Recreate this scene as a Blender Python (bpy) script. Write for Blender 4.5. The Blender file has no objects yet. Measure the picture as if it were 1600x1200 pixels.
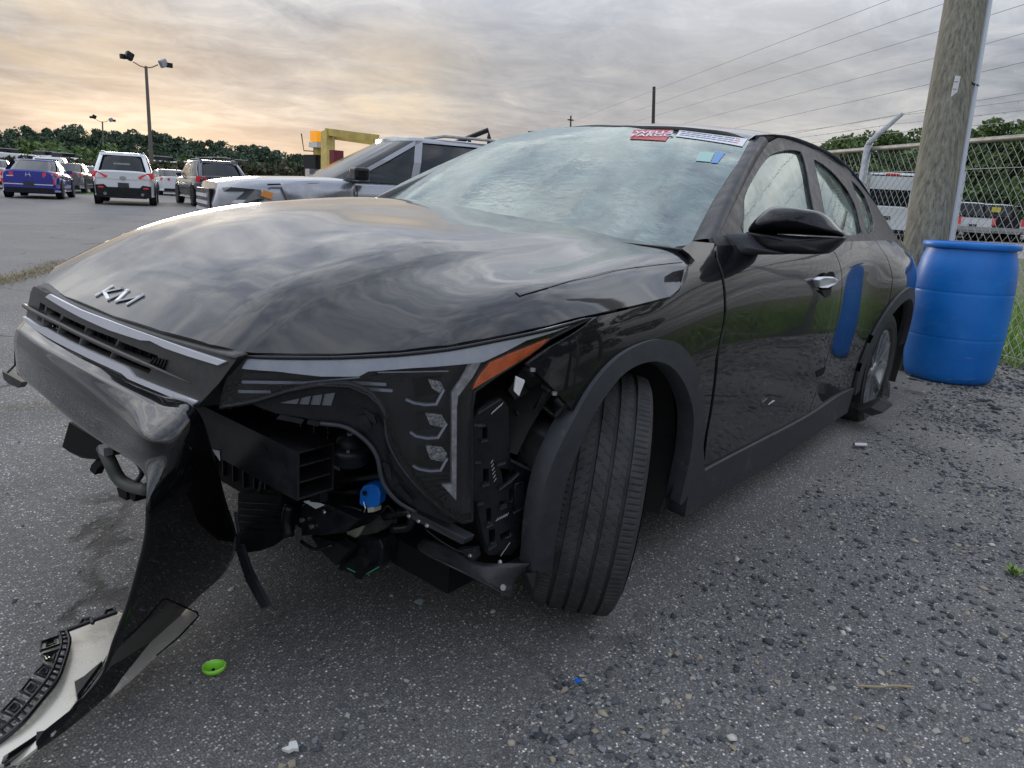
import bpy, math, random
import numpy as np
from mathutils import Vector, Matrix
from mathutils.geometry import delaunay_2d_cdt
R = math.radians
random.seed(7)
rng = np.random.RandomState(5)
sc = bpy.context.scene
col = sc.collection

# ---------------------------------------------------------------- camera
cam = bpy.data.cameras.new('camera'); co = bpy.data.objects.new('camera', cam); col.objects.link(co)
cam.sensor_width = 36; cam.lens = 25.3039
cam.clip_start = .05; cam.clip_end = 2500
CR = Matrix(((-0.641699,-0.163195,0.749393),(0.765226,-0.201851,0.611299),(0.051505,0.965724,0.254408)))
co.matrix_world = Matrix.Translation((1.5092,1.7528,1.0737)) @ CR.to_4x4()
sc.camera = co
sc.view_settings.view_transform = 'Standard'; sc.view_settings.look = 'None'
sc.view_settings.exposure = 0.94; sc.view_settings.gamma = 1
sc.cycles.use_denoising = True
sc.cycles.max_bounces = 8; sc.cycles.transparent_max_bounces = 16
sc.cycles.sample_clamp_indirect = 6

# ---------------------------------------------------------------- world
SUN_DIR = Vector((-.42, -.90, .11)).normalized()
w = bpy.data.worlds.new('World'); sc.world = w; w.use_nodes = True
nt = w.node_tree; nt.nodes.clear()
def N(t, **k):
    n = nt.nodes.new(t)
    for a, b in k.items(): setattr(n, a, b)
    return n
def L(a, b): nt.links.new(a, b)
def vm(op, a, b=None):
    n = N('ShaderNodeVectorMath', operation=op); L(a, n.inputs[0])
    if b is not None:
        if isinstance(b, tuple): n.inputs[1].default_value = b
        else: L(b, n.inputs[1])
    return n
def ma(op, a, b=None, c=None, clamp=False):
    n = N('ShaderNodeMath', operation=op, use_clamp=clamp)
    for i, v in enumerate((a, b, c)):
        if v is None: continue
        if isinstance(v, (int, float)): n.inputs[i].default_value = v
        else: L(v, n.inputs[i])
    return n.outputs[0]
tc = N('ShaderNodeTexCoord'); nrm = vm('NORMALIZE', tc.outputs['Generated']).outputs[0]
sep = N('ShaderNodeSeparateXYZ'); L(nrm, sep.inputs[0])
zc = ma('MAXIMUM', sep.outputs[2], 0.0)
den = ma('ADD', zc, .09)
cmb = N('ShaderNodeCombineXYZ')
L(ma('DIVIDE', sep.outputs[0], den), cmb.inputs[0]); L(ma('DIVIDE', sep.outputs[1], den), cmb.inputs[1])
def noise(scale, det, rough, dist=0, vec=None):
    n = N('ShaderNodeTexNoise'); n.inputs['Scale'].default_value = scale; n.inputs['Detail'].default_value = det
    n.inputs['Roughness'].default_value = rough; n.inputs['Distortion'].default_value = dist
    L(vec if vec is not None else cmb.outputs[0], n.inputs['Vector']); return n.outputs['Fac']
def ramp(f, pts):
    n = N('ShaderNodeValToRGB'); L(f, n.inputs[0]); e = n.color_ramp.elements
    while len(e) < len(pts): e.new(.5)
    for el, (p, c) in zip(e, pts):
        el.position = p; el.color = (c, c, c, 1) if isinstance(c, (int, float)) else (*c, 1)
    return n.outputs[0]
def mix(f, a, b, bt='MIX'):
    n = N('ShaderNodeMix', data_type='RGBA', blend_type=bt)
    if isinstance(f, (int, float)): n.inputs[0].default_value = f
    else: L(f, n.inputs[0])
    for i, v in ((6, a), (7, b)):
        if isinstance(v, tuple): n.inputs[i].default_value = (*v, 1)
        else: L(v, n.inputs[i])
    return n.outputs[2]
big = noise(.42, 4, .55, .4); small = noise(2.6, 8, .66, .5)
mott = noise(9, 7, .62, .6, nrm)
cl = ma('ADD', ma('ADD', ma('MULTIPLY', big, .50), ma('MULTIPLY', small, .36)), ma('MULTIPLY', mott, .14))
cl = ma('ADD', cl, ma('MULTIPLY', ma('MULTIPLY', ma('SUBTRACT', mott, .5), .30), ramp(zc, [(.2, 0.0), (.5, 1.0)])))
cloud = ramp(cl, [(.40, (.22, .245, .295)), (.46, (.33, .355, .40)), (.52, (.48, .49, .505)), (.60, (.74, .725, .69))])
def lobe(d, k):
    dn = Vector(d).normalized()
    dot = vm('DOT_PRODUCT', nrm, tuple(dn)).outputs['Value']
    return ma('POWER', ma('MAXIMUM', dot, 0.0), k)
brk = ramp(noise(1.1, 5, .6, .6), [(.38, .25), (.6, 1.0)])
g1 = ma('MULTIPLY', lobe((-.656, -.75, .085), 240), .80)
g2 = ma('MULTIPLY', lobe((-.30, -.93, .19), 150), .75)
g3 = ma('MULTIPLY', lobe((-.45, -.89, .06), 14), .10)
hz = ramp(zc, [(0.0, 1.0), (.11, .35), (.25, 0.0)])
gl = ma('MULTIPLY', ma('ADD', ma('ADD', g1, g2), g3), brk, clamp=True)
dk = ma('MULTIPLY', lobe((-.70, -.68, .26), 70), ramp(noise(.9, 5, .6, .4), [(.40, 1.0), (.66, .45)]), clamp=True)
cloud = mix(ma('MULTIPLY', dk, .8), cloud, (.29, .32, .37))
lt_ = ma('MULTIPLY', lobe((-.90, -.38, .13), 30), .55)
cloud = mix(lt_, cloud, (.60, .575, .55))
c2 = mix(ma('MULTIPLY', gl, .92), cloud, (.84, .69, .48))
warmside = ma('MULTIPLY', lobe((-.50, -.86, .0), 8), hz, clamp=True)
c3 = mix(ma('MULTIPLY', warmside, .42), c2, (.78, .54, .40))
# clouds overhead are brighter, as under any overcast
elev = ramp(zc, [(0.0, (.58, .58, .58)), (.16, (.55, .555, .57)), (.35, (1.28, 1.30, 1.35)), (.6, (1.45, 1.51, 1.62)), (1.0, (1.30, 1.38, 1.56))])
c4 = mix(1.0, c3, elev, 'MULTIPLY')
sky = N('ShaderNodeTexSky'); sky.sky_type = 'NISHITA'; sky.sun_disc = False
sky.sun_elevation = math.asin(SUN_DIR.z); sky.sun_rotation = math.atan2(SUN_DIR.x, SUN_DIR.y)
bg1 = N('ShaderNodeBackground'); L(sky.outputs[0], bg1.inputs[0]); bg1.inputs[1].default_value = .05
bg2 = N('ShaderNodeBackground'); L(c4, bg2.inputs[0]); bg2.inputs[1].default_value = 1.0
mx = N('ShaderNodeMixShader'); mx.inputs[0].default_value = .93; L(bg1.outputs[0], mx.inputs[1]); L(bg2.outputs[0], mx.inputs[2])
ow = N('ShaderNodeOutputWorld'); L(mx.outputs[0], ow.inputs[0])
sun = bpy.data.lights.new('sun', 'SUN'); sun.energy = .5; sun.angle = R(11); sun.color = (1, .88, .72)
so = bpy.data.objects.new('sun', sun); col.objects.link(so)
so.rotation_euler = SUN_DIR.to_track_quat('Z', 'Y').to_euler()

def _w(ks,v):
    n=len(ks)
    ext=0
    if v<ks[0]:i=0;ext=1
    elif v>ks[-1]:i=n-2;ext=2
    else:i=max(0,min(n-2,next((j for j in range(n-1) if v<=ks[j+1]),n-2)))
    W={}
    def add(j,a):W[j]=W.get(j,0)+a
    def tan(j,c):
        if j==0:add(1,c/(ks[1]-ks[0]));add(0,-c/(ks[1]-ks[0]))
        elif j==n-1:add(j,c/(ks[j]-ks[j-1]));add(j-1,-c/(ks[j]-ks[j-1]))
        else:
            h0=ks[j]-ks[j-1];h1=ks[j+1]-ks[j]
            add(j+1,c*h0/(h1*(h0+h1)));add(j-1,-c*h1/(h0*(h0+h1)));add(j,c*(h1-h0)/(h0*h1))
    if ext==1:add(0,1);tan(0,v-ks[0]);return W
    if ext==2:add(n-1,1);tan(n-1,v-ks[-1]);return W
    h=ks[i+1]-ks[i];t=(v-ks[i])/h
    add(i,2*t**3-3*t*t+1);add(i+1,-2*t**3+3*t*t)
    tan(i,(t**3-2*t*t+t)*h);tan(i+1,(t**3-t*t)*h)
    return W
def interp2(xs,zs,T,x,z):
    wx=_w(xs,x);wz=_w(zs,z)
    return sum(b*a*T[j][i] for i,a in wx.items() for j,b in wz.items())
SX=[-3.8,-3.5,-3.1,-2.7,-2.1,-1.5,-1.0,-.45,0,.3,.6]
SZ=[.12,.30,.50,.70,.82,.90,.98]
ST=[[.60,.74,.84,.87,.865,.865,.865,.865,.87,.86,.80],
[.62,.76,.87,.900,.860,.882,.88,.885,.91,.90,.83],
[.64,.77,.885,.920,.868,.899,.895,.905,.925,.915,.85],
[.64,.77,.88,.920,.872,.907,.905,.91,.92,.905,.83],
[.62,.75,.865,.902,.862,.897,.895,.90,.895,.87,.76],
[.58,.70,.82,.855,.850,.874,.875,.875,.85,.80,.66],
[.50,.62,.74,.775,.805,.825,.83,.82,.78,.70,.5]]
def side(x,z): return interp2(SX,SZ,ST,x,z)
BX=[-3.7,-3.2,-2.6,-2.1,-1.5,-.5,0];BY=[[.60,.67,.75,.79,.805,.80,.78]]*2
def glass(x,z): return interp2(BX,[0,1],BY,x,.5)-(z-.98)*.68
HY=[-.88,-.6,-.3,0,.3,.40,.50,.60,.75,.87]
HX=[-.5,-.3,0,.3,.5,.7,.86]
HT=[[.95,1.0,1.005,.99,.978,.970,.960,.958,.945,.912],
[.93,1.0,1.0,.985,.970,.962,.947,.942,.934,.884],
[.89,.975,.985,.972,.957,.946,.922,.910,.900,.847],
[.84,.935,.953,.952,.945,.932,.905,.888,.858,.785],
[.78,.88,.90,.902,.900,.892,.868,.845,.790,.700],
[.70,.79,.815,.828,.826,.817,.788,.752,.685,.59],
[.60,.70,.725,.73,.725,.715,.69,.66,.62,.57]]
def hood(x,y):
    z=interp2(HY,HX,HT,y,x)
    if y>.475:
        t=min(1,(y-.475)/.395);z-=.070*min(1,max(.15,(x+.45)/.6))*t*(1-t)**2
    return z
WY=[0,.35,.6,.72];WX=[-1.35,-1.05,-.8,-.55,-.3]
WT=[[1.405,1.37,1.345,1.31+.02],[1.285,1.272,1.24,1.21],[1.165,1.15,1.118,1.09],[1.03,1.015,.985,.955],[.895,.88,.85,.82]]
def ws(x,y):
    return interp2(WY,WX,WT,abs(y),x)+(.025*(-y/.7) if y<0 else 0)
RY=[0,.3,.5,.57];RX=[-3.75,-3.4,-3.0,-2.5,-2.0,-1.6,-1.3,-1.1]
RT=[[1.0,.98,.94,.88],[1.16,1.14,1.10,1.03],[1.30,1.285,1.25,1.20],[1.40,1.39,1.355,1.31],[1.425,1.415,1.385,1.345],[1.42,1.41,1.38,1.345],[1.385,1.375,1.345,1.315],[1.33,1.325,1.30,1.28]]
def roof(x,y): return interp2(RY,RX,RT,abs(y),x)
LS=[-1.2,-.9,-.615,-.385,-.226,-.049,.072,.162,.288,.476,.636];LN=[[.30,.47,.615,.81,.905,.941,.9475,.940,.8895,.771,.636]]*2
def lampn(s,z): return interp2(LS,[0,1],LN,s,.5)+.06*(.74-z)
def nose(y,z): return .866-.13*(y+.1)**2-.05*(z-.6)
def Fnose(u,v,o=0): return (nose(u,v)+o,u,v)
def flap(x,z): return .17+(x-.79)*.58+.33*z
Q=.70710678
def Fside(u,v,o=0): return (u,side(u,v)+o,v)
def Fglass(u,v,o=0): return (u,glass(u,v)+o,v+.6*o)
def Fhood(u,v,o=0): return (u,v,hood(u,v)+o)
def Fws(u,v,o=0): return (u+.5*o,v,ws(u,v)+o)
def Froof(u,v,o=0): return (u,v,roof(u,v)+o)
def Flamp(u,v,o=0):
    n=lampn(u,v)+o
    return ((n-u)*Q,(n+u)*Q,v)
def Fflap(u,v,o=0): return (u,flap(u,v)+o,v)
# end surf

# ---------------------------------------------------------------- materials
def mat(name, base, rough=.5, metal=0., spec=.5, coat=0., ior=None, var=0., vscale=8., bump=0., bscale=40., bdet=6, rvar=0., alpha=None, emit=None, trans=0., base2=None, coatr=.03, coatior=1.5):
    m = bpy.data.materials.new(name); m.use_nodes = True; t = m.node_tree; b = t.nodes['Principled BSDF']
    b.inputs['Base Color'].default_value = (*base, 1); b.inputs['Roughness'].default_value = rough
    b.inputs['Metallic'].default_value = metal; b.inputs['Specular IOR Level'].default_value = spec
    b.inputs['Coat Weight'].default_value = coat; b.inputs['Coat Roughness'].default_value = coatr; b.inputs['Coat IOR'].default_value = coatior
    if ior: b.inputs['IOR'].default_value = ior
    if trans: b.inputs['Transmission Weight'].default_value = trans
    if emit: b.inputs['Emission Color'].default_value = (*emit[0], 1); b.inputs['Emission Strength'].default_value = emit[1]
    tcn = t.nodes.new('ShaderNodeTexCoord')
    if var or rvar or base2:
        n = t.nodes.new('ShaderNodeTexNoise'); n.inputs['Scale'].default_value = vscale; n.inputs['Detail'].default_value = 8; n.inputs['Roughness'].default_value = .65
        t.links.new(tcn.outputs['Object'], n.inputs['Vector'])
        if var or base2:
            r = t.nodes.new('ShaderNodeValToRGB'); r.color_ramp.elements[0].position = .35; r.color_ramp.elements[1].position = .65
            lo = tuple(c * (1 - var) for c in base); hi = base2 if base2 else tuple(min(1, c * (1 + var)) for c in base)
            r.color_ramp.elements[0].color = (*lo, 1); r.color_ramp.elements[1].color = (*hi, 1)
            t.links.new(n.outputs['Fac'], r.inputs[0]); t.links.new(r.outputs[0], b.inputs['Base Color'])
        if rvar:
            mr = t.nodes.new('ShaderNodeMapRange'); mr.inputs[1].default_value = .35; mr.inputs[2].default_value = .65
            mr.inputs[3].default_value = max(0.02, rough - rvar); mr.inputs[4].default_value = rough + rvar
            t.links.new(n.outputs['Fac'], mr.inputs[0]); t.links.new(mr.outputs[0], b.inputs['Roughness'])
    if bump:
        n2 = t.nodes.new('ShaderNodeTexNoise'); n2.inputs['Scale'].default_value = bscale; n2.inputs['Detail'].default_value = bdet
        t.links.new(tcn.outputs['Object'], n2.inputs['Vector'])
        bp = t.nodes.new('ShaderNodeBump'); bp.inputs['Strength'].default_value = bump; bp.inputs['Distance'].default_value = .01
        t.links.new(n2.outputs['Fac'], bp.inputs['Height']); t.links.new(bp.outputs[0], b.inputs['Normal'])
    return m
paint = mat('black_paint', (.006, .006, .008), .3, spec=.05, coat=1., coatior=1.38, rvar=.05, vscale=3, bump=.012, bscale=260, bdet=2)
hoodpaint = mat('dusty_black_paint', (.005, .005, .007), .35, spec=.06, coat=1., rvar=.06, vscale=9, base2=(.009, .009, .011), bump=.02, bscale=120, bdet=6, coatr=.04, coatior=1.5)
satin = mat('satin_black', (.016, .016, .020), .42, spec=.35, rvar=.08, vscale=20)
plastic = mat('grey_black_plastic', (.028, .030, .036), .55, spec=.4, var=.2, vscale=30, bump=.15, bscale=500)
dplastic = mat('dark_plastic', (.009, .010, .012), .30, spec=.3, var=.3, vscale=15, rvar=.1)
deep = mat('underbody_black', (.006, .006, .007), .8, spec=.2)
grillem = mat('dark_grille', (.045, .043, .042), .42, spec=.5, var=.15, vscale=60)
chrome = mat('satin_chrome', (.74, .75, .80), .32, metal=.45, rvar=.05, vscale=15)
silverm = mat('silver_trim', (.62, .58, .50), .28, metal=.35, var=.12, vscale=5, rvar=.08)
whitepl = mat('white_plastic', (.7, .7, .68), .5)
logo_m = mat('logo_silver', (.85, .85, .86), .4, metal=.25)
amber = mat('amber_lens', (.42, .07, .008), .18, spec=.7, coat=1, var=.2, vscale=40, bump=.2, bscale=180)
drl = mat('drl_lens', (.66, .71, .82), .16, spec=.9, coat=1., base2=(.82, .85, .93), vscale=25, bump=.05, bscale=300)
lensg = mat('lens_grey', (.50, .51, .53), .2, metal=.5, var=.3, vscale=60, bump=.2, bscale=200)
led = mat('led_rim', (.40, .44, .52), .25, metal=.6)
rubber = mat('tyre_rubber', (.028, .029, .031), .72, spec=.25, base2=(.05, .05, .05), vscale=18, bump=.12, bscale=300)
alloy = mat('grey_alloy', (.36, .37, .38), .32, metal=.7, rvar=.1, vscale=12)
bluecon = mat('blue_plastic', (.01, .16, .62), .35)
beige = mat('beige_plastic', (.42, .43, .36), .5)
metal = mat('bare_metal', (.45, .45, .46), .35, metal=.9)
cream = mat('fabric_grey', (.10, .11, .11), .9)
greenpl = mat('lime_plastic', (.22, .62, .04), .35)
bluebar = mat('blue_polyethylene', (.004, .13, .50), .42, spec=.4, base2=(.012, .20, .66), vscale=2, bump=.06, bscale=60, rvar=.08)
def scuff(m, colr, sc_, amt, thr=.62):
    t = m.node_tree; b = t.nodes['Principled BSDF']; src_ = b.inputs['Base Color'].links[0].from_socket
    tcn = t.nodes.new('ShaderNodeTexCoord'); mp = t.nodes.new('ShaderNodeMapping'); mp.inputs['Scale'].default_value = sc_; mp.inputs['Rotation'].default_value = (.3, .5, .2); t.links.new(tcn.outputs['Object'], mp.inputs[0])
    n = t.nodes.new('ShaderNodeTexNoise'); n.inputs['Scale'].default_value = 1; n.inputs['Detail'].default_value = 9; n.inputs['Roughness'].default_value = .72; t.links.new(mp.outputs[0], n.inputs['Vector'])
    mr = t.nodes.new('ShaderNodeMapRange'); mr.inputs[1].default_value = thr; mr.inputs[2].default_value = thr + .08; mr.inputs[4].default_value = amt; t.links.new(n.outputs['Fac'], mr.inputs[0])
    mxn = t.nodes.new('ShaderNodeMix'); mxn.data_type = 'RGBA'; t.links.new(mr.outputs[0], mxn.inputs[0]); t.links.new(src_, mxn.inputs[6]); mxn.inputs[7].default_value = (*colr, 1); t.links.new(mxn.outputs[2], b.inputs['Base Color'])
scuff(bluebar, (.16, .30, .55), (5, 5, 26), .55, .60); scuff(bluebar, (.20, .19, .16), (7, 7, 5), .5, .66)
scuff(rubber, (.14, .13, .11), (9, 9, 9), .35, .60); scuff(plastic, (.11, .105, .095), (10, 16, 10), .4, .60); scuff(hoodpaint, (.08, .08, .078), (30, 7, 9), .22, .60)
redst = mat('red_sticker', (.50, .06, .065), .5)
whitest = mat('white_sticker', (.66, .68, .72), .5)
bluest = mat('blue_sticker', (.12, .28, .55), .5)
tealst = mat('teal_sticker', (.30, .50, .46), .5)
ink = mat('ink', (.06, .07, .16), .6)
galv = mat('galvanised_steel', (.33, .34, .35), .45, metal=.6, var=.2, vscale=20)
tanrail = mat('weathered_rail', (.30, .29, .27), .55, metal=.4, var=.25, vscale=12)
pvc = mat('grey_pvc_conduit', (.52, .55, .60), .4)
def glass_mat(name, tint, haze, hazecol, bump=0, bscale=5, ior=1.7, rough=.02):  # pale diffuse share on the car panes stands in for sky sheen
    m = bpy.data.materials.new(name); m.use_nodes = True; t = m.node_tree; t.nodes.clear()
    o = t.nodes.new('ShaderNodeOutputMaterial'); tr = t.nodes.new('ShaderNodeBsdfTransparent'); tr.inputs[0].default_value = (*tint, 1)
    df = t.nodes.new('ShaderNodeBsdfDiffuse'); df.inputs[0].default_value = (*hazecol, 1)
    gls = t.nodes.new('ShaderNodeBsdfGlossy'); gls.inputs['Roughness'].default_value = rough; gls.inputs[0].default_value = (.93, 1, .97, 1)
    fr = t.nodes.new('ShaderNodeFresnel'); fr.inputs[0].default_value = ior
    m1 = t.nodes.new('ShaderNodeMixShader'); m1.inputs[0].default_value = haze
    m2 = t.nodes.new('ShaderNodeMixShader')
    if haze:
        tcn = t.nodes.new('ShaderNodeTexCoord'); n = t.nodes.new('ShaderNodeTexNoise'); n.inputs['Scale'].default_value = 7; n.inputs['Detail'].default_value = 7; n.inputs['Distortion'].default_value = 1.2
        mr = t.nodes.new('ShaderNodeMapRange'); mr.inputs[1].default_value = .35; mr.inputs[2].default_value = .68; mr.inputs[3].default_value = haze * .45; mr.inputs[4].default_value = min(1, haze * 1.6)
        t.links.new(tcn.outputs['Object'], n.inputs['Vector']); t.links.new(n.outputs['Fac'], mr.inputs[0]); t.links.new(mr.outputs[0], m1.inputs[0])
    if bump:
        tcn = t.nodes.new('ShaderNodeTexCoord'); mp = t.nodes.new('ShaderNodeMapping'); mp.inputs['Scale'].default_value = (2.2, 1, 1); mp.inputs['Rotation'].default_value = (0, 0, .6)
        n = t.nodes.new('ShaderNodeTexNoise'); n.inputs['Scale'].default_value = bscale; n.inputs['Detail'].default_value = 4; n.inputs['Distortion'].default_value = 1.0
        bp = t.nodes.new('ShaderNodeBump'); bp.inputs['Strength'].default_value = bump; bp.inputs['Distance'].default_value = .01
        t.links.new(tcn.outputs['Object'], mp.inputs[0]); t.links.new(mp.outputs[0], n.inputs['Vector']); t.links.new(n.outputs['Fac'], bp.inputs['Height'])
        t.links.new(bp.outputs[0], gls.inputs['Normal'])
    t.links.new(tr.outputs[0], m1.inputs[1]); t.links.new(df.outputs[0], m1.inputs[2])
    t.links.new(m1.outputs[0], m2.inputs[1]); t.links.new(gls.outputs[0], m2.inputs[2]); t.links.new(fr.outputs[0], m2.inputs[0])
    t.links.new(m2.outputs[0], o.inputs[0]); return m
wsglass = glass_mat('windshield_glass', (.50, .72, .66), .15, (.50, .68, .61), .09, 14, 2.5)
sideglass = glass_mat('side_glass', (.45, .66, .58), .22, (.46, .58, .53), .04, 3, 2.1)
lampglass = glass_mat('lamp_lens', (.94, .94, .96), .015, (.3, .3, .3), 0, 3, 1.5)
carglass = mat('car_glass', (.008, .011, .013), .10, spec=.35)

# ---------------------------------------------------------------- helpers
def tag(o, label=None, cat=None, group=None, kind=None):
    if label: o['label'] = label
    if cat: o['category'] = cat
    if group: o['group'] = group
    if kind: o['kind'] = kind
    return o
def link(o, parent=None):
    col.objects.link(o)
    if parent is not None: o.parent = parent
    return o
def empty(name, loc=(0, 0, 0), rz=0, label=None, cat=None, group=None):
    o = bpy.data.objects.new(name, None); o.empty_display_size = .1; col.objects.link(o); o.location = loc; o.rotation_euler = (0, 0, rz)
    return tag(o, label, cat, group)
def mesh(name, V, F, m, parent=None, smooth=False, norms=None):
    me = bpy.data.meshes.new(name); me.from_pydata([tuple(v) for v in V], [], F); me.materials.append(m)
    if smooth or norms is not None: me.polygons.foreach_set('use_smooth', [True] * len(me.polygons))
    me.update()
    if norms is not None: me.normals_split_custom_set_from_vertices([tuple(n) for n in norms])
    return link(bpy.data.objects.new(name, me), parent)
class MB:
    def __init__(s): s.V = []; s.F = []
    def add(s, V, F):
        o = len(s.V); s.V += [tuple(v) for v in V]; s.F += [tuple(i + o for i in f) for f in F]; return s
    def box(s, c, d, rot=None):
        cx, cy, cz = c; a, b, e = d[0] / 2, d[1] / 2, d[2] / 2
        V = [Vector((x, y, z)) for x in (-a, a) for y in (-b, b) for z in (-e, e)]
        if rot is not None: V = [rot @ v for v in V]
        V = [v + Vector(c) for v in V]
        return s.add(V, [(0, 1, 3, 2), (4, 6, 7, 5), (0, 4, 5, 1), (2, 3, 7, 6), (0, 2, 6, 4), (1, 5, 7, 3)])
    def tube(s, pts, r, n=8, closed=False, caps=True):
        pts = [Vector(p) for p in pts]; m = len(pts); rs = r if isinstance(r, (list, tuple)) else [r] * m
        V = []; F = []; prev = None
        for i, p in enumerate(pts):
            a = pts[max(0, i - 1)] if not closed else pts[i - 1]; b = pts[min(m - 1, i + 1)] if not closed else pts[(i + 1) % m]
            t = (b - a).normalized()
            if prev is None: prev = t.orthogonal().normalized()
            x = (prev - t * prev.dot(t))
            if x.length < 1e-6: x = t.orthogonal()
            x.normalize(); prev = x; y = t.cross(x)
            for k in range(n):
                an = 2 * math.pi * k / n; V.append(p + (x * math.cos(an) + y * math.sin(an)) * rs[i])
        for i in range(m if closed else m - 1):
            j = (i + 1) % m
            for k in range(n): F.append((i * n + k, i * n + (k + 1) % n, j * n + (k + 1) % n, j * n + k))
        if caps and not closed: F.append(tuple(range(n))[::-1]); F.append(tuple((m - 1) * n + k for k in range(n)))
        return s.add(V, F)
    def lathe(s, prof, n=24, M=None, cap=True):
        V = []; F = []
        for r, z in prof:
            for k in range(n):
                an = 2 * math.pi * k / n; v = Vector((r * math.cos(an), r * math.sin(an), z)); V.append(M @ v if M is not None else v)
        for i in range(len(prof) - 1):
            for k in range(n): F.append((i * n + k, i * n + (k + 1) % n, (i + 1) * n + (k + 1) % n, (i + 1) * n + k))
        if cap: F.append(tuple(range(n))[::-1]); F.append(tuple((len(prof) - 1) * n + k for k in range(n)))
        return s.add(V, F)
    def prism(s, P, off):
        P = [Vector(p) for p in P]; off = Vector(off); n = len(P)
        return s.add(P + [p + off for p in P], [tuple(range(n)), tuple(range(2 * n - 1, n - 1, -1))] + [(i, i + n, (i + 1) % n + n, (i + 1) % n) for i in range(n)])
    def build(s, name, m, parent=None, smooth=False, ang=None):
        o = mesh(name, s.V, s.F, m, parent, smooth)
        if ang is not None:
            try: o.data.set_sharp_from_angle(angle=R(ang)); o.data.polygons.foreach_set('use_smooth', [True] * len(o.data.polygons))
            except Exception: pass
        return o
def bev(o, wd=.004, seg=2):
    b = o.modifiers.new('bevel', 'BEVEL'); b.width = wd; b.segments = seg; b.limit_method = 'ANGLE'; b.angle_limit = R(35); return o
def inpoly(P, x, y):
    c = np.zeros(len(x), bool); n = len(P)
    for i in range(n):
        x1, y1 = P[i]; x2, y2 = P[(i + 1) % n]
        if y1 == y2: continue
        t = ((y1 > y) != (y2 > y)) & (x < (x2 - x1) * (y - y1) / (y2 - y1) + x1); c ^= t
    return c
def dens(P, res, closed=True):
    out = []; n = len(P)
    for i in range(n if closed else n - 1):
        a = np.array(P[i], float); b = np.array(P[(i + 1) % n], float); k = max(1, int(math.ceil(np.linalg.norm(b - a) / res)))
        for j in range(k): out.append(tuple(a + (b - a) * j / k))
    if not closed: out.append(tuple(P[-1]))
    return out
def smoothc(P, sub=5, closed=False):
    P = [np.array(p, float) for p in P]; n = len(P); out = []
    for i in range(n if closed else n - 1):
        p0 = P[i - 1] if (i > 0 or closed) else 2 * P[0] - P[1]; p1 = P[i]; p2 = P[(i + 1) % n]
        p3 = P[(i + 2) % n] if (closed or i + 2 < n) else 2 * P[-1] - P[-2]
        for j in range(sub):
            t = j / sub; out.append(tuple(.5 * (2 * p1 + (p2 - p0) * t + (2 * p0 - 5 * p1 + 4 * p2 - p3) * t * t + (3 * p1 - p0 - 3 * p2 + p3) * t ** 3)))
    if not closed: out.append(tuple(P[-1]))
    return out
def inset(P, d):
    n = len(P); A = sum(P[i][0] * P[(i + 1) % n][1] - P[(i + 1) % n][0] * P[i][1] for i in range(n)); s = 1 if A > 0 else -1; out = []
    for i in range(n):
        a = np.array(P[i - 1]); b = np.array(P[i]); c = np.array(P[(i + 1) % n]); e1 = b - a; e2 = c - b
        l1 = np.linalg.norm(e1) or 1; l2 = np.linalg.norm(e2) or 1
        n1 = np.array((-e1[1], e1[0])) / l1 * s; n2 = np.array((-e2[1], e2[0])) / l2 * s; m = n1 + n2; q = m @ m
        m = m * (2 / q) if q > .3 else n1
        if np.linalg.norm(m) > 2: m = m / np.linalg.norm(m) * 2
        out.append(tuple(b + m * d))
    return out
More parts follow.
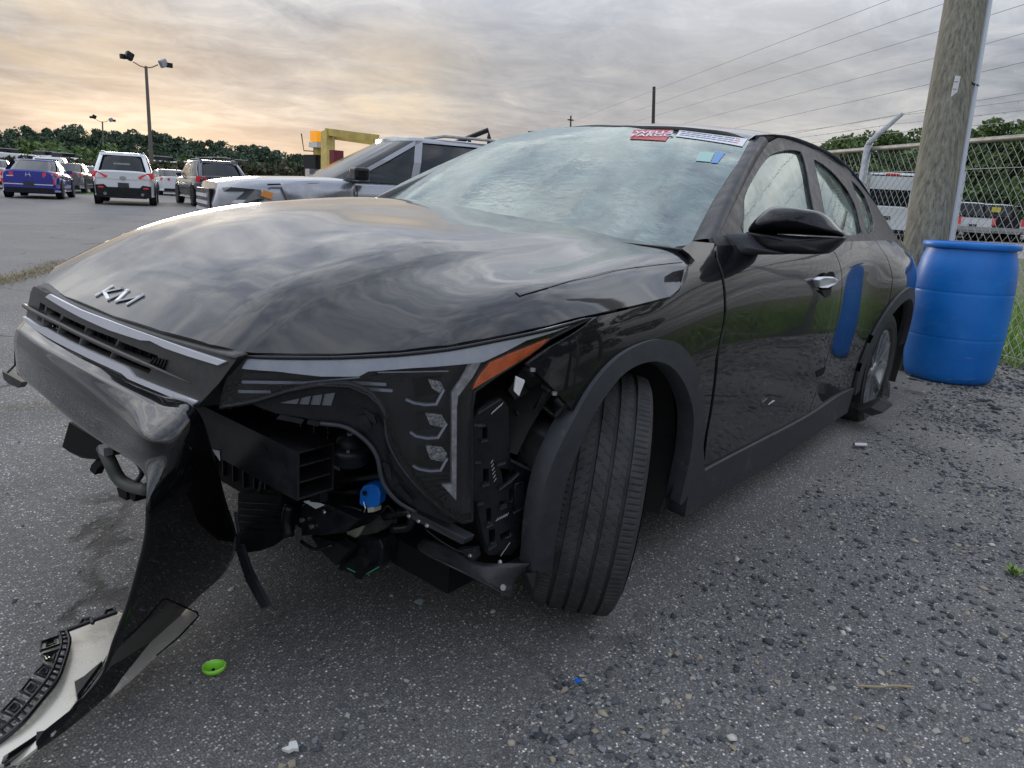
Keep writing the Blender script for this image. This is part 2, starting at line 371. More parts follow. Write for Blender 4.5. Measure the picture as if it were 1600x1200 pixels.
def panel(name, poly, Fn, m, parent, res=.03, holes=(), o=0., thick=.012, gap=0., sy=1, flip=False, extra=None):
    """curved sheet-metal panel: a 2D outline cut out of an analytic body surface, with folded edges"""
    if gap: poly = inset(poly, gap)
    loops = [dens(poly, res)] + [dens(h, res) for h in holes]
    V = []; E = []
    for lp in loops:
        k = len(V); V += lp; E += [(k + i, k + (i + 1) % len(lp)) for i in range(len(lp))]
    A = np.array(V); lo = A.min(0); hi = A.max(0)
    gx, gy = np.meshgrid(np.arange(lo[0], hi[0], res), np.arange(lo[1], hi[1], res)); gx = gx.ravel(); gy = gy.ravel()
    k = inpoly(loops[0], gx, gy)
    for h in loops[1:]: k &= ~inpoly(h, gx, gy)
    gx = gx[k]; gy = gy[k]
    if len(gx):
        d2 = ((gx[:, None] - A[None, :, 0]) ** 2 + (gy[:, None] - A[None, :, 1]) ** 2).min(1); k = d2 > (res * .45) ** 2; gx = gx[k]; gy = gy[k]
    allv = [Vector(v) for v in V] + [Vector((a, b)) for a, b in zip(gx, gy)]
    r = delaunay_2d_cdt(allv, E, [], 0, 1e-6)
    vv, ff = r[0], r[2]; C = np.array([[sum(vv[i][j] for i in f) / 3 for j in (0, 1)] for f in ff])
    k = inpoly(loops[0], C[:, 0], C[:, 1])
    for h in loops[1:]: k &= ~inpoly(h, C[:, 0], C[:, 1])
    ff = [tuple(f) for f, q in zip(ff, k) if q]
    P = []; Nn = []; e = .002
    for v in vv:
        u, t = v[0], v[1]; p = Vector(Fn(u, t, o)); a = Vector(Fn(u + e, t, o)) - Vector(Fn(u - e, t, o)); b = Vector(Fn(u, t + e, o)) - Vector(Fn(u, t - e, o))
        nn = a.cross(b).normalized(); P.append(p); Nn.append(nn)
    # orient outwards
    ref = Vector(Fn(vv[0][0], vv[0][1], o + .01)) - Vector(Fn(vv[0][0], vv[0][1], o))
    if ref.dot(Nn[0]) < 0: Nn = [-q for q in Nn]
    F2 = []
    for f in ff:
        a, b, c = (P[i] for i in f)
        F2.append(f if (b - a).cross(c - a).dot(Nn[f[0]]) > 0 else f[::-1])
    cnt = {}
    for f in F2:
        for i in range(3):
            ed = (f[i], f[(i + 1) % 3]); cnt[ed] = 1
    bd = [ed for ed in cnt if (ed[1], ed[0]) not in cnt]
    VV = list(P); NN = list(Nn); FF = list(F2)
    if thick:
        mp = {}
        def dup(i, inner):
            if (i, inner) not in mp:
                VV.append(P[i] - Nn[i] * (thick if inner else 0)); NN.append(Nn[i]); mp[(i, inner)] = len(VV) - 1
            return mp[(i, inner)]
        tn = {}
        for a, b in bd:
            t = (P[b] - P[a]).cross(Nn[a]); t.normalize() if t.length > 0 else None
            FF.append((dup(b, 0), dup(a, 0), dup(a, 1), dup(b, 1)))
            for i in (a, b): tn[i] = tn.get(i, Vector((0, 0, 0))) + t
        for (i, inner), j in mp.items():
            q = (tn[i].normalized() if tn[i].length > 0 else Nn[i]); NN[j] = (q + Nn[i] * (.6 if not inner else 0)).normalized()
    if sy < 0:
        VV = [Vector((v.x, -v.y, v.z)) for v in VV]; NN = [Vector((v.x, -v.y, v.z)) for v in NN]; FF = [f[::-1] for f in FF]
    return mesh(name, VV, FF, m, parent, norms=NN)
def loft(name, rows, m, parent=None, su=5, sv=5, thick=0., cu=False, smooth=True):
    """smooth sheet through a grid of points"""
    rr = [smoothc(r, su, cu) for r in rows]; k = len(rr[0]); cols = [smoothc([r[i] for r in rr], sv) for i in range(k)]
    nr = len(cols[0]); V = [cols[i][j] for j in range(nr) for i in range(k)]
    F = [(j * k + i, j * k + (i + 1) % k, (j + 1) * k + (i + 1) % k, (j + 1) * k + i) for j in range(nr - 1) for i in range(k if cu else k - 1)]
    o = mesh(name, V, F, m, parent, smooth)
    if thick:
        s = o.modifiers.new('solid', 'SOLIDIFY'); s.thickness = thick; s.offset = 0
    return o
def ribbon(name, pts, wd, m, parent, nrm, th=.004):
    """flat bar along a polyline facing nrm"""
    nrm = Vector(nrm).normalized(); mb = MB()
    for a, b in zip(pts, pts[1:]):
        a = Vector(a); b = Vector(b); t = (b - a).normalized(); s = t.cross(nrm).normalized() * wd / 2; e = t * wd * .3
        mb.prism([a - s - e, a + s - e, b + s + e, b - s + e], nrm * th)
    return mb.build(name, m, parent)
def text_mesh(name, body, size, m, Mx, parent, ext=.0005, bold=0):
    cu = bpy.data.curves.new(name, 'FONT'); cu.body = body; cu.size = size; cu.extrude = ext; cu.offset = bold; cu.align_x = 'CENTER'; cu.align_y = 'CENTER'; cu.space_line = .8
    o = bpy.data.objects.new('tmp_text', cu); col.objects.link(o); dg = bpy.context.evaluated_depsgraph_get()
    me = bpy.data.meshes.new_from_object(o.evaluated_get(dg)); bpy.data.objects.remove(o)
    me.transform(Mx); me.materials.clear(); me.materials.append(m); me.name = name
    return link(bpy.data.objects.new(name, me), parent)
def frame3(o, x, y):
    x = Vector(x).normalized(); z = x.cross(Vector(y)).normalized(); y = z.cross(x)
    M = Matrix((x, y, z)).transposed().to_4x4(); M.translation = Vector(o); return M
# ---------------------------------------------------------------- ground
def asphalt():
    m = bpy.data.materials.new('worn_asphalt'); m.use_nodes = True; t = m.node_tree; b = t.nodes['Principled BSDF']; l = t.links.new
    tcn = t.nodes.new('ShaderNodeTexCoord'); P_ = tcn.outputs['Object']
    def nz(s, d=6, r=.6, dist=0):
        n = t.nodes.new('ShaderNodeTexNoise'); n.inputs['Scale'].default_value = s; n.inputs['Detail'].default_value = d; n.inputs['Roughness'].default_value = r; n.inputs['Distortion'].default_value = dist; l(P_, n.inputs['Vector']); return n.outputs['Fac']
    def rp(f, pts):
        n = t.nodes.new('ShaderNodeValToRGB'); l(f, n.inputs[0]); e = n.color_ramp.elements
        while len(e) < len(pts): e.new(.5)
        for el, (p, c) in zip(e, pts): el.position = p; el.color = (c, c, c, 1) if isinstance(c, (int, float)) else (*c, 1)
        return n.outputs[0]
    def mx_(f, a, b_, bt='MIX'):
        n = t.nodes.new('ShaderNodeMix'); n.data_type = 'RGBA'; n.blend_type = bt
        l(f, n.inputs[0]) if not isinstance(f, (int, float)) else setattr(n.inputs[0], 'default_value', f)
        for i, v in ((6, a), (7, b_)):
            if isinstance(v, tuple): n.inputs[i].default_value = (*v, 1)
            else: l(v, n.inputs[i])
        return n.outputs[2]
    def vor(s, feat='F1'):
        v = t.nodes.new('ShaderNodeTexVoronoi'); v.inputs['Scale'].default_value = s; v.feature = feat; l(P_, v.inputs['Vector']); return v
    v1 = vor(150); v2 = vor(420)
    sc1 = t.nodes.new('ShaderNodeSeparateColor'); l(v1.outputs['Color'], sc1.inputs[0])
    sc2 = t.nodes.new('ShaderNodeSeparateColor'); l(v2.outputs['Color'], sc2.inputs[0])
    agg = rp(sc1.outputs[0], [(.0, (.095, .092, .090)), (.45, (.175, .170, .165)), (.76, (.30, .29, .275)), (.91, (.48, .46, .43)), (.975, (.68, .65, .60))])
    agg.node.color_ramp.interpolation = 'CONSTANT'
    binder = rp(v1.outputs['Distance'], [(.25, 0.), (.55, 1.)])
    c = mx_(binder, agg, (.115, .112, .110))
    fine = rp(sc2.outputs[1], [(.0, .6), (.7, 1.1), (.95, 2.0)])
    c = mx_(.75, c, fine, 'MULTIPLY')
    blot = rp(nz(.8, 6, .65, .3), [(.32, .82), (.5, 1.12), (.68, 1.42)]); c = mx_(1.0, c, blot, 'MULTIPLY')
    # dusty sand toward the fence side
    sep_ = t.nodes.new('ShaderNodeSeparateXYZ'); l(P_, sep_.inputs[0])
    def mt(op, a, b_=None, c_=None):
        n = t.nodes.new('ShaderNodeMath'); n.operation = op
        for i, v in enumerate((a, b_, c_)):
            if v is None: continue
            n.inputs[i].default_value = v if isinstance(v, (int, float)) else 0
            if not isinstance(v, (int, float)): l(v, n.inputs[i])
        return n.outputs[0]
    # distance to the fence line
    dl = mt('ADD', mt('MULTIPLY', sep_.outputs[0], -.75), mt('MULTIPLY', sep_.outputs[1], .66))   # grows toward fence
    dust = t.nodes.new('ShaderNodeMapRange'); dust.inputs[1].default_value = 1.6; dust.inputs[2].default_value = 4.6
    l(mt('ADD', dl, mt('MULTIPLY', mt('SUBTRACT', nz(1.6, 7, .7, .5), .5), 5.0)), dust.inputs[0])
    lim = t.nodes.new('ShaderNodeMapRange'); lim.inputs[1].default_value = 5; lim.inputs[2].default_value = 14; lim.inputs[3].default_value = 1; lim.inputs[4].default_value = .25; l(dl, lim.inputs[0])
    sand = rp(nz(60, 5, .7), [(.35, (.20, .19, .17)), (.65, (.36, .335, .29))])
    c = mx_(mt('MULTIPLY', dust.outputs[0], .8), c, sand)
    # grey worn lot further off
    far = t.nodes.new('ShaderNodeMapRange'); far.inputs[1].default_value = -2; far.inputs[2].default_value = -9; l(sep_.outputs[1], far.inputs[0])
    c = mx_(mt('MULTIPLY', far.outputs[0], .5), c, (.20, .196, .192))
    ce = vor(.55, 'DISTANCE_TO_EDGE'); wv = t.nodes.new('ShaderNodeVectorMath'); wv.operation = 'ADD'
    nv = t.nodes.new('ShaderNodeTexNoise'); nv.inputs['Scale'].default_value = 5; nv.inputs['Detail'].default_value = 8; l(P_, nv.inputs['Vector'])
    sv_ = t.nodes.new('ShaderNodeVectorMath'); sv_.operation = 'SCALE'; sv_.inputs['Scale'].default_value = .35; l(nv.outputs['Color'], sv_.inputs[0]); l(P_, wv.inputs[0]); l(sv_.outputs[0], wv.inputs[1]); l(wv.outputs[0], ce.inputs['Vector'])
    crk = rp(ce.outputs['Distance'], [(.0, 1.), (.006, .85), (.013, 0.)]); crk = mt('MULTIPLY', crk, rp(nz(.9, 3), [(.5, 0.), (.58, 1.)]))
    c = mx_(mt('MULTIPLY', crk, .75), c, (.035, .033, .03))
    st = rp(nz(2.6, 5, .6, .5), [(.68, 0.), (.78, .3)]); c = mx_(st, c, (.06, .06, .062))
    l(c, b.inputs['Base Color']); b.inputs['Roughness'].default_value = .85; b.inputs['Specular IOR Level'].default_value = .35
    h = mt('ADD', mt('MULTIPLY', v1.outputs['Distance'], -1.0), mt('MULTIPLY', nz(900, 2), .35))
    h = mt('ADD', h, mt('MULTIPLY', nz(14, 6, .6), 1.3)); h = mt('ADD', h, mt('MULTIPLY', crk, -2.5))
    bp = t.nodes.new('ShaderNodeBump'); bp.inputs['Strength'].default_value = .8; bp.inputs['Distance'].default_value = .0035; l(h, bp.inputs['Height']); l(bp.outputs[0], b.inputs['Normal'])
    return m
gm = asphalt()
from mathutils import noise as mn
def gz(x, y):
    d = math.hypot(x, y)
    return .014 * math.exp(-(x * x + (y - .85) ** 2) / .12) + .012 * mn.noise(Vector((x * .9, y * .9, 0))) * min(1, max(0, d - 1.2) / 3) if d < 40 else 0
V = []; F = []
xs_ = sorted(set([round(v, 3) for v in np.concatenate([np.arange(-9, 3.01, .15), np.arange(-40, -9, 2), np.arange(4, 40, 3), [-1200, -500, -200, -100, -60, 60, 100, 200, 500, 1200]])]))
ys_ = sorted(set([round(v, 3) for v in np.concatenate([np.arange(-6, 5.01, .15), np.arange(-40, -6, 2), np.arange(6, 40, 3), [-1200, -500, -200, -100, -60, 60, 100, 200, 500, 1200]])]))
V = [(x, y, gz(x, y) - .004) for y in ys_ for x in xs_]; k = len(xs_)
F = [(j * k + i, j * k + i + 1, (j + 1) * k + i + 1, (j + 1) * k + i) for j in range(len(ys_) - 1) for i in range(k - 1)]
tag(mesh('ground', V, F, gm, None, True), kind='structure', label='worn dark asphalt lot with scattered gravel')

# ================================================================ the wrecked sedan
car = empty('wrecked_car', (-0.0003,0.0003,0.0206), 0, 'black four-door sedan with its front bumper torn off and hanging, parked in the foreground', 'car')
car.rotation_euler = Matrix(((0.999923,0.000320,-0.012417),(0.000000,0.999668,0.025768),(0.012421,-0.025766,0.999591))).to_euler()
# ---- hood
hoodpoly = [(0.8274,-0.4937),(0.8513,-0.2732),(0.8568,0.0221),(0.8488,0.2364),(0.8286,0.395),(0.8047,0.4711),(0.7864,0.4971),(0.7391,0.5537),(0.6857,0.6122),(0.6001,0.6992),(0.5253,0.755),(0.4501,0.788),(0.3943,0.8078),(0.3019,0.8356),(0.1747,0.8594),(0.0342,0.8798),(-0.0344,0.8881),(-0.1114,0.8945),(-0.1812,0.8811),(-0.2386,0.8623),(-0.3264,0.821),(-0.4311,0.7956)] + [(-.42,.81),(-.46,.77),(-.485,.68),(-.49,.5),(-.49,.3),(-.49,0),(-.49,-.3),(-.485,-.6),(-.47,-.80), (-.2,-.86), (.1,-.88), (.35,-.87), (.55,-.80), (.72,-.67)]
hd = panel('hood', hoodpoly, Fhood, hoodpaint, car, .022, gap=.002, thick=.018)
panel('hood_underside', inset(hoodpoly, .03), Fhood, deep, car, .08, o=-.03, thick=0)
def strokes(name, segs, Fn, m, parent, wd, th, o=.001):
    mb = MB()
    for a, b in segs:
        A = Vector(Fn(*a, o)); B = Vector(Fn(*b, o)); Np = (Vector(Fn(*a, o + .01)) - A).normalized()
        t = (B - A).normalized(); s = t.cross(Np).normalized() * wd / 2; e = t * wd * .35
        mb.prism([A - s - e, A + s - e, B + s + e, B - s + e], Np * th)
    return mb.build(name, m, parent)
LG = [(0.8266,-0.1386),(0.7927,-0.1308),(0.8142,-0.134),(0.791,-0.0844),(0.8132,-0.1233),(0.8262,-0.0719),(0.7918,-0.0477),(0.824,-0.0316),(0.7922,0.0302),(0.822,0.0212)]
strokes('badge', [(LG[0], LG[1]), (LG[2], LG[3]), (LG[4], LG[5]), (LG[5], LG[6]), (LG[6], LG[7]), (LG[7], LG[8]), (LG[8], LG[9])], Fhood, logo_m, hd, .0082, .004)
for pts in ([(0.2984,0.7313),(0.301,0.745),(0.2781,0.7476),(0.2557,0.7511),(0.2129,0.7537)], [(-0.6957,-2.8531),(0.4163,-0.5084),(0.4003,-0.4996)]):
    strokes('scratch', list(zip(pts, pts[1:])), Fhood, deep, hd, .0028, .0006)
wn = [(0.2129,0.7537),(0.1032,0.7527),(-0.0521,0.76),(-0.1782,0.7786),(-0.3403,0.7986)]
strokes('crease_line', list(zip(wn, wn[1:])), Fhood, deep, hd, .0016, .0005)  # thin dark line along the hood's side crest
# ---- left side panels
fpoly = [(0.2015,0.8252),(0.0445,0.8343),(-0.0354,0.8398),(-0.1284,0.8452),(-0.1823,0.8624),(-0.2161,0.8813),(-0.2595,0.9158),(-0.3112,0.9321),(-0.296,0.9495),(-0.2746,0.9606),(-0.3506,0.9796),(-0.4714,0.9749),(-0.4339,0.9384),(-0.426,0.8748),(-0.424,0.7691),(-0.401,0.661),(-0.4293,0.5171),(-0.4432,0.4245),(-0.484,0.3029),(-0.4065,0.2987),(-0.3638,0.4148),(-0.3302,0.4922),(-0.2738,0.5847),(-0.1945,0.6599),(-0.1125,0.711),(-0.0321,0.7347),(0.0449,0.7356),(0.1385,0.7202),(0.2223,0.6785),(0.2977,0.6347),(0.3593,0.6939),(0.4124,0.7457),(0.3498,0.7757),(0.266,0.8036)]
fender = panel('fender', fpoly, Fside, paint, car, .025, thick=.015)
d1 = [(-0.4776,0.9698),(-0.4455,0.9349),(-0.4423,0.8741),(-0.4422,0.7675),(-0.4203,0.6584),(-0.4503,0.5131),(-0.4652,0.4194),(-0.5173,0.2783)]
DF = [(-1.50, .975), (-1.545, .93), (-1.57, .85), (-1.575, .7), (-1.555, .5), (-1.52, .275)]
fdoor = panel('front_door', d1 + [(-.9, .275)] + DF[::-1] + [(-1.0, .978)], Fside, paint, car, .028, gap=.0015)
def arch(cx, cz, rx, rz, a0, a1, n=18): return [(cx + rx * math.cos(R(a0 + (a1 - a0) * i / n)), cz + rz * math.sin(R(a0 + (a1 - a0) * i / n))) for i in range(n + 1)]
RA = (-2.70, .33)
rdoor = panel('rear_door', [(a - .006, b) for a, b in DF] + [(-2.20, .275)] + arch(RA[0], RA[1], .44, .385, -8, 48, 8) + [(-2.43, .80), (-2.40, .9), (-2.36, .978), (-1.9, .978)], Fside, paint, car, .028, gap=.0015)
quarter = panel('quarter_panel', [(-2.366, .978), (-2.406, .9), (-2.436, .80), (-2.42, .62)] + arch(RA[0], RA[1], .42, .385, 48, 186, 14) + [(-3.35, .22), (-3.78, .26), (-3.80, .5), (-3.80, .86), (-3.72, .93), (-3.5, .965), (-3.1, .978)], Fside, paint, car, .03, gap=.0015)
co_ = [(824,892)]
ao = [(0.3623,0.2669),(0.3782,0.375),(0.3775,0.4693),(0.3561,0.5465),(0.3122,0.6188),(0.2488,0.6877),(0.154,0.7379),(0.0445,0.758),(-0.0503,0.7561),(-0.1463,0.7282),(-0.2324,0.67),(-0.3268,0.5751),(-0.3886,0.4696),(-0.4298,0.369),(-0.4973,0.2883),(-0.3799,0.2047)]
ai = [(0.3003,0.2544),(0.3149,0.3412),(0.3142,0.467),(0.2865,0.5447),(0.2459,0.6193),(0.1746,0.6775),(0.101,0.7052),(0.0033,0.7094),(-0.08,0.6877),(-0.1608,0.6393),(-0.2295,0.5782),(-0.2867,0.5074),(-0.3284,0.3955),(-0.3441,0.3086),(-0.356,0.2148)]
panel('arch_cladding', smoothc(ao[:-2], 4)[:-1] + ao[-2:] + smoothc(ai, 4)[::-1], Fside, plastic, car, .02, o=.012, thick=.05)
panel('arch_cladding', arch(RA[0], RA[1], .47, .42, -14, 190, 24) + arch(RA[0], RA[1], .41, .36, 190, -14, 24), Fside, plastic, car, .03, o=.012, thick=.05)
panel('rocker_trim', [(-.40, .285), (-.44, .14), (-1.2, .135), (-2.18, .15), (-2.22, .27), (-1.2, .27)], Fside, plastic, car, .03, o=.010, thick=.06)
for s in (1, -1):
    panel('light_block_shell', arch(0.05, .33, .40, .40, 200, 58, 12) + [(.28, .74), (.18, .80), (-.1, .82), (-.35, .93), (-2.2, .95), (-3.6, .9), (-3.7, .3), (-3.2, .25)] + arch(RA[0], RA[1], .40, .37, 190, -10, 14) + [(-2.2, .2), (-.42, .2)], Fside, deep, car, .08, o=-.02, thick=0, sy=s)  # dark inner sheet added to block light through the panel gaps
# right hand side, mostly hidden
panel('fender', [(.5, .62), (.30, .80), (.0, .84), (-.3, .93), (-.42, .97), (-.44, .8), (-.45, .28)] + arch(.05, .35, .40, .40, -10, 170, 16), Fside, paint, car, .04, sy=-1)
panel('front_door', [(-.43, .978), (-.45, .8), (-.46, .28), (-1.52, .275)] + DF[::-1], Fside, paint, car, .05, sy=-1)
panel('rear_door', [(a - .006, b) for a, b in DF] + [(-2.20, .275)] + arch(RA[0], RA[1], .44, .385, -8, 48, 8) + [(-2.43, .80), (-2.40, .9), (-2.36, .978)], Fside, paint, car, .05, sy=-1)
panel('quarter_panel', [(-2.366, .978), (-2.406, .9), (-2.436, .80), (-2.42, .62)] + arch(RA[0], RA[1], .42, .385, 48, 186, 14) + [(-3.35, .22), (-3.78, .26), (-3.80, .86), (-3.5, .965)], Fside, paint, car, .05, sy=-1)
# ---- greenhouse
gout = [(-0.5183,0.9727),(-0.6052,1.0138),(-0.7673,1.0843),(-1.008,1.1856),(-1.2253,1.2726),(-1.3883,1.3306)] + [(-1.56, 1.368), (-1.75, 1.383), (-2.11, 1.374), (-2.43, 1.345), (-2.88, 1.285), (-3.2, 1.2), (-3.45, 1.09), (-3.66, .965), (-3.5, .955), (-2.4, .958), (-1.4, .96), (-.6, .962)]
gf = [(-0.7509,0.9986),(-0.8107,1.049),(-0.8786,1.1059),(-0.9396,1.1387),(-1.0308,1.1766),(-1.191,1.2365),(-1.3245,1.2784),(-1.4731,1.3096),(-1.6605,1.3333),(-1.7912,1.337),(-1.7991,1.3142),(-1.7433,1.2405),(-1.5942,1.0992)] + [(-1.54, 1.0), (-1.1, .99)]
gr = [(-1.9559,1.3186),(-1.839,1.1995),(-1.7235,1.0879)] + [(-1.66, 1.0), (-2.18, 1.0)] + [(-2.2351,1.015),(-2.3368,1.0786),(-2.3967,1.1382),(-2.3775,1.2054),(-2.2439,1.2714),(-2.1088,1.3024)]
gq = [(-2.6273,1.266),(-2.7897,1.242),(-2.9105,1.1976),(-2.8756,1.1342),(-2.7687,1.0682),(-2.5719,1.0149),(-2.3815,1.0092),(-2.4354,1.0652),(-2.5491,1.1485)]
def shrink(P, k):
    c = np.mean(P, 0); return [tuple(c + (np.array(p) - c) * k) for p in P]
for s in (1, -1):
    panel('window_frame', gout, Fglass, satin if s > 0 else paint, car, .03, holes=[gf, gr, gq], thick=.03, sy=s)
    for g, nm in ((gf, 'front_window'), (gr, 'rear_window'), (gq, 'quarter_window')):
        wo = panel(nm, inset(g, -.006), Fglass, sideglass, car, .04, o=-.010, thick=0, sy=s)
        if s > 0:
            P = smoothc(inset(g, .001), 2, True); MB().tube([Fglass(u, v, -.003) for u, v in P], .005, 6, closed=True).build('seal', dplastic, wo, True)
    panel('belt_trim', [(-.50, .985), (-.50, .962), (-1.4, .962), (-2.40, .964), (-2.40, .986), (-1.4, .986)], Fglass, satin, car, .04, o=.008, thick=.015, sy=s)
stk = [(-2.1153,1.2051),(-2.2996,1.2166),(-2.1305,1.0947),(-2.0076,1.1001)]
ps = panel('paper_notice', stk, Fglass, whitest, car, .03, o=-.012, thick=0)
for i in range(7):
    t = .1 + i * .12; a = np.array(stk[0]) * (1 - t) + np.array(stk[3]) * t; b = np.array(stk[1]) * (1 - t) + np.array(stk[2]) * t
    strokes('print_line', [(tuple(a * .85 + b * .15), tuple(a * .15 + b * .85))], Fglass, mat('red_ink', (.45, .12, .1), .6) if i < 1 else bpy.data.materials['red_ink'], ps, .006, .0006, -.011)
wsp = [(-.44,-.73),(-.43,-.4),(-.43,0),(-.43,.4)] + [(-0.4447,0.6016),(-0.496,0.6596),(-0.5541,0.7136),(-0.6863,0.6801),(-0.817,0.6519),(-0.9205,0.633),(-1.0296,0.614),(-1.1343,0.5861),(-1.28,0.5419),(-1.2881,0.3991),(-1.2776,0.2924),(-1.2721,0.1785),(-1.2615,0.0629),(-1.2681,-0.0685),(-1.304,-0.227),(-1.329,-0.3875),(-1.3209,-0.4705),(-1.2425,-0.544),(-1.1827,-0.633),(-1.0807,-0.6353),(-0.979,-0.6971),(-0.8793,-0.7583),(-0.7503,-0.8266),(-0.6272,-0.8794)]
wsh = panel('windshield', wsp, Fws, wsglass, car, .03, thick=0)
fr_o = wsp; fr_i = [(-0.5461,-0.5547),(-0.5367,-0.3242),(-0.5219,-0.1087),(-0.5213,0.2015),(-0.5394,0.44),(-0.576,0.6081),(-0.6038,0.6466),(-0.7121,0.6274),(-0.7981,0.6149),(-0.929,0.5916),(-1.0286,0.5772),(-1.111,0.5547),(-1.1878,0.5032),(-1.2022,0.334),(-1.2035,0.1),(-1.1988,-0.1517),(-1.176,-0.3417),(-1.0646,-0.5055),(-0.7927,-0.6277)]
frit = glass_mat('frit_band', (.1, .1, .1), .95, (.05, .05, .06), .1, 7, 1.7)
panel('frit_band', wsp, Fws, mat('ceramic_black', (.02, .02, .025), .5), wsh, .03, holes=[fr_i], o=-.006, thick=0)
panel('windshield_seal', inset(wsp, -.012), Fws, satin, car, .03, holes=[inset(wsp, .006)], o=-.001, thick=.01)
# stickers inside the glass
def wsframe(pts):
    P = [Vector(Fws(*p, .0045)) for p in pts]; c = sum(P, Vector()) / 4; return c, (P[1] - P[0]), (P[0] - P[3])
S1 = [(-1.229,0.0528),(-1.2842,0.2071),(-1.122,0.2677),(-1.1138,0.1098)]
s1 = panel('lender_sticker', S1, Fws, redst, wsh, .03, o=.0025, thick=0)
c, xa, ya = wsframe(S1)
text_mesh('lettering', 'WELLS\nFARGO', .052, whitest, frame3(c + Vector((.001, 0, .002)) + xa.normalized() * .012, xa, ya), s1, .0005, .001)
S2 = [(-1.2949,0.2305),(-1.2919,0.5259),(-1.1844,0.5566),(-1.1953,0.2702)]
s2 = panel('paper_strip', S2, Fws, whitest, wsh, .04, o=.0025, thick=0)
for k in range(3):
    t = .22 + k * .26; a = np.array(S2[0]) * (1 - t) + np.array(S2[3]) * t; b = np.array(S2[1]) * (1 - t) + np.array(S2[2]) * t
    for j in range(11):
        u0 = .05 + j * .08 + .01 * random.random(); u1 = u0 + .045 + .02 * random.random()
        strokes('print_line', [(tuple(a + (b - a) * u0), tuple(a + (b - a) * u1))], Fws, bpy.data.materials['red_ink'] if j == 10 else ink, s2, .006, .0004, .003)
S3 = [(-1.0545,0.4508),(-1.0721,0.5033),(-0.9907,0.5299),(-0.979,0.478)]; S4 = [(-1.0811,0.5062),(-1.0913,0.5367),(-0.9931,0.5563),(-0.9873,0.5344)]
panel('inspection_sticker', S3, Fws, tealst, wsh, .04, o=.002, thick=0); panel('parking_sticker', S4, Fws, bluest, wsh, .04, o=.002, thick=0)
# a-pillars
pa = [(-0.5617,0.709,0.9641),(-0.6863,0.6801,1.0395),(-0.817,0.6519,1.1151),(-1.0296,0.614,1.2281),(-1.1495,0.5837,1.2811),(-1.2982,0.536,1.3353)]; pb = [(-0.5183,0.8055,0.9727),(-0.6052,0.7797,1.0138),(-0.7673,0.7348,1.0843),(-1.008,0.668,1.1856),(-1.2253,0.6087,1.2726),(-1.4036,0.5636,1.3367)]
for s in (1, -1):
    A = [Vector(p) + Vector((-.005, .0, .004)) for p in pa]; B = [Vector(p) + Vector((0, .002, 0)) for p in pb]
    Mi = [(a + b) / 2 + Vector((.012, .016, .012)) for a, b in zip(A, B)]
    f = lambda L_: [(p.x, p.y * s, p.z) for p in L_]
    loft('a_pillar', [f([a - Vector((.01, .0, .012)) for a in A]), f(A), f(Mi), f(B), f([b - Vector((0.01, .015, .005)) for b in B])], satin if s > 0 else paint, car, 3, 5)
tr = [Vector(p) for p in [(-0.6052,0.7797,1.0138),(-0.5326,0.7726,1.0216)]]
rp = [(-1.291,0.542),(-1.2975,0.3942),(-1.2871,0.2872),(-1.2811,0.1732),(-1.2696,0.0577),(-1.2794,-0.0761),(-1.3191,-0.2378),(-1.3457,-0.4002),(-1.3381,-0.4841),(-1.263,-0.5612),(-1.2066,-0.6541)]
rp = [(a - .006, b) for a, b in rp]
rp = [(rp[0][0], .54)] + rp + [(rp[-1][0], -.56)]
rp2 = rp + [(-1.7, -.53), (-2.2, -.53), (-2.7, -.52), (-2.92, -.50), (-2.98, 0), (-2.92, .50), (-2.7, .52), (-2.2, .53), (-1.7, .53)]
panel('roof', rp2, Froof, hoodpaint, car, .04, thick=.02)
panel('rear_windshield', [(-2.93, .49), (-3.0, 0), (-2.93, -.49), (-3.5, -.5), (-3.62, 0), (-3.5, .5)], Froof, sideglass, car, .06, thick=0)
for s in (1, -1):   # cant rail rounding roof into side
    xs_ = [-1.285, -1.5, -1.75, -2.1, -2.45, -2.9, -3.2, -3.5]
    zt = [1.345, 1.368, 1.383, 1.374, 1.345, 1.285, 1.2, 1.065]
    r1 = [Froof(x, .53 if x > -2.6 else .50) for x in xs_]; r3_ = [Fglass(x, z) for x, z in zip(xs_, zt)]
    r2 = [tuple((np.array(a) + np.array(b)) / 2 + np.array((0, .012, .012))) for a, b in zip(r1, r3_)]
    f = lambda L_: [(p[0], p[1] * s, p[2]) for p in L_]
    loft('cant_rail', [f([(a, b - .02, c - .004) for a, b, c in r1]), f(r1), f(r2), f(r3_), f([(a, b - .004, c - .02) for a, b, c in r3_])], satin, car, 4, 4)
loft('boot_lid', [[(-3.5, y, .99), (-3.72, y * 1.0, .95), (-3.80, y * .95, .90), (-3.84, y * .92, .7), (-3.82, y * .9, .45), (-3.76, y * .9, .25)] for y in (-.60, -.4, 0, .4, .60)], paint, car, 4, 4)
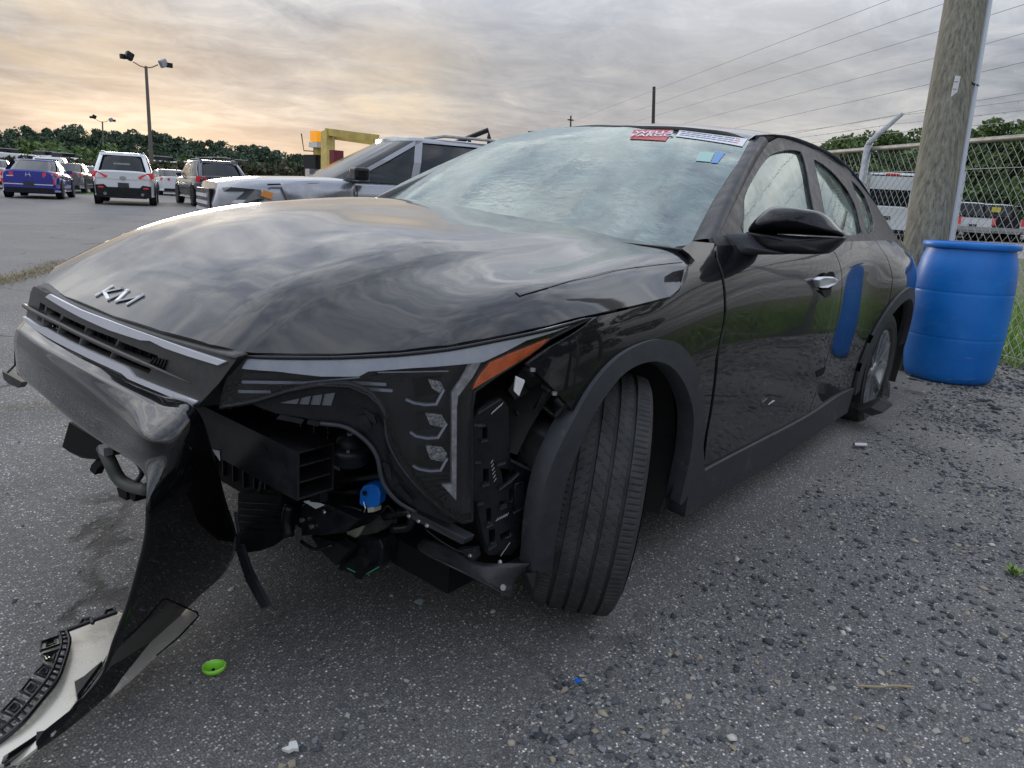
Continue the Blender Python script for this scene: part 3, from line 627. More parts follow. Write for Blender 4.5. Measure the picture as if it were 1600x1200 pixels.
# ---- doors' fittings
hb = [(-1.2237,0.905,0.8307),(-1.2026,0.915,0.8493),(-1.2207,0.93,0.8599),(-1.3286,0.93,0.8579),(-1.4475,0.915,0.8413),(-1.4155,0.92,0.8261),(-1.2912,0.93,0.8192),(-1.2329,0.92,0.8207)]
hn = MB().prism(hb, (0, -.03, 0)).build('door_handle', chrome, fdoor); bev(hn, .006, 3)
hb = [(-1.2577,0.9,0.8496),(-1.3725,0.9,0.874),(-1.4294,0.9,0.8474),(-1.4005,0.9,0.8042),(-1.2995,0.9,0.8047)]
MB().prism(smoothc(hb, 5, True), (0, .004, 0)).build('handle_cup', deep, fdoor)
hb = [(-1.2653,0.91,0.8081),(-1.398,0.91,0.8059),(-1.4005,0.905,0.7778),(-1.3562,0.905,0.7731)]
MB().prism(hb, (0, -.01, 0)).build('handle_shadow_plate', satin, fdoor)
hb = [(-0.9591,0.9,0.4267),(-0.9877,0.9,0.4311),(-1.0025,0.9,0.4262),(-0.9429,0.9,0.4226)]
MB().prism(hb, (0, .003, 0)).build('badge_chip', chrome, fdoor)
sm = [(-1.4333,0.473),(-1.5767,0.471),(-1.5781,0.44),(-1.4787,0.4389)]
panel('scuff', sm, Fside, deep, fdoor, .03, o=.0012, thick=0)
# ---- door mirror
def pillow(name, O, dirv, prof, m, parent, sub=3):
    O = smoothc([tuple(p) for p in O], sub, True); c = np.mean(O, 0); d = np.array(dirv, float); V = []; F = []; n = len(O)
    for s, h in prof:
        for p in O: V.append(tuple(c + (np.array(p) - c) * s + d * h))
    for i in range(len(prof) - 1):
        for k in range(n): F.append((i * n + k, i * n + (k + 1) % n, (i + 1) * n + (k + 1) % n, (i + 1) * n + k))
    F.append(tuple(range(n))[::-1]); F.append(tuple((len(prof) - 1) * n + k for k in range(n)))
    o = mesh(name, V, F, m, parent, True); return o
mir = pillow('mirror', [(-0.74,0.8105,1.0082),(-0.74,0.8236,1.0411),(-0.76,0.8541,1.0813),(-0.77,0.8829,1.0916),(-0.77,0.9478,1.0927),(-0.78,1.005,1.0861),(-0.79,1.0281,1.077),(-0.8,1.0556,1.0533),(-0.8,1.0851,1.0241),(-0.79,1.0503,1.0187),(-0.77,0.9427,1.0136),(-0.75,0.84,1.0072)], (1, .15, .1), [(.55, -.10), (.9, -.07), (.99, -.01), (1, 0), (.97, .02), (.88, .045), (.7, .065), (.4, .078), (.12, .082)], paint, car)
pillow('mirror_lower_shell', [(-0.74,0.8084,1.008),(-0.74,0.8745,1.0086),(-0.76,0.9468,1.0101),(-0.78,1.0539,1.0152),(-0.8,1.0876,1.0206),(-0.79,1.0814,1.0011),(-0.78,1.0616,0.9744),(-0.77,1.044,0.9649),(-0.75,0.9601,0.9554),(-0.74,0.8836,0.9565),(-0.74,0.8354,0.973),(-0.74,0.8159,0.9889)], (1, .1, 0), [(.6, -.10), (.95, -.06), (1, 0), (.97, .025), (.88, .045), (.6, .055), (.2, .058)], dplastic, mir)
pillow('mirror_arm', [(-0.6,0.774,0.936),(-0.6,0.772,0.961),(-0.61,0.7799,0.9869),(-0.62,0.8022,1.0007),(-0.66,0.8378,1.0045),(-0.68,0.8616,0.9838),(-0.7,0.8975,0.9644),(-0.72,0.9607,0.9559),(-0.68,0.8884,0.9462),(-0.63,0.8286,0.94)], (1, .1, 0), [(.8, -.10), (1, -.05), (1, 0), (.9, .022), (.6, .032), (.2, .035)], plastic, mir, 2)
# ---- nose: grille
gt = [(-0.4696,0.728),(-0.2601,0.7223),(0.0234,0.7221),(0.2287,0.7232),(0.3933,0.7257),(0.4827,0.7286),(0.4267,0.6638),(0.3571,0.5991),(0.2414,0.6041),(0.096,0.6046),(-0.1594,0.6016),(-0.4869,0.6028),(-0.6692,0.601),(-0.5778,0.6975)]
sl = [[(-0.4722,0.6844),(-0.4178,0.6849),(-0.4399,0.6571),(-0.4938,0.6528)], [(-0.4059,0.6835),(-0.2823,0.6846),(-0.3092,0.6618),(-0.4208,0.6604)], [(-0.268,0.683),(-0.1194,0.6833),(-0.14,0.6609),(-0.2941,0.6621)], [(-0.1118,0.6824),(0.0501,0.6846),(0.0295,0.66),(-0.1263,0.6611)], [(0.0561,0.6821),(0.2215,0.6807),(0.2117,0.6607),(0.0373,0.6586)], [(-0.5018,0.6461),(-0.4538,0.6494),(-0.4626,0.6321),(-0.5116,0.6283)], [(-0.4346,0.6494),(-0.3025,0.6523),(-0.3278,0.6283),(-0.4475,0.6227)], [(-0.2952,0.6495),(-0.1525,0.6506),(-0.168,0.6302),(-0.3148,0.6292)], [(-0.1406,0.6506),(0.0214,0.651),(0.0081,0.6334),(-0.1577,0.6307)], [(0.0293,0.6511),(0.1966,0.6506),(0.185,0.6326),(0.0145,0.6332)]]
grille = panel('grille', gt, Fnose, grillem, car, .03, holes=sl, thick=.02)
panel('grille_backing', inset(gt, .01), Fnose, deep, grille, .06, o=-.035, thick=0)
for y in np.linspace(-.5, .42, 24):
    MB().box((nose(y, .66) - .028, y, .66), (.006, .004, .11)).build('vane', dplastic, grille)
st = [(-0.3851,0.7122),(-0.3502,0.726),(-0.1327,0.7226),(0.0234,0.7236),(0.1659,0.7229),(0.2287,0.7218),(0.3419,0.7187),(0.4555,0.7158),(0.435,0.7042),(0.3422,0.7042),(0.2574,0.7054),(0.2041,0.7105),(0.1658,0.7048),(0.0228,0.7015),(-0.1337,0.704)]
panel('chrome_strip', st, Fnose, chrome, grille, .03, o=.008, thick=.008)
st = [(-0.5363,0.7092),(-0.4976,0.7238),(-0.3502,0.726),(-0.3853,0.7105)]
panel('chrome_strip', st, Fnose, grillem, grille, .03, o=.007, thick=.008)
st = [(-0.6671,0.6108),(-0.6096,0.6157),(-0.4709,0.62),(-0.4004,0.6281),(-0.1377,0.6315),(0.0209,0.633),(0.0964,0.6325),(0.1135,0.6274),(0.1356,0.6176),(0.2533,0.6166),(0.3673,0.6163),(0.3549,0.604),(0.2413,0.6069),(0.1104,0.6077),(0.0845,0.6138),(0.0043,0.6145),(-0.1588,0.613),(-0.4336,0.6061),(-0.6125,0.6004)]
panel('chrome_strip', st, Fnose, chrome, grille, .03, o=.008, thick=.008)
mb_ = [(-0.6117,0.6521),(-0.3141,0.6642),(-0.1359,0.6648),(0.0374,0.6631),(0.2042,0.6591),(0.3602,0.6522)]
MB().tube([Fnose(*p, .012) for p in smoothc(mb_, 4)], [.006] * 16 + [.005, .004, .003, .002, .001], 8).build('centre_bar', grillem, grille, True)
gc = [(0.2116,0.6746),(0.2576,0.6782),(0.2435,0.6547),(0.1915,0.6523)]
for k in range(5):
    a = np.array(gc[0]) * (1 - k / 4) + np.array(gc[1]) * k / 4; b = np.array(gc[3]) * (1 - k / 4) + np.array(gc[2]) * k / 4
    strokes('vane', [(tuple(a), tuple(b))], Fnose, dplastic, grille, .003, .004)
gc = [(0.3571,0.5991),(0.4267,0.6638),(0.4862,0.7305)]; gc2 = [(0.8235,0.4307,0.6193),(0.8147,0.4509,0.6676),(0.7994,0.4825,0.729)]
loft('grille_end', [[Fnose(*gc[0]), Fnose(*gc[1]), Fnose(*gc[2])], [tuple((np.array(Fnose(*a)) + np.array(b)) / 2 - np.array((.03, 0, 0))) for a, b in zip(gc, gc2)], gc2], dplastic, car, 3, 3, smooth=True)
loft('hood_front_trim', [[Fnose(*p, -.012) for p in [(-0.4294,0.7408),(-0.2595,0.7288),(0.0235,0.7279),(0.2287,0.73),(0.3931,0.7321),(0.4932,0.7355)]], [Fnose(*p, .004) for p in [(-0.4837,0.7242),(-0.2602,0.7207),(0.0233,0.7206),(0.2287,0.7218),(0.3933,0.7244),(0.4792,0.7254)]]], grillem, car, 4, 2, thick=.004)
# ---- torn bumper cover
G_ = [[(0.8311,-0.6504,0.603),(0.8688,-0.5981,0.588),(0.868,-0.6309,0.5202),(0.845,-0.7133,0.4259)],
 [(0.8494,-0.4776,0.603),(0.8862,-0.3765,0.588),(0.892,-0.3748,0.5236),(0.875,-0.4387,0.4421)],
 [(0.8696,-0.1478,0.603),(0.8913,-0.0915,0.588),(0.905,-0.0919,0.5302),(0.89,-0.1842,0.4367)],
 [(0.8586,0.0906,0.603),(0.8877,0.1321,0.588),(0.915,0.1454,0.5323),(0.9,0.0328,0.4415)],
 [(0.8511,0.2423,0.603),(0.8829,0.2665,0.588),(0.94,0.3501,0.553),(0.925,0.2297,0.4706)],
 [(0.8493,0.3751,0.603),(0.8766,0.3921,0.59),(0.915,0.3908,0.5367),(0.95,0.3644,0.4836)],
 [(0.8002,0.3401,0.4975),(0.8426,0.3586,0.479),(0.9029,0.3839,0.4499),(0.9749,0.4238,0.4442)],
 [(0.7141,0.2311,0.3187),(0.79,0.2734,0.3133),(0.885,0.329,0.3149),(0.9695,0.3941,0.3637)],
 [(0.6246,0.119,0.1362),(0.7428,0.1871,0.1346),(0.8746,0.2768,0.1749),(0.9802,0.3761,0.2902)],
 [(0.6481,0.1022,0.044),(0.7765,0.177,0.045),(0.906,0.2696,0.098),(0.9973,0.3592,0.2089)],
 [(0.7972,0.1857,0.035),(0.8815,0.2345,0.0348),(0.957,0.2878,0.0635),(1.0226,0.3511,0.14)],
 [(0.9479,0.2568,-0.0145),(0.9851,0.2824,-0.0022),(1.021,0.3099,0.0179),(1.0536,0.3432,0.0617)],
 [(1.1058,0.3496,-0.0107),(1.1209,0.3618,-0.0002),(1.1356,0.3751,0.0139),(1.1531,0.3933,0.0386)],
 [(1.233,0.4357,0.0267),(1.2401,0.4442,0.0399),(1.2471,0.4525,0.0527),(1.2539,0.4606,0.0653)]]
# sharp ledge: double the fold
G2 = []
for i, r in enumerate(G_):
    r = [np.array(p) for p in r]; k = min(1, max(0, (i - 4.5) / 3)) if i > 4 else 0
    e = .10 + .2 * k
    G2.append([r[0], r[0] * .5 + r[1] * .5, r[1] * (1 - e) + r[0] * e, r[1] * (1 - e) + r[2] * e, r[1] * .5 + r[2] * .5 + np.array((.004, .002, 0)), r[2], r[2] * .5 + r[3] * .5, r[3] * .95 + r[2] * .05, r[3] + (np.array((-.012, 0, -.004)) if i < 6 else np.array((-.006, -.012, 0)))])
bumper = loft('bumper_cover', G2, mat('bumper_gloss_black', (.005, .005, .006), .2, spec=.05, coat=1., vscale=6, coatr=.02, coatior=1.6), car, 4, 7, thick=.004)
bumper['label'] = 'torn glossy bumper cover twisted down to the ground'
# pale lower trim lying on the ground, with its clip frame
wp = [(1.0323,0.1095,0.045),(1.0036,0.1064,0.045),(0.9249,0.1029,0.045),(0.9095,0.1352,0.045),(0.9833,0.2332,0.045),(1.0271,0.2819,0.045),(1.0486,0.2956,0.045),(1.0683,0.3126,0.045),(1.0889,0.317,0.045),(1.1003,0.3581,0.045),(1.1631,0.4214,0.045),(1.1867,0.4138,0.045),(1.1947,0.4387,0.045),(1.2281,0.4538,0.045),(1.2509,0.437,0.045),(1.2811,0.4107,0.045),(1.2973,0.4025,0.045),(1.2625,0.3753,0.045),(1.2336,0.3759,0.045),(1.193,0.3549,0.045),(1.1495,0.315,0.045),(1.1078,0.2744,0.045),(1.0784,0.2268,0.045),(1.0429,0.1577,0.045)]
lt = MB().prism(wp, (0, 0, -.006)).build('lower_trim', silverm, bumper)
for P_, nm in (([(1.0706,0.3166,0.05),(1.0903,0.3218,0.05),(1.1015,0.3655,0.05),(1.0268,0.2915,0.05)], 'trim_tab'), ([(1.1845,0.4057,0.04),(1.1944,0.4334,0.04),(1.1612,0.4176,0.04),(1.111,0.3877,0.045),(1.1773,0.4243,0.05)], 'trim_tab')):
    MB().prism(P_, (0, 0, .012)).build(nm, dplastic, bumper)
rl = [(1.0394,0.1329,0.06),(1.0499,0.1804,0.06),(1.0848,0.2486,0.06),(1.1138,0.2954,0.06),(1.1549,0.3355,0.06),(1.1962,0.3681,0.055),(1.2355,0.3841,0.05),(1.266,0.3902,0.05)]
rm = [(1.0563,0.1435,0.07),(1.0672,0.1896,0.07),(1.0991,0.2477,0.07),(1.1264,0.2878,0.07),(1.1638,0.3204,0.065),(1.2024,0.3493,0.06),(1.2412,0.3644,0.055),(1.2677,0.3607,0.05)]
ro = [(1.0915,0.1555,0.08),(1.1115,0.2028,0.08),(1.1127,0.242,0.08),(1.1401,0.262,0.075),(1.1744,0.2935,0.07),(1.215,0.3239,0.065),(1.2516,0.3397,0.06),(1.2738,0.3285,0.05)]
for rr, rad in ((rl, .005), (rm, .0035)):
    MB().tube(smoothc(rr, 4), rad, 6).build('clip_rail', dplastic, lt)
a = smoothc(rl, 3); b = smoothc(rm, 3); c = smoothc(ro, 3)
for i in range(0, len(a) - 1):
    MB().tube([a[i], b[i]], .003, 5).build('clip_rib', dplastic, lt)
for i in range(1, len(a) - 3, 3):
    q = [Vector(b[i]), Vector(b[i + 2]), Vector(c[i + 2]), Vector(c[i])]; cc = sum(q, Vector()) / 4
    q = [cc + (p - cc) * .95 for p in q]; qi = [cc + (p - cc) * .45 for p in q]
    o = MB().tube(q + [q[0]], .0035, 5).build('clip_frame', dplastic, lt)
    MB().prism([cc + (p - cc) * .9 - Vector((0, 0, .012)) for p in q], (0, 0, .003)).build('clip_plate', beige, lt)
    MB().tube(qi + [qi[0]], .003, 5).build('clip_hook', dplastic, o)
    MB().prism([p + Vector((0, 0, -.002)) for p in qi], (0, 0, .003)).build('clip_hole', deep, o)
for P_ in ([(1.0136,0.1377,0.065),(1.002,0.1286,0.07),(0.9883,0.1346,0.07),(0.993,0.1573,0.07)], [(0.9655,0.149,0.07),(0.9563,0.1368,0.075),(0.9401,0.1378,0.075),(0.9443,0.1585,0.075)]):
    MB().tube(list(P_), .0045, 5).build('clip_hook', dplastic, lt)
MB().tube([(1.0394,0.1329,0.06),(1.0145,0.1401,0.065),(0.9823,0.147,0.07),(0.9423,0.1569,0.075)], .005, 6).build('clip_rail', dplastic, lt)
tp = [(0.8089,0.1642,0.03),(0.7964,0.1645,0.03),(0.783,0.2107,0.03),(0.7872,0.2252,0.03),(0.8547,0.2706,0.03),(0.9171,0.3019,0.03),(0.922,0.3003,0.03),(0.9838,0.3394,0.03),(1.044,0.369,0.03),(1.0064,0.3318,0.03),(0.9227,0.2618,0.03)]
o = MB().prism(tp, (0, 0, -.006)).build('silver_trim_blade', silverm, bumper)
MB().tube([(0.8111,0.1691,0.035),(0.8045,0.1853,0.045),(0.796,0.2406,0.05),(0.7979,0.2501,0.045),(0.8569,0.2752,0.03),(0.9221,0.3065,0.03)], .0022, 6).build('trim_edge', dplastic, o, True)
# hanging bits
MB().prism([(0.8,0.4268,0.297),(0.8,0.4504,0.3154),(0.82,0.5181,0.2919),(0.84,0.6151,0.2648),(0.84,0.5922,0.2455),(0.82,0.5026,0.2588)], (-.006, .004, 0)).build('hanging_strip', dplastic, car)
MB().tube([(0.8,0.4328,0.3825),(0.8,0.4438,0.3425),(0.8,0.4344,0.294)], .004, 6).build('hanging_wire', dplastic, car)
MB().prism([(0.83,-0.3765,0.3653),(0.83,-0.1652,0.371),(0.82,-0.1784,0.3259),(0.81,-0.2636,0.2863),(0.81,-0.3635,0.2591),(0.8,-0.4875,0.2383),(0.8,-0.5408,0.2384)], (-.10, .0, 0)).build('bumper_absorber', deep, car)
o = MB().prism([(0.8,-0.2916,0.2752),(0.8,-0.2455,0.3005),(0.8,-0.2358,0.2851),(0.8,-0.2874,0.2501),(0.8,-0.309,0.2242),(0.8,-0.3433,0.2265),(0.8,-0.3311,0.2457)], (-.02, 0, 0)).build('torn_clip', deep, car)
MB().tube(smoothc([(0.86,-0.0738,0.3911),(0.86,-0.0378,0.3621),(0.85,-0.0175,0.3224),(0.84,0.0285,0.3149),(0.84,0.1189,0.3374)], 5), .016, 10).build('cooling_hose', mat('hose_grey', (.06, .065, .06), .5), car, True)
MB().box([(0.87,-0.0326,0.3975)][0], (.02, .03, .02)).build('hose_clamp', galv, car)
o = MB().prism([(0.84,-0.0627,0.2806),(0.84,-0.002,0.2978),(0.84,-0.0102,0.2643),(0.84,-0.0508,0.2604)], (-.03, 0, 0)).build('torn_clip', deep, car)
o = MB().prism([(0.84,0.0119,0.2958),(0.84,0.056,0.3143),(0.84,0.0376,0.2778),(0.84,0.0128,0.2758)], (-.03, 0, 0)).build('torn_clip', deep, car)
MB().tube(smoothc([(0.84,0.0036,0.3899),(0.84,0.0655,0.3894),(0.84,0.09,0.3714),(0.84,0.0591,0.3384),(0.84,0.0219,0.3177)], 4), .006, 6).build('wiring_loom', dplastic, car, True)
MB().tube([(0.8,-0.8758,0.4621),(0.8,-0.8901,0.413),(0.8,-0.9759,0.3684)], .0035, 6).build('broken_bracket', dplastic, car)
MB().prism([(0.8,-1.0352,0.3595),(0.8,-0.978,0.3614),(0.8,-0.845,0.3663),(0.8,-0.8884,0.3368),(0.8,-0.9754,0.3292),(0.8,-1.0243,0.3332)], (-.02, 0, 0)).build('broken_bracket', dplastic, car)
# ---- crash beam and engine bay
BE = [(0.74,0.564,0.5423),(0.74,0.5642,0.4359),(0.7,0.5429,0.5362)]
ye = BE[0][1]; zt_ = BE[0][2]; zb = BE[1][2]
b = MB(); b.box((.737, (ye - .5) / 2, (zt_ + zb) / 2), (.006, ye + .5, zt_ - zb)); b.box((.692, (ye - .5) / 2, zt_ - .003), (.084, ye + .5, .005)); b.box((.692, (ye - .5) / 2, zb + .003), (.084, ye + .5, .005)); b.box((.652, (ye - .5) / 2, (zt_ + zb) / 2), (.004, ye + .5, zt_ - zb - .012))
for k in (1, 2): b.box((.695, (ye - .5) / 2, zb + (zt_ - zb) * k / 3 + .002), (.076, ye + .496, .004))
beam = b.build('crash_beam', mat('beam_black', (.010, .010, .012), .35, var=.3, vscale=12, rvar=.1), car)
MB().prism([(0.742,0.2342,0.4493),(0.742,0.2658,0.4556),(0.742,0.2673,0.4313)], (.001, 0, 0)).build('beam_sticker', whitest, beam)
MB().prism([(0.64,0.4636,0.5047),(0.64,0.5008,0.5084),(0.64,0.5029,0.3798),(0.64,0.465,0.3695)], (-.02, 0, 0)).build('beam_mount', dplastic, car)
MB().box((.50, -.08, .44), (.03, 1.0, .52)).build('radiator_panel', deep, car)
MB().box((.50, 0.0, .70), (.16, 1.25, .03)).build('core_support', dplastic, car)
MB().box((-1.35, 0, .21), (3.6, 1.45, .07)).build('floor_light_block', deep, car)  # underbody floor, a plain box added to block light
MB().box((.25, 0, .60), (.5, .9, .22)).build('engine_cover', deep, car)
MB().box((-.42, 0, .62), (.04, 1.6, .66)).build('firewall', deep, car)
MB().box((-3.6, 0, .55), (.04, 1.2, .6)).build('rear_bulkhead', deep, car)
hc = Vector([(0.6,0.5546,0.5151)][0]); Mh = Matrix.Translation(hc) @ Matrix.Rotation(R(-8), 4, 'X') @ Matrix.Rotation(R(10), 4, 'Y')
horn = MB().lathe([(.0, -.03), (.038, -.03), (.046, -.022), (.046, .0), (.050, .004), (.048, .012), (.036, .016), (.028, .018), (.026, .026), (.016, .028), (.014, .034), (.0, .034)], 28, Mh, False).build('horn', dplastic, car, True)
MB().lathe([(0, .03), (.007, .03), (.007, .040), (0, .040)], 8, Mh, False).build('bolt', metal, horn)
for a in (.8, 2.6): MB().lathe([(0, .012), (.004, .012), (.004, .02), (0, .02)], 8, Mh @ Matrix.Translation((.038 * math.cos(a), .038 * math.sin(a), 0)), False).build('rivet', metal, horn)
s_ = MB().prism([(0.56,0.538,0.3652),(0.56,0.5391,0.3969),(0.56,0.5497,0.413),(0.56,0.5778,0.4286),(0.56,0.5995,0.4298),(0.56,0.6088,0.4148),(0.56,0.6059,0.3863),(0.56,0.5718,0.3648)], (-.03, -.012, 0)).build('blue_connector', bluecon, car); bev(s_, .003)
MB().lathe([(0, 0), (.004, 0), (.0055, .002), (.0055, .005), (0, .005)], 10, Matrix.Translation([(0.563,0.5628,0.4028)][0]) @ Matrix.Rotation(R(90), 4, 'Y'), False).build('connector_hole', deep, s_)
MB().prism([(0.56,0.5648,0.3716),(0.56,0.5911,0.3764),(0.56,0.5894,0.365),(0.56,0.5699,0.3563)], (-.02, 0, 0)).build('connector_pin', beige, s_)
MB().tube([(0.565,0.5595,0.3806),(0.565,0.5667,0.3676),(0.565,0.5627,0.3568)], .0015, 5).build('connector_wire', metal, s_)
o = MB().prism([(0.5,0.403,0.2869),(0.5,0.477,0.2952),(0.5,0.4827,0.2737),(0.5,0.4552,0.2255),(0.5,0.3998,0.2213)], (-.06, 0, 0)).build('pale_bracket', beige, car); bev(o, .003)
o = MB().prism([(0.6,0.3722,0.3147),(0.6,0.4027,0.342),(0.6,0.4668,0.355),(0.58,0.5618,0.3424),(0.58,0.5175,0.2939),(0.6,0.4586,0.2713),(0.6,0.3725,0.2343)], (-.08, 0, 0)).build('lower_mount', dplastic, car); bev(o, .004)
MB().prism([(0.602,0.3853,0.3316),(0.602,0.4256,0.349),(0.602,0.4696,0.3518),(0.602,0.4358,0.3301)], (.001, 0, 0)).build('part_label', whitest, o)
for p in [(0.604,0.3885,0.2855),(0.604,0.4267,0.2833)]: MB().lathe([(0, 0), (.006, 0), (.006, .008), (0, .008)], 8, Matrix.Translation(p) @ Matrix.Rotation(R(90), 4, 'Y'), False).build('bolt', metal, o)
MB().tube(smoothc([(0.62,0.3549,0.3146),(0.62,0.3442,0.274),(0.62,0.3547,0.2342)], 4), .013, 10).build('support_tube', dplastic, car, True)
o = MB().prism([(0.54,0.4184,0.1798),(0.52,0.4241,0.2063),(0.5,0.4647,0.2361),(0.5,0.5401,0.259),(0.5,0.5549,0.2382),(0.5,0.5479,0.1915),(0.52,0.4982,0.1435),(0.53,0.4715,0.1497),(0.54,0.4396,0.1468)], (-.05, 0, 0)).build('lower_crash_box', dplastic, car); bev(o, .004)
MB().prism([(0.545,0.5084,0.2053),(0.545,0.527,0.2164),(0.545,0.5389,0.2114),(0.545,0.5382,0.1692),(0.545,0.5123,0.1613)], (.002, 0, 0)).build('slot', deep, o)
for P_ in ([(0.55,0.4891,0.1788),(0.55,0.518,0.181)], [(0.53,0.5335,0.1748),(0.53,0.5782,0.2124)]): MB().tube(P_, .0012, 5).build('green_mark', mat('green_mark', (.05, .4, .28), .5), o)
for p in [(0.503,0.5118,0.2387),(0.52,0.5074,0.2193)]: MB().lathe([(0, 0), (.012, 0), (.012, .003), (0, .003)], 10, Matrix.Translation(p) @ Matrix.Rotation(R(60), 4, 'Y'), False).build('hole', deep, o)
o = MB().prism([(0.56,0.3516,0.2125),(0.56,0.454,0.2391),(0.56,0.505,0.2395),(0.56,0.4556,0.1735),(0.56,0.3941,0.1876)], (-.03, 0, 0)).build('lower_bracket', dplastic, car); bev(o, .004)
MB().prism([(0.62,0.1255,0.2684),(0.6,0.292,0.3116),(0.6,0.2912,0.2078),(0.62,0.2305,0.1462),(0.62,0.1602,0.1103),(0.62,0.1199,0.12)], (-.04, 0, 0)).build('air_duct', deep, car)
for k in range(5):
    P_ = [(0.625,0.1396,0.248),(0.605,0.2941,0.2917)]; MB().tube([Vector(p) - Vector((0, 0, .018 * k)) for p in P_], .002, 5).build('duct_rib', dplastic, car)
MB().tube(smoothc([(0.5,0.5552,0.3241),(0.48,0.6194,0.351),(0.48,0.6215,0.3165),(0.5,0.5834,0.3021)], 4), .012, 8).build('hose', dplastic, car, True)
# ---- headlamp
lens = [(-0.2214,0.7269),(-0.1399,0.7344),(-0.0485,0.7426),(0.0718,0.7572),(0.1624,0.7708),(0.2371,0.7833),(0.2894,0.7915),(0.3728,0.8043),(0.4741,0.8236),(0.3747,0.784),(0.3258,0.75),(0.2629,0.7148),(0.2203,0.6864),(0.2161,0.6502),(0.2225,0.5699),(0.2327,0.4101),(0.2114,0.4094),(0.1813,0.4313),(0.1543,0.4539),(0.114,0.5016),(0.0807,0.5445),(0.0592,0.5855),(0.0501,0.6302),(0.0357,0.6562),(0.0143,0.6751),(-0.0228,0.6887),(-0.0778,0.6865),(-0.1392,0.6695),(-0.2028,0.6412),(-0.2808,0.6134),(-0.2687,0.6602),(-0.2557,0.6973)]
lamp_p = [(-0.2557,0.6973),(-0.2214,0.7294)]
lamp = panel('headlamp', lens, Flamp, mat('lamp_housing', (.009, .009, .012), .3, spec=.3, var=.3, vscale=20), car, .03, o=-.045, thick=.03)
panel('lens_cover', lens, Flamp, lampglass, lamp, .03, o=0, thick=.0)
E_ = smoothc(lens, 1, True)
MB().tube([Flamp(u, v, -.003) for u, v in dens(lens, .03)], .004, 6, closed=True).build('lens_rim', dplastic, lamp, True)
db = [(-0.2214,0.7257),(-0.1399,0.7332),(-0.0485,0.7413),(0.0719,0.756),(0.1624,0.7695),(0.2895,0.7902),(0.4646,0.82),(0.3854,0.7967),(0.323,0.7833),(0.2782,0.7622),(0.2346,0.7438),(0.1642,0.7382),(0.0911,0.7309),(0.0128,0.7201),(-0.0051,0.7088),(-0.0781,0.7028),(-0.1646,0.7044),(-0.2543,0.6988)]
panel('light_bar', db, Flamp, drl, lamp, .03, o=-.008, thick=.012)
vb = [(0.2116,0.7423),(0.2306,0.7453),(0.2158,0.7152),(0.1878,0.6752),(0.1866,0.652),(0.1968,0.4558),(0.1651,0.4927),(0.1856,0.4925),(0.1765,0.6524),(0.1748,0.6821),(0.1933,0.7097)]
panel('light_blade', vb, Flamp, lensg, lamp, .03, o=-.012, thick=.012)
am = [(0.2148,0.692),(0.2309,0.7221),(0.2502,0.7443),(0.2918,0.7601),(0.373,0.7868),(0.3472,0.7658),(0.3256,0.7527),(0.2807,0.728),(0.255,0.7141)]
panel('side_marker', am, Flamp, amber, lamp, .02, o=.002, thick=.012)
for P_ in ([(-0.2377,0.6687),(-0.0925,0.684)], [(-0.2461,0.6479),(-0.1808,0.6571)], [(-0.0167,0.6904),(0.0441,0.6921)], [(-0.0042,0.68),(0.0568,0.6802)]):
    strokes('lamp_slat', [tuple(P_)], Flamp, led, lamp, .006, .006, -.03)
for P_ in ([(-0.2404,0.6809),(-0.0537,0.7024)], [(-0.2489,0.6577),(-0.1392,0.672)], [(0.0434,0.7121),(0.1529,0.7192)], [(0.0195,0.7018),(0.0741,0.7037)]):
    strokes('lamp_slat', [tuple(P_)], Flamp, dplastic, lamp, .010, .010, -.035)
for pts in ([(0.0868,0.6639),(0.1018,0.6581),(0.1241,0.655),(0.1451,0.6567),(0.1584,0.6849)], [(0.0983,0.5974),(0.1098,0.59),(0.1312,0.5865),(0.1524,0.5878),(0.1673,0.6149)], [(0.1065,0.5281),(0.118,0.5217),(0.1396,0.5177),(0.1611,0.5185),(0.1726,0.542)]):
    strokes('led_rim', list(zip(pts, pts[1:])), Flamp, led, lamp, .005, .008, -.030)
    c_ = np.mean(pts, 0)
    strokes('led_shade', [((c_[0] - .012, c_[1] + .022), (c_[0] + .02, c_[1] + .028))], Flamp, deep, lamp, .035, .004, -.036)
for pts in ([(0.125,0.637),(0.1575,0.6334),(0.1685,0.6162),(0.1589,0.6073),(0.1348,0.6139)], [(0.1283,0.5694),(0.1611,0.5665),(0.1733,0.5527),(0.1653,0.5357),(0.1397,0.5417)], [(0.1265,0.706),(0.1514,0.7014),(0.1582,0.6887),(0.1501,0.6785),(0.1348,0.6885)]):
    panel('led_crystal', pts, Flamp, mat('crystal', (.60, .63, .66), .12, metal=.7, var=.7, vscale=220, bump=.8, bscale=260) if 'crystal' not in bpy.data.materials else bpy.data.materials['crystal'], lamp, .01, o=-.026, thick=.012)
for k in range(9):
    t = k / 8; a = [(0.1123,0.5109),(0.1769,0.5095),(0.1809,0.4383),(0.1973,0.4253)]
    p0 = np.array(a[0]) * (1 - t) + np.array(a[3]) * t; p1 = np.array(a[1]) * (1 - t) + np.array(a[2]) * t
    strokes('lamp_louvre', [(tuple(p0), tuple(p1))], Flamp, dplastic, lamp, .004, .006, -.032)
hs = [(-0.2134,0.6293),(-0.1617,0.662),(-0.1145,0.6795),(-0.0227,0.6874),(0.0143,0.6738),(0.0358,0.6537),(0.0502,0.6277),(0.058,0.5854),(0.0795,0.5431),(0.1141,0.4989),(0.1814,0.4299),(0.2116,0.4065),(0.188,0.4056),(0.1168,0.4409),(0.0753,0.4644),(0.0488,0.4996),(0.0345,0.5516),(0.0136,0.5829),(-0.0267,0.6083),(-0.0763,0.6118),(-0.1136,0.6161),(-0.1639,0.6184)]
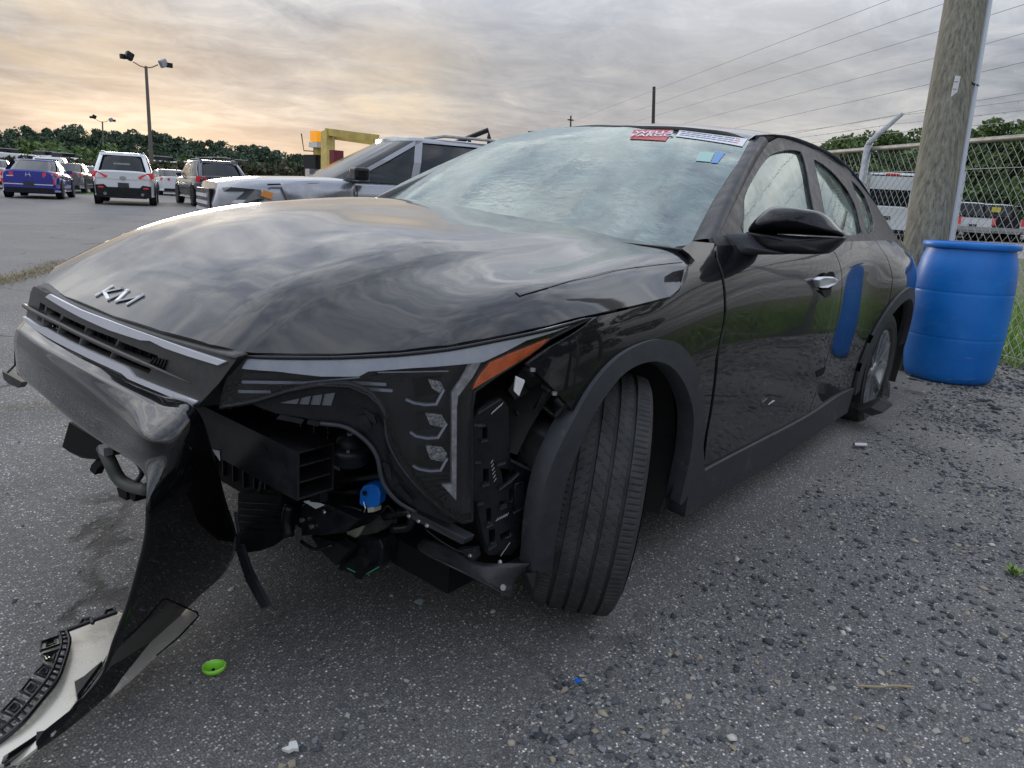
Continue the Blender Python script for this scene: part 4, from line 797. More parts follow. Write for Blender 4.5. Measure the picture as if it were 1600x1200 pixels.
panel('lamp_bracket', hs, Flamp, dplastic, lamp, .03, o=-.015, thick=.03)
for pts in ([(-0.2808,0.6147),(-0.2028,0.6438),(-0.1392,0.6708),(-0.0901,0.6867),(-0.0229,0.6949),(0.0203,0.678),(0.046,0.6428),(0.0554,0.5879),(0.077,0.5443),(0.1115,0.5002),(0.1788,0.4302)], [(-0.0763,0.6105),(-0.0267,0.607),(0.0136,0.5816),(0.0358,0.5504),(0.0488,0.4996),(0.0779,0.4617),(0.1169,0.4381)]):
    MB().tube([Flamp(u, v, -.004) for u, v in smoothc(pts, 4)], .0045, 6).build('lamp_seam', plastic, lamp, True)
bl = [(-0.1578,0.6421),(-0.1019,0.6605),(-0.0505,0.6725),(-0.0573,0.6466),(-0.114,0.6441)]
panel('ballast_plate', bl, Flamp, mat('plate_grey', (.12, .13, .14), .5, metal=.5), lamp, .03, o=-.010, thick=.008)
for P_ in ([(-0.1167,0.6566),(-0.1215,0.6434)], [(-0.0946,0.6624),(-0.0992,0.6442)], [(-0.0725,0.6681),(-0.077,0.6462)]): strokes('plate_rib', [tuple(P_)], Flamp, deep, lamp, .0025, .002, -.009)
# ---- structure exposed in front of the fender
br = [(0.2175,0.6078),(0.2315,0.6344),(0.2776,0.6606),(0.2974,0.6357),(0.3091,0.5209),(0.3727,0.4787),(0.3689,0.4178),(0.3612,0.3302),(0.3282,0.2942),(0.2768,0.3072),(0.2586,0.3695),(0.2409,0.4298),(0.2296,0.4596)]
hl = [[(0.2431,0.5985),(0.2538,0.5987),(0.2568,0.5739),(0.2448,0.5727)], [(0.2506,0.5076),(0.2628,0.5072),(0.265,0.4761),(0.2529,0.474)], [(0.2878,0.5046),(0.3212,0.4933),(0.3306,0.4844),(0.3142,0.4732),(0.3093,0.4627),(0.2975,0.4692),(0.2932,0.4883)], [(0.2636,0.4171),(0.2746,0.4178),(0.2784,0.3841),(0.2676,0.3791)], [(0.2727,0.3665),(0.2867,0.3664),(0.2905,0.3334),(0.2768,0.3278)], [(0.2992,0.3505),(0.3247,0.3577),(0.3261,0.3396),(0.3019,0.3337)], [(0.2921,0.4274),(0.3062,0.4289),(0.307,0.4186),(0.2944,0.4154)], [(0.313,0.452),(0.3201,0.4535),(0.3225,0.4226),(0.3155,0.4198)]]
bk = panel('bumper_bracket', br, Flamp, dplastic, car, .03, holes=hl, o=-.035, thick=.03)
eb = [(0.3249,0.4654),(0.345,0.47),(0.3512,0.4132),(0.3297,0.405)]
panel('bracket_pad', eb, Flamp, dplastic, bk, .03, o=-.022, thick=.012)
for P_ in ([(0.2188,0.6077),(0.2467,0.6049)], [(0.2319,0.5267),(0.244,0.5251)], [(0.2816,0.514),(0.2981,0.517)], [(0.2898,0.4592),(0.3101,0.4711),(0.3304,0.4873)], [(0.3105,0.5206),(0.3742,0.4784)], [(0.2316,0.6331),(0.2765,0.6581)], [(0.2945,0.414),(0.3085,0.4169)], [(0.2677,0.3776),(0.2799,0.3823)], [(0.2755,0.3251),(0.2921,0.3316)], [(0.3259,0.3986),(0.3517,0.4072)], [(0.2436,0.5715),(0.2556,0.5727)], [(0.2447,0.4333),(0.2557,0.4328)], [(0.2516,0.4728),(0.2651,0.4747)]):
    strokes('bracket_rib', list(zip(P_, P_[1:])), Flamp, plastic, bk, .0035, .010, -.035)
for i, P_ in enumerate(([(0.2586,0.6251),(0.2816,0.6442)], [(0.2658,0.5233),(0.2777,0.4726)], [(0.2854,0.3841),(0.3133,0.3926)], [(0.3031,0.2978),(0.3216,0.3229)])):
    a = np.array(P_[0]); b = np.array(P_[1])
    for j in range(6):
        t = (j + .5) / 6; q = a + (b - a) * t
        strokes('moulded_mark', [(tuple(q), tuple(q + np.array((.004, .006))))], Flamp, galv, bk, .0015, .001, -.034)
ub = MB().prism([Vector(p) for p in [(0.33,0.7503,0.6472),(0.31,0.7596,0.6832),(0.3,0.7785,0.7051),(0.27,0.8047,0.6802),(0.21,0.8449,0.6047),(0.22,0.8385,0.5679),(0.24,0.8189,0.5805),(0.27,0.8095,0.6066),(0.28,0.8051,0.5847),(0.3,0.7855,0.606),(0.32,0.774,0.6246)]], (-.04, -.04, 0)).build('fender_bracket', dplastic, car); bev(ub, .005)
cn = MB().prism([(0.43,0.8558,0.7159),(0.42,0.8716,0.71),(0.42,0.8601,0.6764),(0.43,0.8538,0.6873)], (-.01, -.01, 0)).build('white_connector', whitepl, car)
for P_ in ([(0.4,0.8562,0.733),(0.385,0.8628,0.7162)], [(0.36,0.8691,0.6947),(0.35,0.8833,0.6799)], [(0.33,0.887,0.6635),(0.32,0.8983,0.6476)], [(0.36,0.8621,0.6371),(0.36,0.8808,0.6809)], [(0.32,0.8846,0.6212),(0.31,0.9006,0.652)]):
    MB().tube(P_, .008, 8).build('bracket_rib', dplastic, ub)
for p in [(0.41,0.8809,0.7319),(0.36,0.9041,0.6798)]: MB().lathe([(0, 0), (.006, 0), (.006, .006), (0, .006)], 8, Matrix.Translation(p), False).build('bolt', metal, ub)
MB().tube(smoothc([(0.24,0.813,0.5681),(0.24,0.7962,0.5195),(0.25,0.7966,0.4504)], 4), .05, 16).build('washer_tank', mat('tank_grey', (.035, .037, .038), .5, var=.3, vscale=10), car, True)
MB().box((.30, .56, .42), (.015, .34, .52)).build('inner_liner', deep, car)

lf = loft('liner_flap', [[(0.5,0.6896,0.3178),(0.52,0.6913,0.3053),(0.53,0.7342,0.3063)], [(0.48,0.7455,0.3175),(0.52,0.7863,0.306),(0.53,0.8073,0.3097)], [(0.45,0.8061,0.2911),(0.48,0.8296,0.2757),(0.48,0.8409,0.2745)], [(0.4,0.8644,0.2936),(0.42,0.8588,0.2443),(0.43,0.8813,0.2335)], [(0.36,0.8903,0.2894),(0.38,0.8636,0.2461),(0.4,0.8718,0.2214)]], mat('dirty_plastic', (.012, .012, .014), .5, base2=(.03, .03, .032), vscale=25, bump=.4, bscale=25), car, 4, 4, thick=.003)
MB().lathe([(0, 0), (.007, 0), (.007, .003), (0, .003)], 8, Matrix.Translation([(0.44,0.8784,0.2565)][0]) @ Matrix.Rotation(R(70), 4, 'Y'), False).build('push_clip', galv, lf)
o = MB().prism([(0.56,0.7059,0.4119),(0.56,0.7112,0.3917),(0.5,0.8049,0.3484),(0.5,0.8144,0.367)], (-.03, 0, .0)).build('lower_support', plastic, car); bev(o, .003)
o = MB().prism([(0.47,0.7383,0.2828),(0.47,0.7486,0.3027),(0.45,0.7869,0.3142),(0.45,0.7927,0.2917),(0.46,0.7737,0.2624)], (-.03, 0, 0)).build('lower_clip', plastic, car); bev(o, .003)
o = MB().prism([(0.37,0.8827,0.2663),(0.36,0.9031,0.2713),(0.37,0.9041,0.2362),(0.37,0.8879,0.2353)], (-.01, 0, 0)).build('lower_clip', dplastic, car)
# ---- small clutter of the torn open front end
for pts, rad in (([(0.58,0.4201,0.3094),(0.58,0.4686,0.3432),(0.57,0.5212,0.3559),(0.56,0.5498,0.3537)], .004), ([(0.52,0.5689,0.345),(0.52,0.5899,0.3685),(0.5,0.5942,0.348),(0.48,0.6105,0.3542)], .004), ([(0.6,0.3726,0.2207),(0.59,0.4153,0.2139),(0.57,0.4577,0.234)], .005), ([(0.5,0.5206,0.5743),(0.5,0.5462,0.5049),(0.5,0.5316,0.4379),(0.5,0.5612,0.3842)], .005), ([(0.42,0.7542,0.6203),(0.42,0.7775,0.6461),(0.41,0.7966,0.6548),(0.4,0.8106,0.6425)], .004), ([(0.6,0.18,0.4032),(0.6,0.2078,0.3432),(0.6,0.1886,0.2667)], .006), ([(0.5,0.6919,0.3437),(0.49,0.7351,0.3262),(0.47,0.7754,0.3105),(0.45,0.8019,0.3172)], .003), ([(0.34,0.7916,0.6151),(0.33,0.8094,0.5765),(0.33,0.8037,0.5268),(0.32,0.8187,0.4833)], .005)):
    MB().tube(smoothc(pts, 4), rad, 6).build('wiring_loom', dplastic, car, True)
for p in [(0.58,0.4636,0.4585),(0.57,0.7154,0.4053),(0.565,0.7395,0.401),(0.56,0.7595,0.3967),(0.43,0.7573,0.6058),(0.43,0.7844,0.63),(0.44,0.8639,0.3115),(0.46,0.7951,0.3057),(0.605,0.474,0.3369)]:
    MB().lathe([(0, 0), (.005, 0), (.005, .003), (.003, .005), (0, .005)], 8, Matrix.Translation(p) @ Matrix.Rotation(R(80), 4, 'Y'), False).build('bolt', metal, car)
for k in range(16):
    y = -.45 + .055 * k; MB().box((.522, y, .44), (.012, .004, .46)).build('radiator_fin', dplastic, car)
for k in range(7):
    P_ = [(0.56,0.3886,0.5355),(0.5,0.5389,0.564)]; a = Vector(P_[0]) + Vector((0, 0, -.012 * k)); b = Vector(P_[1]) + Vector((0, 0, -.012 * k)); MB().tube([a, b], .0022, 5).build('shutter_blade', dplastic, car)
for pts in ([(0.58,0.4307,0.4167),(0.57,0.4539,0.3962),(0.56,0.5334,0.4261),(0.54,0.5962,0.4505)], [(0.57,0.4153,0.3638),(0.56,0.4889,0.3765),(0.56,0.5346,0.3954)]):
    MB().tube(pts, .007, 6).build('bracket_bar', dplastic, car)
o = MB().prism([(0.5,0.463,0.2799),(0.48,0.5409,0.3224),(0.48,0.5473,0.2883),(0.48,0.5114,0.2578),(0.49,0.4669,0.2336)], (-.03, 0, 0)).build('torn_foam', mat('grey_foam', (.05, .048, .045), .9, var=.3, vscale=40, bump=.6, bscale=60), car)
MB().box([(0.585,0.4801,0.4463)][0], (.002, .035, .012)).build('horn_label', galv, car)
for i, pts in enumerate(([(-0.1639,0.6107),(-0.1135,0.6058),(-0.1086,0.614),(-0.1563,0.6193)], [(-0.1035,0.6068),(-0.0811,0.6036),(-0.0763,0.6118),(-0.1012,0.6147)], [(-0.0072,0.615),(0.013,0.601),(0.0225,0.6119),(0.0119,0.6343),(-0.0027,0.6307)], [(0.0448,0.5404),(0.056,0.5092),(0.0662,0.5043),(0.0599,0.5358)], [(0.0718,0.4884),(0.1035,0.4543),(0.1107,0.4625),(0.0816,0.4941)], [(0.0042,0.6465),(0.0266,0.6353),(0.0321,0.6177),(0.0197,0.622)])):
    panel('bracket_tab', pts, Flamp, dplastic, lamp, .03, o=-.006, thick=.008)
for P_ in ([(0.0506,0.5851),(0.0566,0.5567)], [(0.0544,0.5513),(0.0654,0.5228)], [(0.0706,0.5177),(0.0866,0.4942)], [(0.0919,0.489),(0.1131,0.4653)], [(0.0315,0.6356),(0.0434,0.6132)]): strokes('bracket_slot', [tuple(P_)], Flamp, deep, lamp, .006, .001, -.0135)
for P_ in ([(-0.1147,0.687),(-0.005,0.7063)], [(0.031,0.7188),(0.1648,0.7268)]): strokes('lamp_ridge', [tuple(P_)], Flamp, led, lamp, .0025, .002, -.012)
# ---- wheels
def tyre_mesh(name, Rr, W_, Ri, m, parent, na=216, tread=True, flat=0.):
    prof = []   # (offset across width, radius, treadflag)
    hw = W_ / 2
    prof += [(-hw * .80, Ri), (-hw * .95, Ri + .02), (-hw * 1.03, Ri + .055), (-hw * 1.02, Rr - .05), (-hw * .97, Rr - .022), (-hw * .90, Rr - .009)]
    if tread:
        gpos = [-.55, -.18, .18, .55]; xs_ = []
        n = 40
        for i in range(n + 1): xs_.append(-.86 + 1.72 * i / n)
        for g in gpos: xs_ += [g - .045, g - .028, g + .028, g + .045]
        xs_ = sorted(set(round(x, 4) for x in xs_))
        for x in xs_: prof.append((x * hw, None))
    else: prof += [(-.6 * hw, Rr), (.6 * hw, Rr)]
    prof += [(hw * .90, Rr - .009), (hw * .97, Rr - .022), (hw * 1.02, Rr - .05), (hw * 1.03, Ri + .055), (hw * .95, Ri + .02), (hw * .80, Ri)]
    V = []; F = []; np_ = len(prof)
    for k in range(na):
        an = 2 * math.pi * k / na
        for w_, r in prof:
            if r is None:
                x = w_ / hw; r = Rr - .008 * abs(x) ** 3.0
                dep = 0
                for g in gpos:
                    if abs(x - g) < .035: dep = .007
                if dep == 0:
                    ph = (k % 6)
                    if abs(x) > .62 and (k % 4) == 0: dep = .0028
                    elif .22 < abs(x) < .52 and (k + int(abs(x) * 24)) % 6 == 0 and abs(abs(x) - .37) > .03: dep = .002
                    elif abs(x) < .15 and (k + int((x + .2) * 30)) % 9 == 0: dep = .002
                r -= dep
            q = Vector((r * math.cos(an), w_, r * math.sin(an)))
            if flat and q.z < -Rr + flat:
                e = (-Rr + flat) - q.z; q.z = -Rr + flat; q.y *= 1 + e * 3
            V.append(q)
    for k in range(na):
        j = (k + 1) % na
        for i in range(np_ - 1): F.append((k * np_ + i, k * np_ + i + 1, j * np_ + i + 1, j * np_ + i))
    return mesh(name, V, F, m, parent, False)
def rim_mesh(wheel, Rr, y):
    M0 = Matrix.Rotation(R(-90), 4, 'X')
    rm_ = MB().lathe([(Rr - .03, -.09), (Rr - .015, -.05), (Rr, .085), (Rr + .004, .09), (Rr - .012, .09), (Rr - .02, .075), (Rr - .03, 0), (Rr - .04, -.07)], 48, M0, False).build('rim', alloy, wheel, True)
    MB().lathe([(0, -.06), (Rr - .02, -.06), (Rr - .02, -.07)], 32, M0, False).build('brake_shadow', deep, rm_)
    MB().lathe([(0, -.02), (.12, -.02), (.125, -.035), (0, -.035)], 32, M0, False).build('brake_disc', galv, rm_)
    for k in range(5):
        a0 = R(72 * k + 90); s = MB()
        for d in (-1, 1):
            P_ = [(.03, .012 * d - .008), (.03, .012 * d + .008), (.12, .036 * d + .010), (Rr - .012, .062 * d + .016), (Rr - .012, .062 * d - .016), (.12, .036 * d - .010)]
            s.prism([Vector((r * math.cos(a0) - t * math.sin(a0), .052 + .02 * (r / Rr), r * math.sin(a0) + t * math.cos(a0))) for r, t in P_], (0, .022, 0))
        s.build('spoke', alloy, rm_)
    MB().lathe([(0, .05), (.045, .05), (.045, .078), (.03, .084), (0, .084)], 20, M0, False).build('hub_cap', alloy, rm_, True)
def wheel(loc, d, c, flat=0., tread=False, s=1):
    w_ = empty('wheel', loc); w_.parent = car
    w_.rotation_euler = (Matrix.Rotation(R(d), 3, 'Z') @ Matrix.Rotation(R(-c), 3, 'X')).to_euler()
    t = tyre_mesh('tyre', .318, .215, .222, rubber, w_, 540 if tread else 72, tread, flat)
    rim_mesh(w_, .222, .09)
    return w_
w1 = wheel((.0, .79, .335), 34, 4.5, tread=True)
w2 = wheel((-2.70, .765, .285), 0, 0, flat=.05)
w3 = wheel((.0, -.80, .30), 33, 0); w3.scale = (1, -1, 1)
w4 = wheel((-2.72, -.80, .32), 0, 0); w4.scale = (1, -1, 1)
# wheel wells
for cx, yy, s in ((.04, .845, 1), (-2.70, .89, 1), (.04, .845, -1), (-2.70, .89, -1)):
    V = []; F = []; n = 20
    for i in range(n + 1):
        a = R((30 if cx > 0 else -25) + (175 if cx > 0 else 230) * i / n)
        for y in (yy, .52): V.append((cx + .405 * math.cos(a), y * s, .34 + .395 * math.sin(a)))
    F = [(2 * i, 2 * i + 1, 2 * i + 3, 2 * i + 2) for i in range(n)]
    F.append(tuple(2 * i + 1 for i in range(n + 1)))
    mesh('wheel_liner', V, F, mat('felt_liner', (.012, .012, .012), .9) if 'felt_liner' not in bpy.data.materials else bpy.data.materials['felt_liner'], car)
tt = MB(); tt.prism([(-2.4403,0.9,0.1066),(-2.552,0.94,0.1136),(-2.4713,1,0.1855),(-2.4258,1.02,0.1818),(-2.3452,1,0.1511),(-2.3546,0.95,0.1192)], (0, -.06, .012)); tt.build('torn_tyre_flap', rubber, car)
tt = MB(); tt.prism([(-2.7271,0.9,0.2024),(-2.743,0.9,0.2651),(-2.8937,0.9,0.1907),(-2.8457,0.92,0.1286),(-2.7327,0.92,0.1115),(-2.7449,0.9,0.1483)], (0, -.01, 0)); tt.build('torn_tyre_flap', rubber, car)
# ---- cabin
loft('dashboard', [[(-.60, y, .93), (-.80, y, .97), (-1.0, y, .95), (-1.05, y, .80)] for y in (-.66, 0, .66)], cream, car, 3, 2)
for y in (.38, -.38):
    st_ = pillow('seat', [(-1.72, y - .24, .62), (-1.72, y + .24, .62), (-1.74, y + .22, .95), (-1.78, y + .12, 1.08), (-1.78, y - .12, 1.08), (-1.74, y - .22, .95)], (1, 0, -.2), [(.9, -.10), (1, -.06), (1, 0), (.9, .03), (.5, .04)], cream, car, 2)
    pillow('headrest', [(-1.80, y - .11, 1.10), (-1.80, y + .11, 1.10), (-1.81, y + .09, 1.24), (-1.81, y - .09, 1.24)], (1, 0, 0), [(.8, -.05), (1, -.03), (1, .02), (.8, .04)], cream, st_, 3)
    pillow('seat_cushion', [(-1.6, y - .24, .58), (-1.6, y + .24, .58), (-1.15, y + .24, .62), (-1.15, y - .24, .62)], (0, 0, 1), [(.95, -.12), (1, -.05), (.95, .0), (.6, .02)], cream, st_, 2)
pillow('rear_seat', [(-2.75, -.55, .65), (-2.75, .55, .65), (-2.85, .52, 1.05), (-2.85, -.52, 1.05)], (1, 0, 0), [(.95, -.1), (1, 0), (.9, .05)], cream, car, 2)
Mw = Matrix.Translation((-1.12, .37, .97)) @ Matrix.Rotation(R(-62), 4, 'Y')
sw = MB().tube([Mw @ Vector((.185 * math.cos(a), .185 * math.sin(a), 0)) for a in np.linspace(0, 2 * math.pi, 33)[:-1]], .016, 8, closed=True).build('steering_wheel', mat('wheel_grey', (.10, .10, .09), .6), car, True)
MB().lathe([(0, -.03), (.07, -.03), (.06, .015), (0, .02)], 16, Mw, False).build('airbag_hub', cream, sw, True)
for a in (0, math.pi, math.pi * 1.5): MB().tube([Mw @ Vector((.05 * math.cos(a), .05 * math.sin(a), 0)), Mw @ Vector((.18 * math.cos(a), .18 * math.sin(a), 0))], .014, 6).build('spoke', cream, sw)

# ---------------------------------------------------------------- vehicles beyond the wreck
def vmat(name, c, rough=.18, metal=0.): return mat(name, c, rough, metal=metal, spec=.5, coat=1., coatr=.05, rvar=.04, vscale=4)
m_white = vmat('white_car_paint', (.62, .64, .66)); m_blue = vmat('blue_car_paint', (.012, .02, .26)); m_navy = vmat('navy_car_paint', (.012, .016, .04))
m_silver = vmat('silver_car_paint', (.27, .28, .31), .28, .55); m_black = vmat('black_car_paint', (.012, .012, .014)); m_greyc = vmat('grey_car_paint', (.12, .125, .13), .22, .4)
m_red = mat('tail_lamp_red', (.50, .02, .03), .2, coat=1, emit=((.9, .05, .05), .06)); m_lamp = mat('head_lamp', (.16, .17, .18), .12, metal=.5, coat=1)
m_tyre = mat('far_tyre', (.02, .02, .021), .8); m_plate = mat('plate', (.03, .03, .04), .5)
m_orange = mat('orange_lens', (.65, .22, .02), .25, coat=1)
MATS = {}
def vehicle(name, label, cat, loc, head, body, kind='sedan', group=None, L_=4.6, W_=1.84, H=1.45, detail=True, front=None, tailm=None, rails=False, lower=None, chromebar=False, ov=None, nosedrop=.22, taper=.16):
    v = empty(name, loc, head, label, cat, group); hw = W_ / 2; hl = L_ / 2
    K = {'sedan': dict(hood=.92, belt=.98, deck=1.05, xa=.95, xb=.25, xc=-.75, xd=-1.75, zc=.22, wr=.32),
         'coupe': dict(hood=.88, belt=.95, deck=1.02, xa=.80, xb=.05, xc=-.70, xd=-1.85, zc=.22, wr=.33),
         'suv': dict(hood=1.08, belt=1.12, deck=1.16, xa=1.15, xb=.50, xc=-1.65, xd=-hl + .12, zc=.27, wr=.37),
         'pickup': dict(hood=1.18, belt=1.25, deck=1.22, xa=1.35, xb=.75, xc=-.55, xd=-.80, zc=.42, wr=.40),
         'van': dict(hood=1.25, belt=1.35, deck=1.40, xa=2.0, xb=1.35, xc=-hl + .25, xd=-hl + .06, zc=.30, wr=.36)}[kind]
    if ov: K.update(ov)
    belt = K['belt']; zc = K['zc']
    xs_ = [-hl, -hl + .05, -hl + .25, -hl * .7, K['xd'] if K['xd'] > -hl + .4 else -hl * .5, -.2, K['xa'], hl * .75, hl - .28, hl - .06, hl]
    xs_ = sorted(set(round(x, 3) for x in xs_)); rows = []
    for x in xs_:
        t = abs(x) / hl; wv = hw * (1 - (taper if x > 0 else .16) * max(0, (t - .72) / .28) ** 2)
        if x >= K['xa']: top = belt + (K['hood'] - nosedrop - belt) * ((x - K['xa']) / (hl - K['xa'])) ** 2.2
        elif x <= K['xd']: top = K['deck']
        else: top = belt + (K['deck'] - belt) * (K['xa'] - x) / (K['xa'] - K['xd'])
        if t > .995: top -= .18 if x > 0 else .05
        b = zc + (.12 if t > .99 else 0)
        rows.append([(x, wv * .0, top + .015), (x, wv * .6, top + .01), (x, wv * .90, top - .03), (x, wv * .985, top - .16), (x, wv, b + .42 * (top - b)), (x, wv * .985, b + .12), (x, wv * .93, b), (x, 0, b),
                     (x, -wv * .93, b), (x, -wv * .985, b + .12), (x, -wv, b + .42 * (top - b)), (x, -wv * .985, top - .16), (x, -wv * .90, top - .03), (x, -wv * .6, top + .01)])
    V = []; F = []; n = 14
    rr = [smoothc(r, 2, True) for r in rows]; n = len(rr[0])
    for r in rr: V += r
    for i in range(len(rr) - 1):
        for k in range(n): F.append((i * n + k, i * n + (k + 1) % n, (i + 1) * n + (k + 1) % n, (i + 1) * n + k))
    F.append(tuple(range(n))); F.append(tuple((len(rr) - 1) * n + k for k in range(n))[::-1])
    bo = mesh('body', V, F, body, v, True); bo.data.set_sharp_from_angle(angle=R(38))
    # cabin
    xa, xb, xc, xd = K['xa'], K['xb'], K['xc'], K['xd']; wb = hw * .91; wt = hw * (.90 if kind == 'van' else .74); rz = H - .05
    B = [(xa, 0), (xa - .05, wb * .6), (xa - .22, wb), (xd + .25 if xd > -hl + .4 else xd + .1, wb), (xd + .02, wb * .6), (xd, 0)]
    T_ = [(xb + .06, 0), (xb + .03, wt * .6), (xb - .12, wt), (xc + .12, wt), (xc, wt * .6), (xc - .04, 0)]
    full = lambda P_: P_ + [(x, -y) for x, y in P_[::-1] if abs(y) > 1e-6]
    Bf = full(B); Tf = full(T_); nb = len(Bf); V = []; F = []
    for s_ in range(5):
        t = s_ / 4; e = .035 * math.sin(math.pi * t)
        for (x0, y0), (x1, y1) in zip(Bf, Tf):
            z = (belt - .02) * (1 - t) + rz * t; yy = y0 * (1 - t) + y1 * t; V.append((x0 * (1 - t) + x1 * t, yy + (e if yy > .01 else -e if yy < -.01 else 0), z))
    for s_ in range(4):
        for k in range(nb): F.append((s_ * nb + k, s_ * nb + (k + 1) % nb, (s_ + 1) * nb + (k + 1) % nb, (s_ + 1) * nb + k))
    mesh('cabin_glass', V, F, carglass, v, True)
    sc_ = [(x * 1.0 if abs(x) else x, y) for x, y in Tf]; V = [(x, y * 1.03, rz - .02) for x, y in sc_] + [(x * .98, y * .96, rz + .03) for x, y in sc_] + [(x * .8, y * .7, H) for x, y in sc_] + [((xb + xc) / 2, 0, H + .005)]
    F = []
    for s_ in range(2):
        for k in range(nb): F.append((s_ * nb + k, s_ * nb + (k + 1) % nb, (s_ + 1) * nb + (k + 1) % nb, (s_ + 1) * nb + k))
    for k in range(nb): F.append((2 * nb + k, 2 * nb + (k + 1) % nb, 3 * nb))
    mesh('roof', V, F, body, v, True)
    pil = [(xa - .20, xb - .10), (.0 if kind != 'coupe' else -.35, -.12 if kind != 'coupe' else -.45), (xd + (.22 if xd > -hl + .4 else .12), xc + .14)]
    if kind in ('suv', 'van'): pil.insert(2, (-1.05, -1.1))
    for s in (1, -1):
        for i, (x0, x1) in enumerate(pil):
            wd = .09 if i == len(pil) - 1 else .045
            if kind == 'van' and i >= 2: wd = .8
            P_ = [(x0 - wd, wb * s, belt - .02), (x0 + wd, wb * s, belt - .02), (x1 + wd, wt * s, rz), (x1 - wd, wt * s, rz)]
            Pm = [((a[0] + b[0]) / 2, (a[1] + b[1]) / 2 + .045 * s, (a[2] + b[2]) / 2) for a, b in ((P_[0], P_[3]), (P_[1], P_[2]))]
            q = [P_[0], P_[1], P_[2], P_[3]]; V = [Vector(P_[0]) + Vector((0, .012 * s, 0)), Vector(P_[1]) + Vector((0, .012 * s, 0)), Vector(Pm[1]), Vector(P_[2]) + Vector((0, .014 * s, 0)), Vector(P_[3]) + Vector((0, .014 * s, 0)), Vector(Pm[0])]
            mesh('pillar', V, [(0, 1, 2, 5), (5, 2, 3, 4)], body, v)
        if detail or kind == 'pickup':
            MB().box((xa - .32, (wb + .13) * s, belt + .05), (.12, .2, .13)).build('side_mirror', body if kind != 'pickup' else dplastic, v)
        if rails: MB().tube([(xb - .2, wt * s * .92, H - .02), (xb - .45, wt * s * .92, H + .028), (xc + .45, wt * s * .92, H + .03), (xc + .1, wt * s * .92, H - .0)], .018, 6).build('roof_rail', galv, v)
    # rear hatch / tail panel
    xr = -hl
    if kind in ('suv', 'van'):
        for s in (1, -1):
            P_ = [(xd - .01, wb * s, belt), (xd - .012, (wb - .13) * s, belt), (xc - .035, (wt - .13) * s, rz), (xc + .08, wt * s, rz)]
            mesh('rear_pillar', P_, [(0, 1, 2, 3)], body, v)
        MB().prism([(xc - .05, wt * .95, rz - .06), (xc - .05, -wt * .95, rz - .06), (xc + .02, -wt * .95, rz + .03), (xc + .02, wt * .95, rz + .03)], (-.05, 0, 0)).build('spoiler', body, v)
    tm = tailm or m_red; zt0 = K['deck']
    for s in (1, -1):
        if kind == 'coupe': P_ = [(xr - .012, hw * .50 * s, zt0 - .08), (xr - .012, hw * .50 * s, zt0 - .24), (xr + .02, hw * .86 * s, zt0 - .27), (xr + .25, hw * .985 * s, zt0 - .20), (xr + .25, hw * .97 * s, zt0 - .07), (xr + .02, hw * .82 * s, zt0 - .05)]
        elif kind == 'suv': P_ = [(xr - .03, hw * .50 * s, zt0 - .17), (xr - .03, hw * .52 * s, zt0 - .24), (xr - .02, hw * .86 * s, zt0 - .25), (xr + .22, hw * 1.01 * s, zt0 - .22), (xr + .22, hw * .99 * s, zt0 - .03), (xr - .01, hw * .80 * s, zt0 - .04)]
        elif kind == 'pickup': P_ = [(xr - .012, hw * .82 * s, zt0 - .06), (xr - .012, hw * .82 * s, zt0 - .42), (xr + .02, hw * .93 * s, zt0 - .42), (xr + .12, hw * 1.0 * s, zt0 - .40), (xr + .12, hw * 1.0 * s, zt0 - .07), (xr + .0, hw * .93 * s, zt0 - .05)]
        elif kind == 'van': P_ = [(xr - .012, hw * .82 * s, zt0 - .0), (xr - .012, hw * .82 * s, zt0 - .4), (xr + .1, hw * .99 * s, zt0 - .4), (xr + .1, hw * .99 * s, zt0 + .0)]
        else: P_ = [(xr - .012, hw * .45 * s, zt0 - .10), (xr - .012, hw * .50 * s, zt0 - .25), (xr + .03, hw * .88 * s, zt0 - .25), (xr + .25, hw * .98 * s, zt0 - .20), (xr + .22, hw * .96 * s, zt0 - .06), (xr + .02, hw * .83 * s, zt0 - .07)]
        cx = sum(p[0] for p in P_) / 6; V = [Vector(p) for p in P_] + [Vector(p) + Vector((.06, -.02 * s, 0)) for p in P_]; n = len(P_)
        mesh('tail_lamp', V, [tuple(range(n))] + [(i, (i + 1) % n, (i + 1) % n + n, i + n) for i in range(n)], tm, v)
        if lower: MB().box((xr - .012, hw * .72 * s, zc + .33), (.03, .16, .05)).build('reflector', tm, v)
        hx = hl - .10
        MB().prism([(hx + .02, hw * .50 * s, K['hood'] - .30), (hx + .03, hw * .50 * s, K['hood'] - .42), (hx - .02, hw * .84 * s, K['hood'] - .42), (hx - .25, hw * .97 * s, K['hood'] - .30), (hx - .25, hw * .94 * s, K['hood'] - .22)], (-.04, 0, 0)).build('head_lamp', m_lamp, v)
    MB().box((xr + .03, 0, zt0 - .47), (.10, .34, .15)).build('number_plate', m_plate, v)
    if lower:
        b = MB(); b.prism([(xr - .02, -hw * .88, zc), (xr - .02, hw * .88, zc), (xr - .02, hw * .9, zc + .40), (xr - .02, hw * .62, zc + .43), (xr - .02, hw * .52, zc + .34), (xr - .02, -hw * .52, zc + .34), (xr - .02, -hw * .62, zc + .43), (xr - .02, -hw * .9, zc + .40)], (.16, 0, 0)); b.build('rear_bumper', lower, v)
        for s in (1, -1): MB().lathe([(0, 0), (.05, 0), (.05, .06), (.04, .06), (.04, .02), (0, .02)], 10, Matrix.Translation((xr - .02, hw * .6 * s, zc + .12)) @ Matrix.Rotation(R(-90), 4, 'Y'), False).build('exhaust', galv, v)
    elif kind == 'pickup':
        MB().box((xr - .08, 0, .62), (.16, W_ * .9, .18)).build('rear_bumper', galv, v)
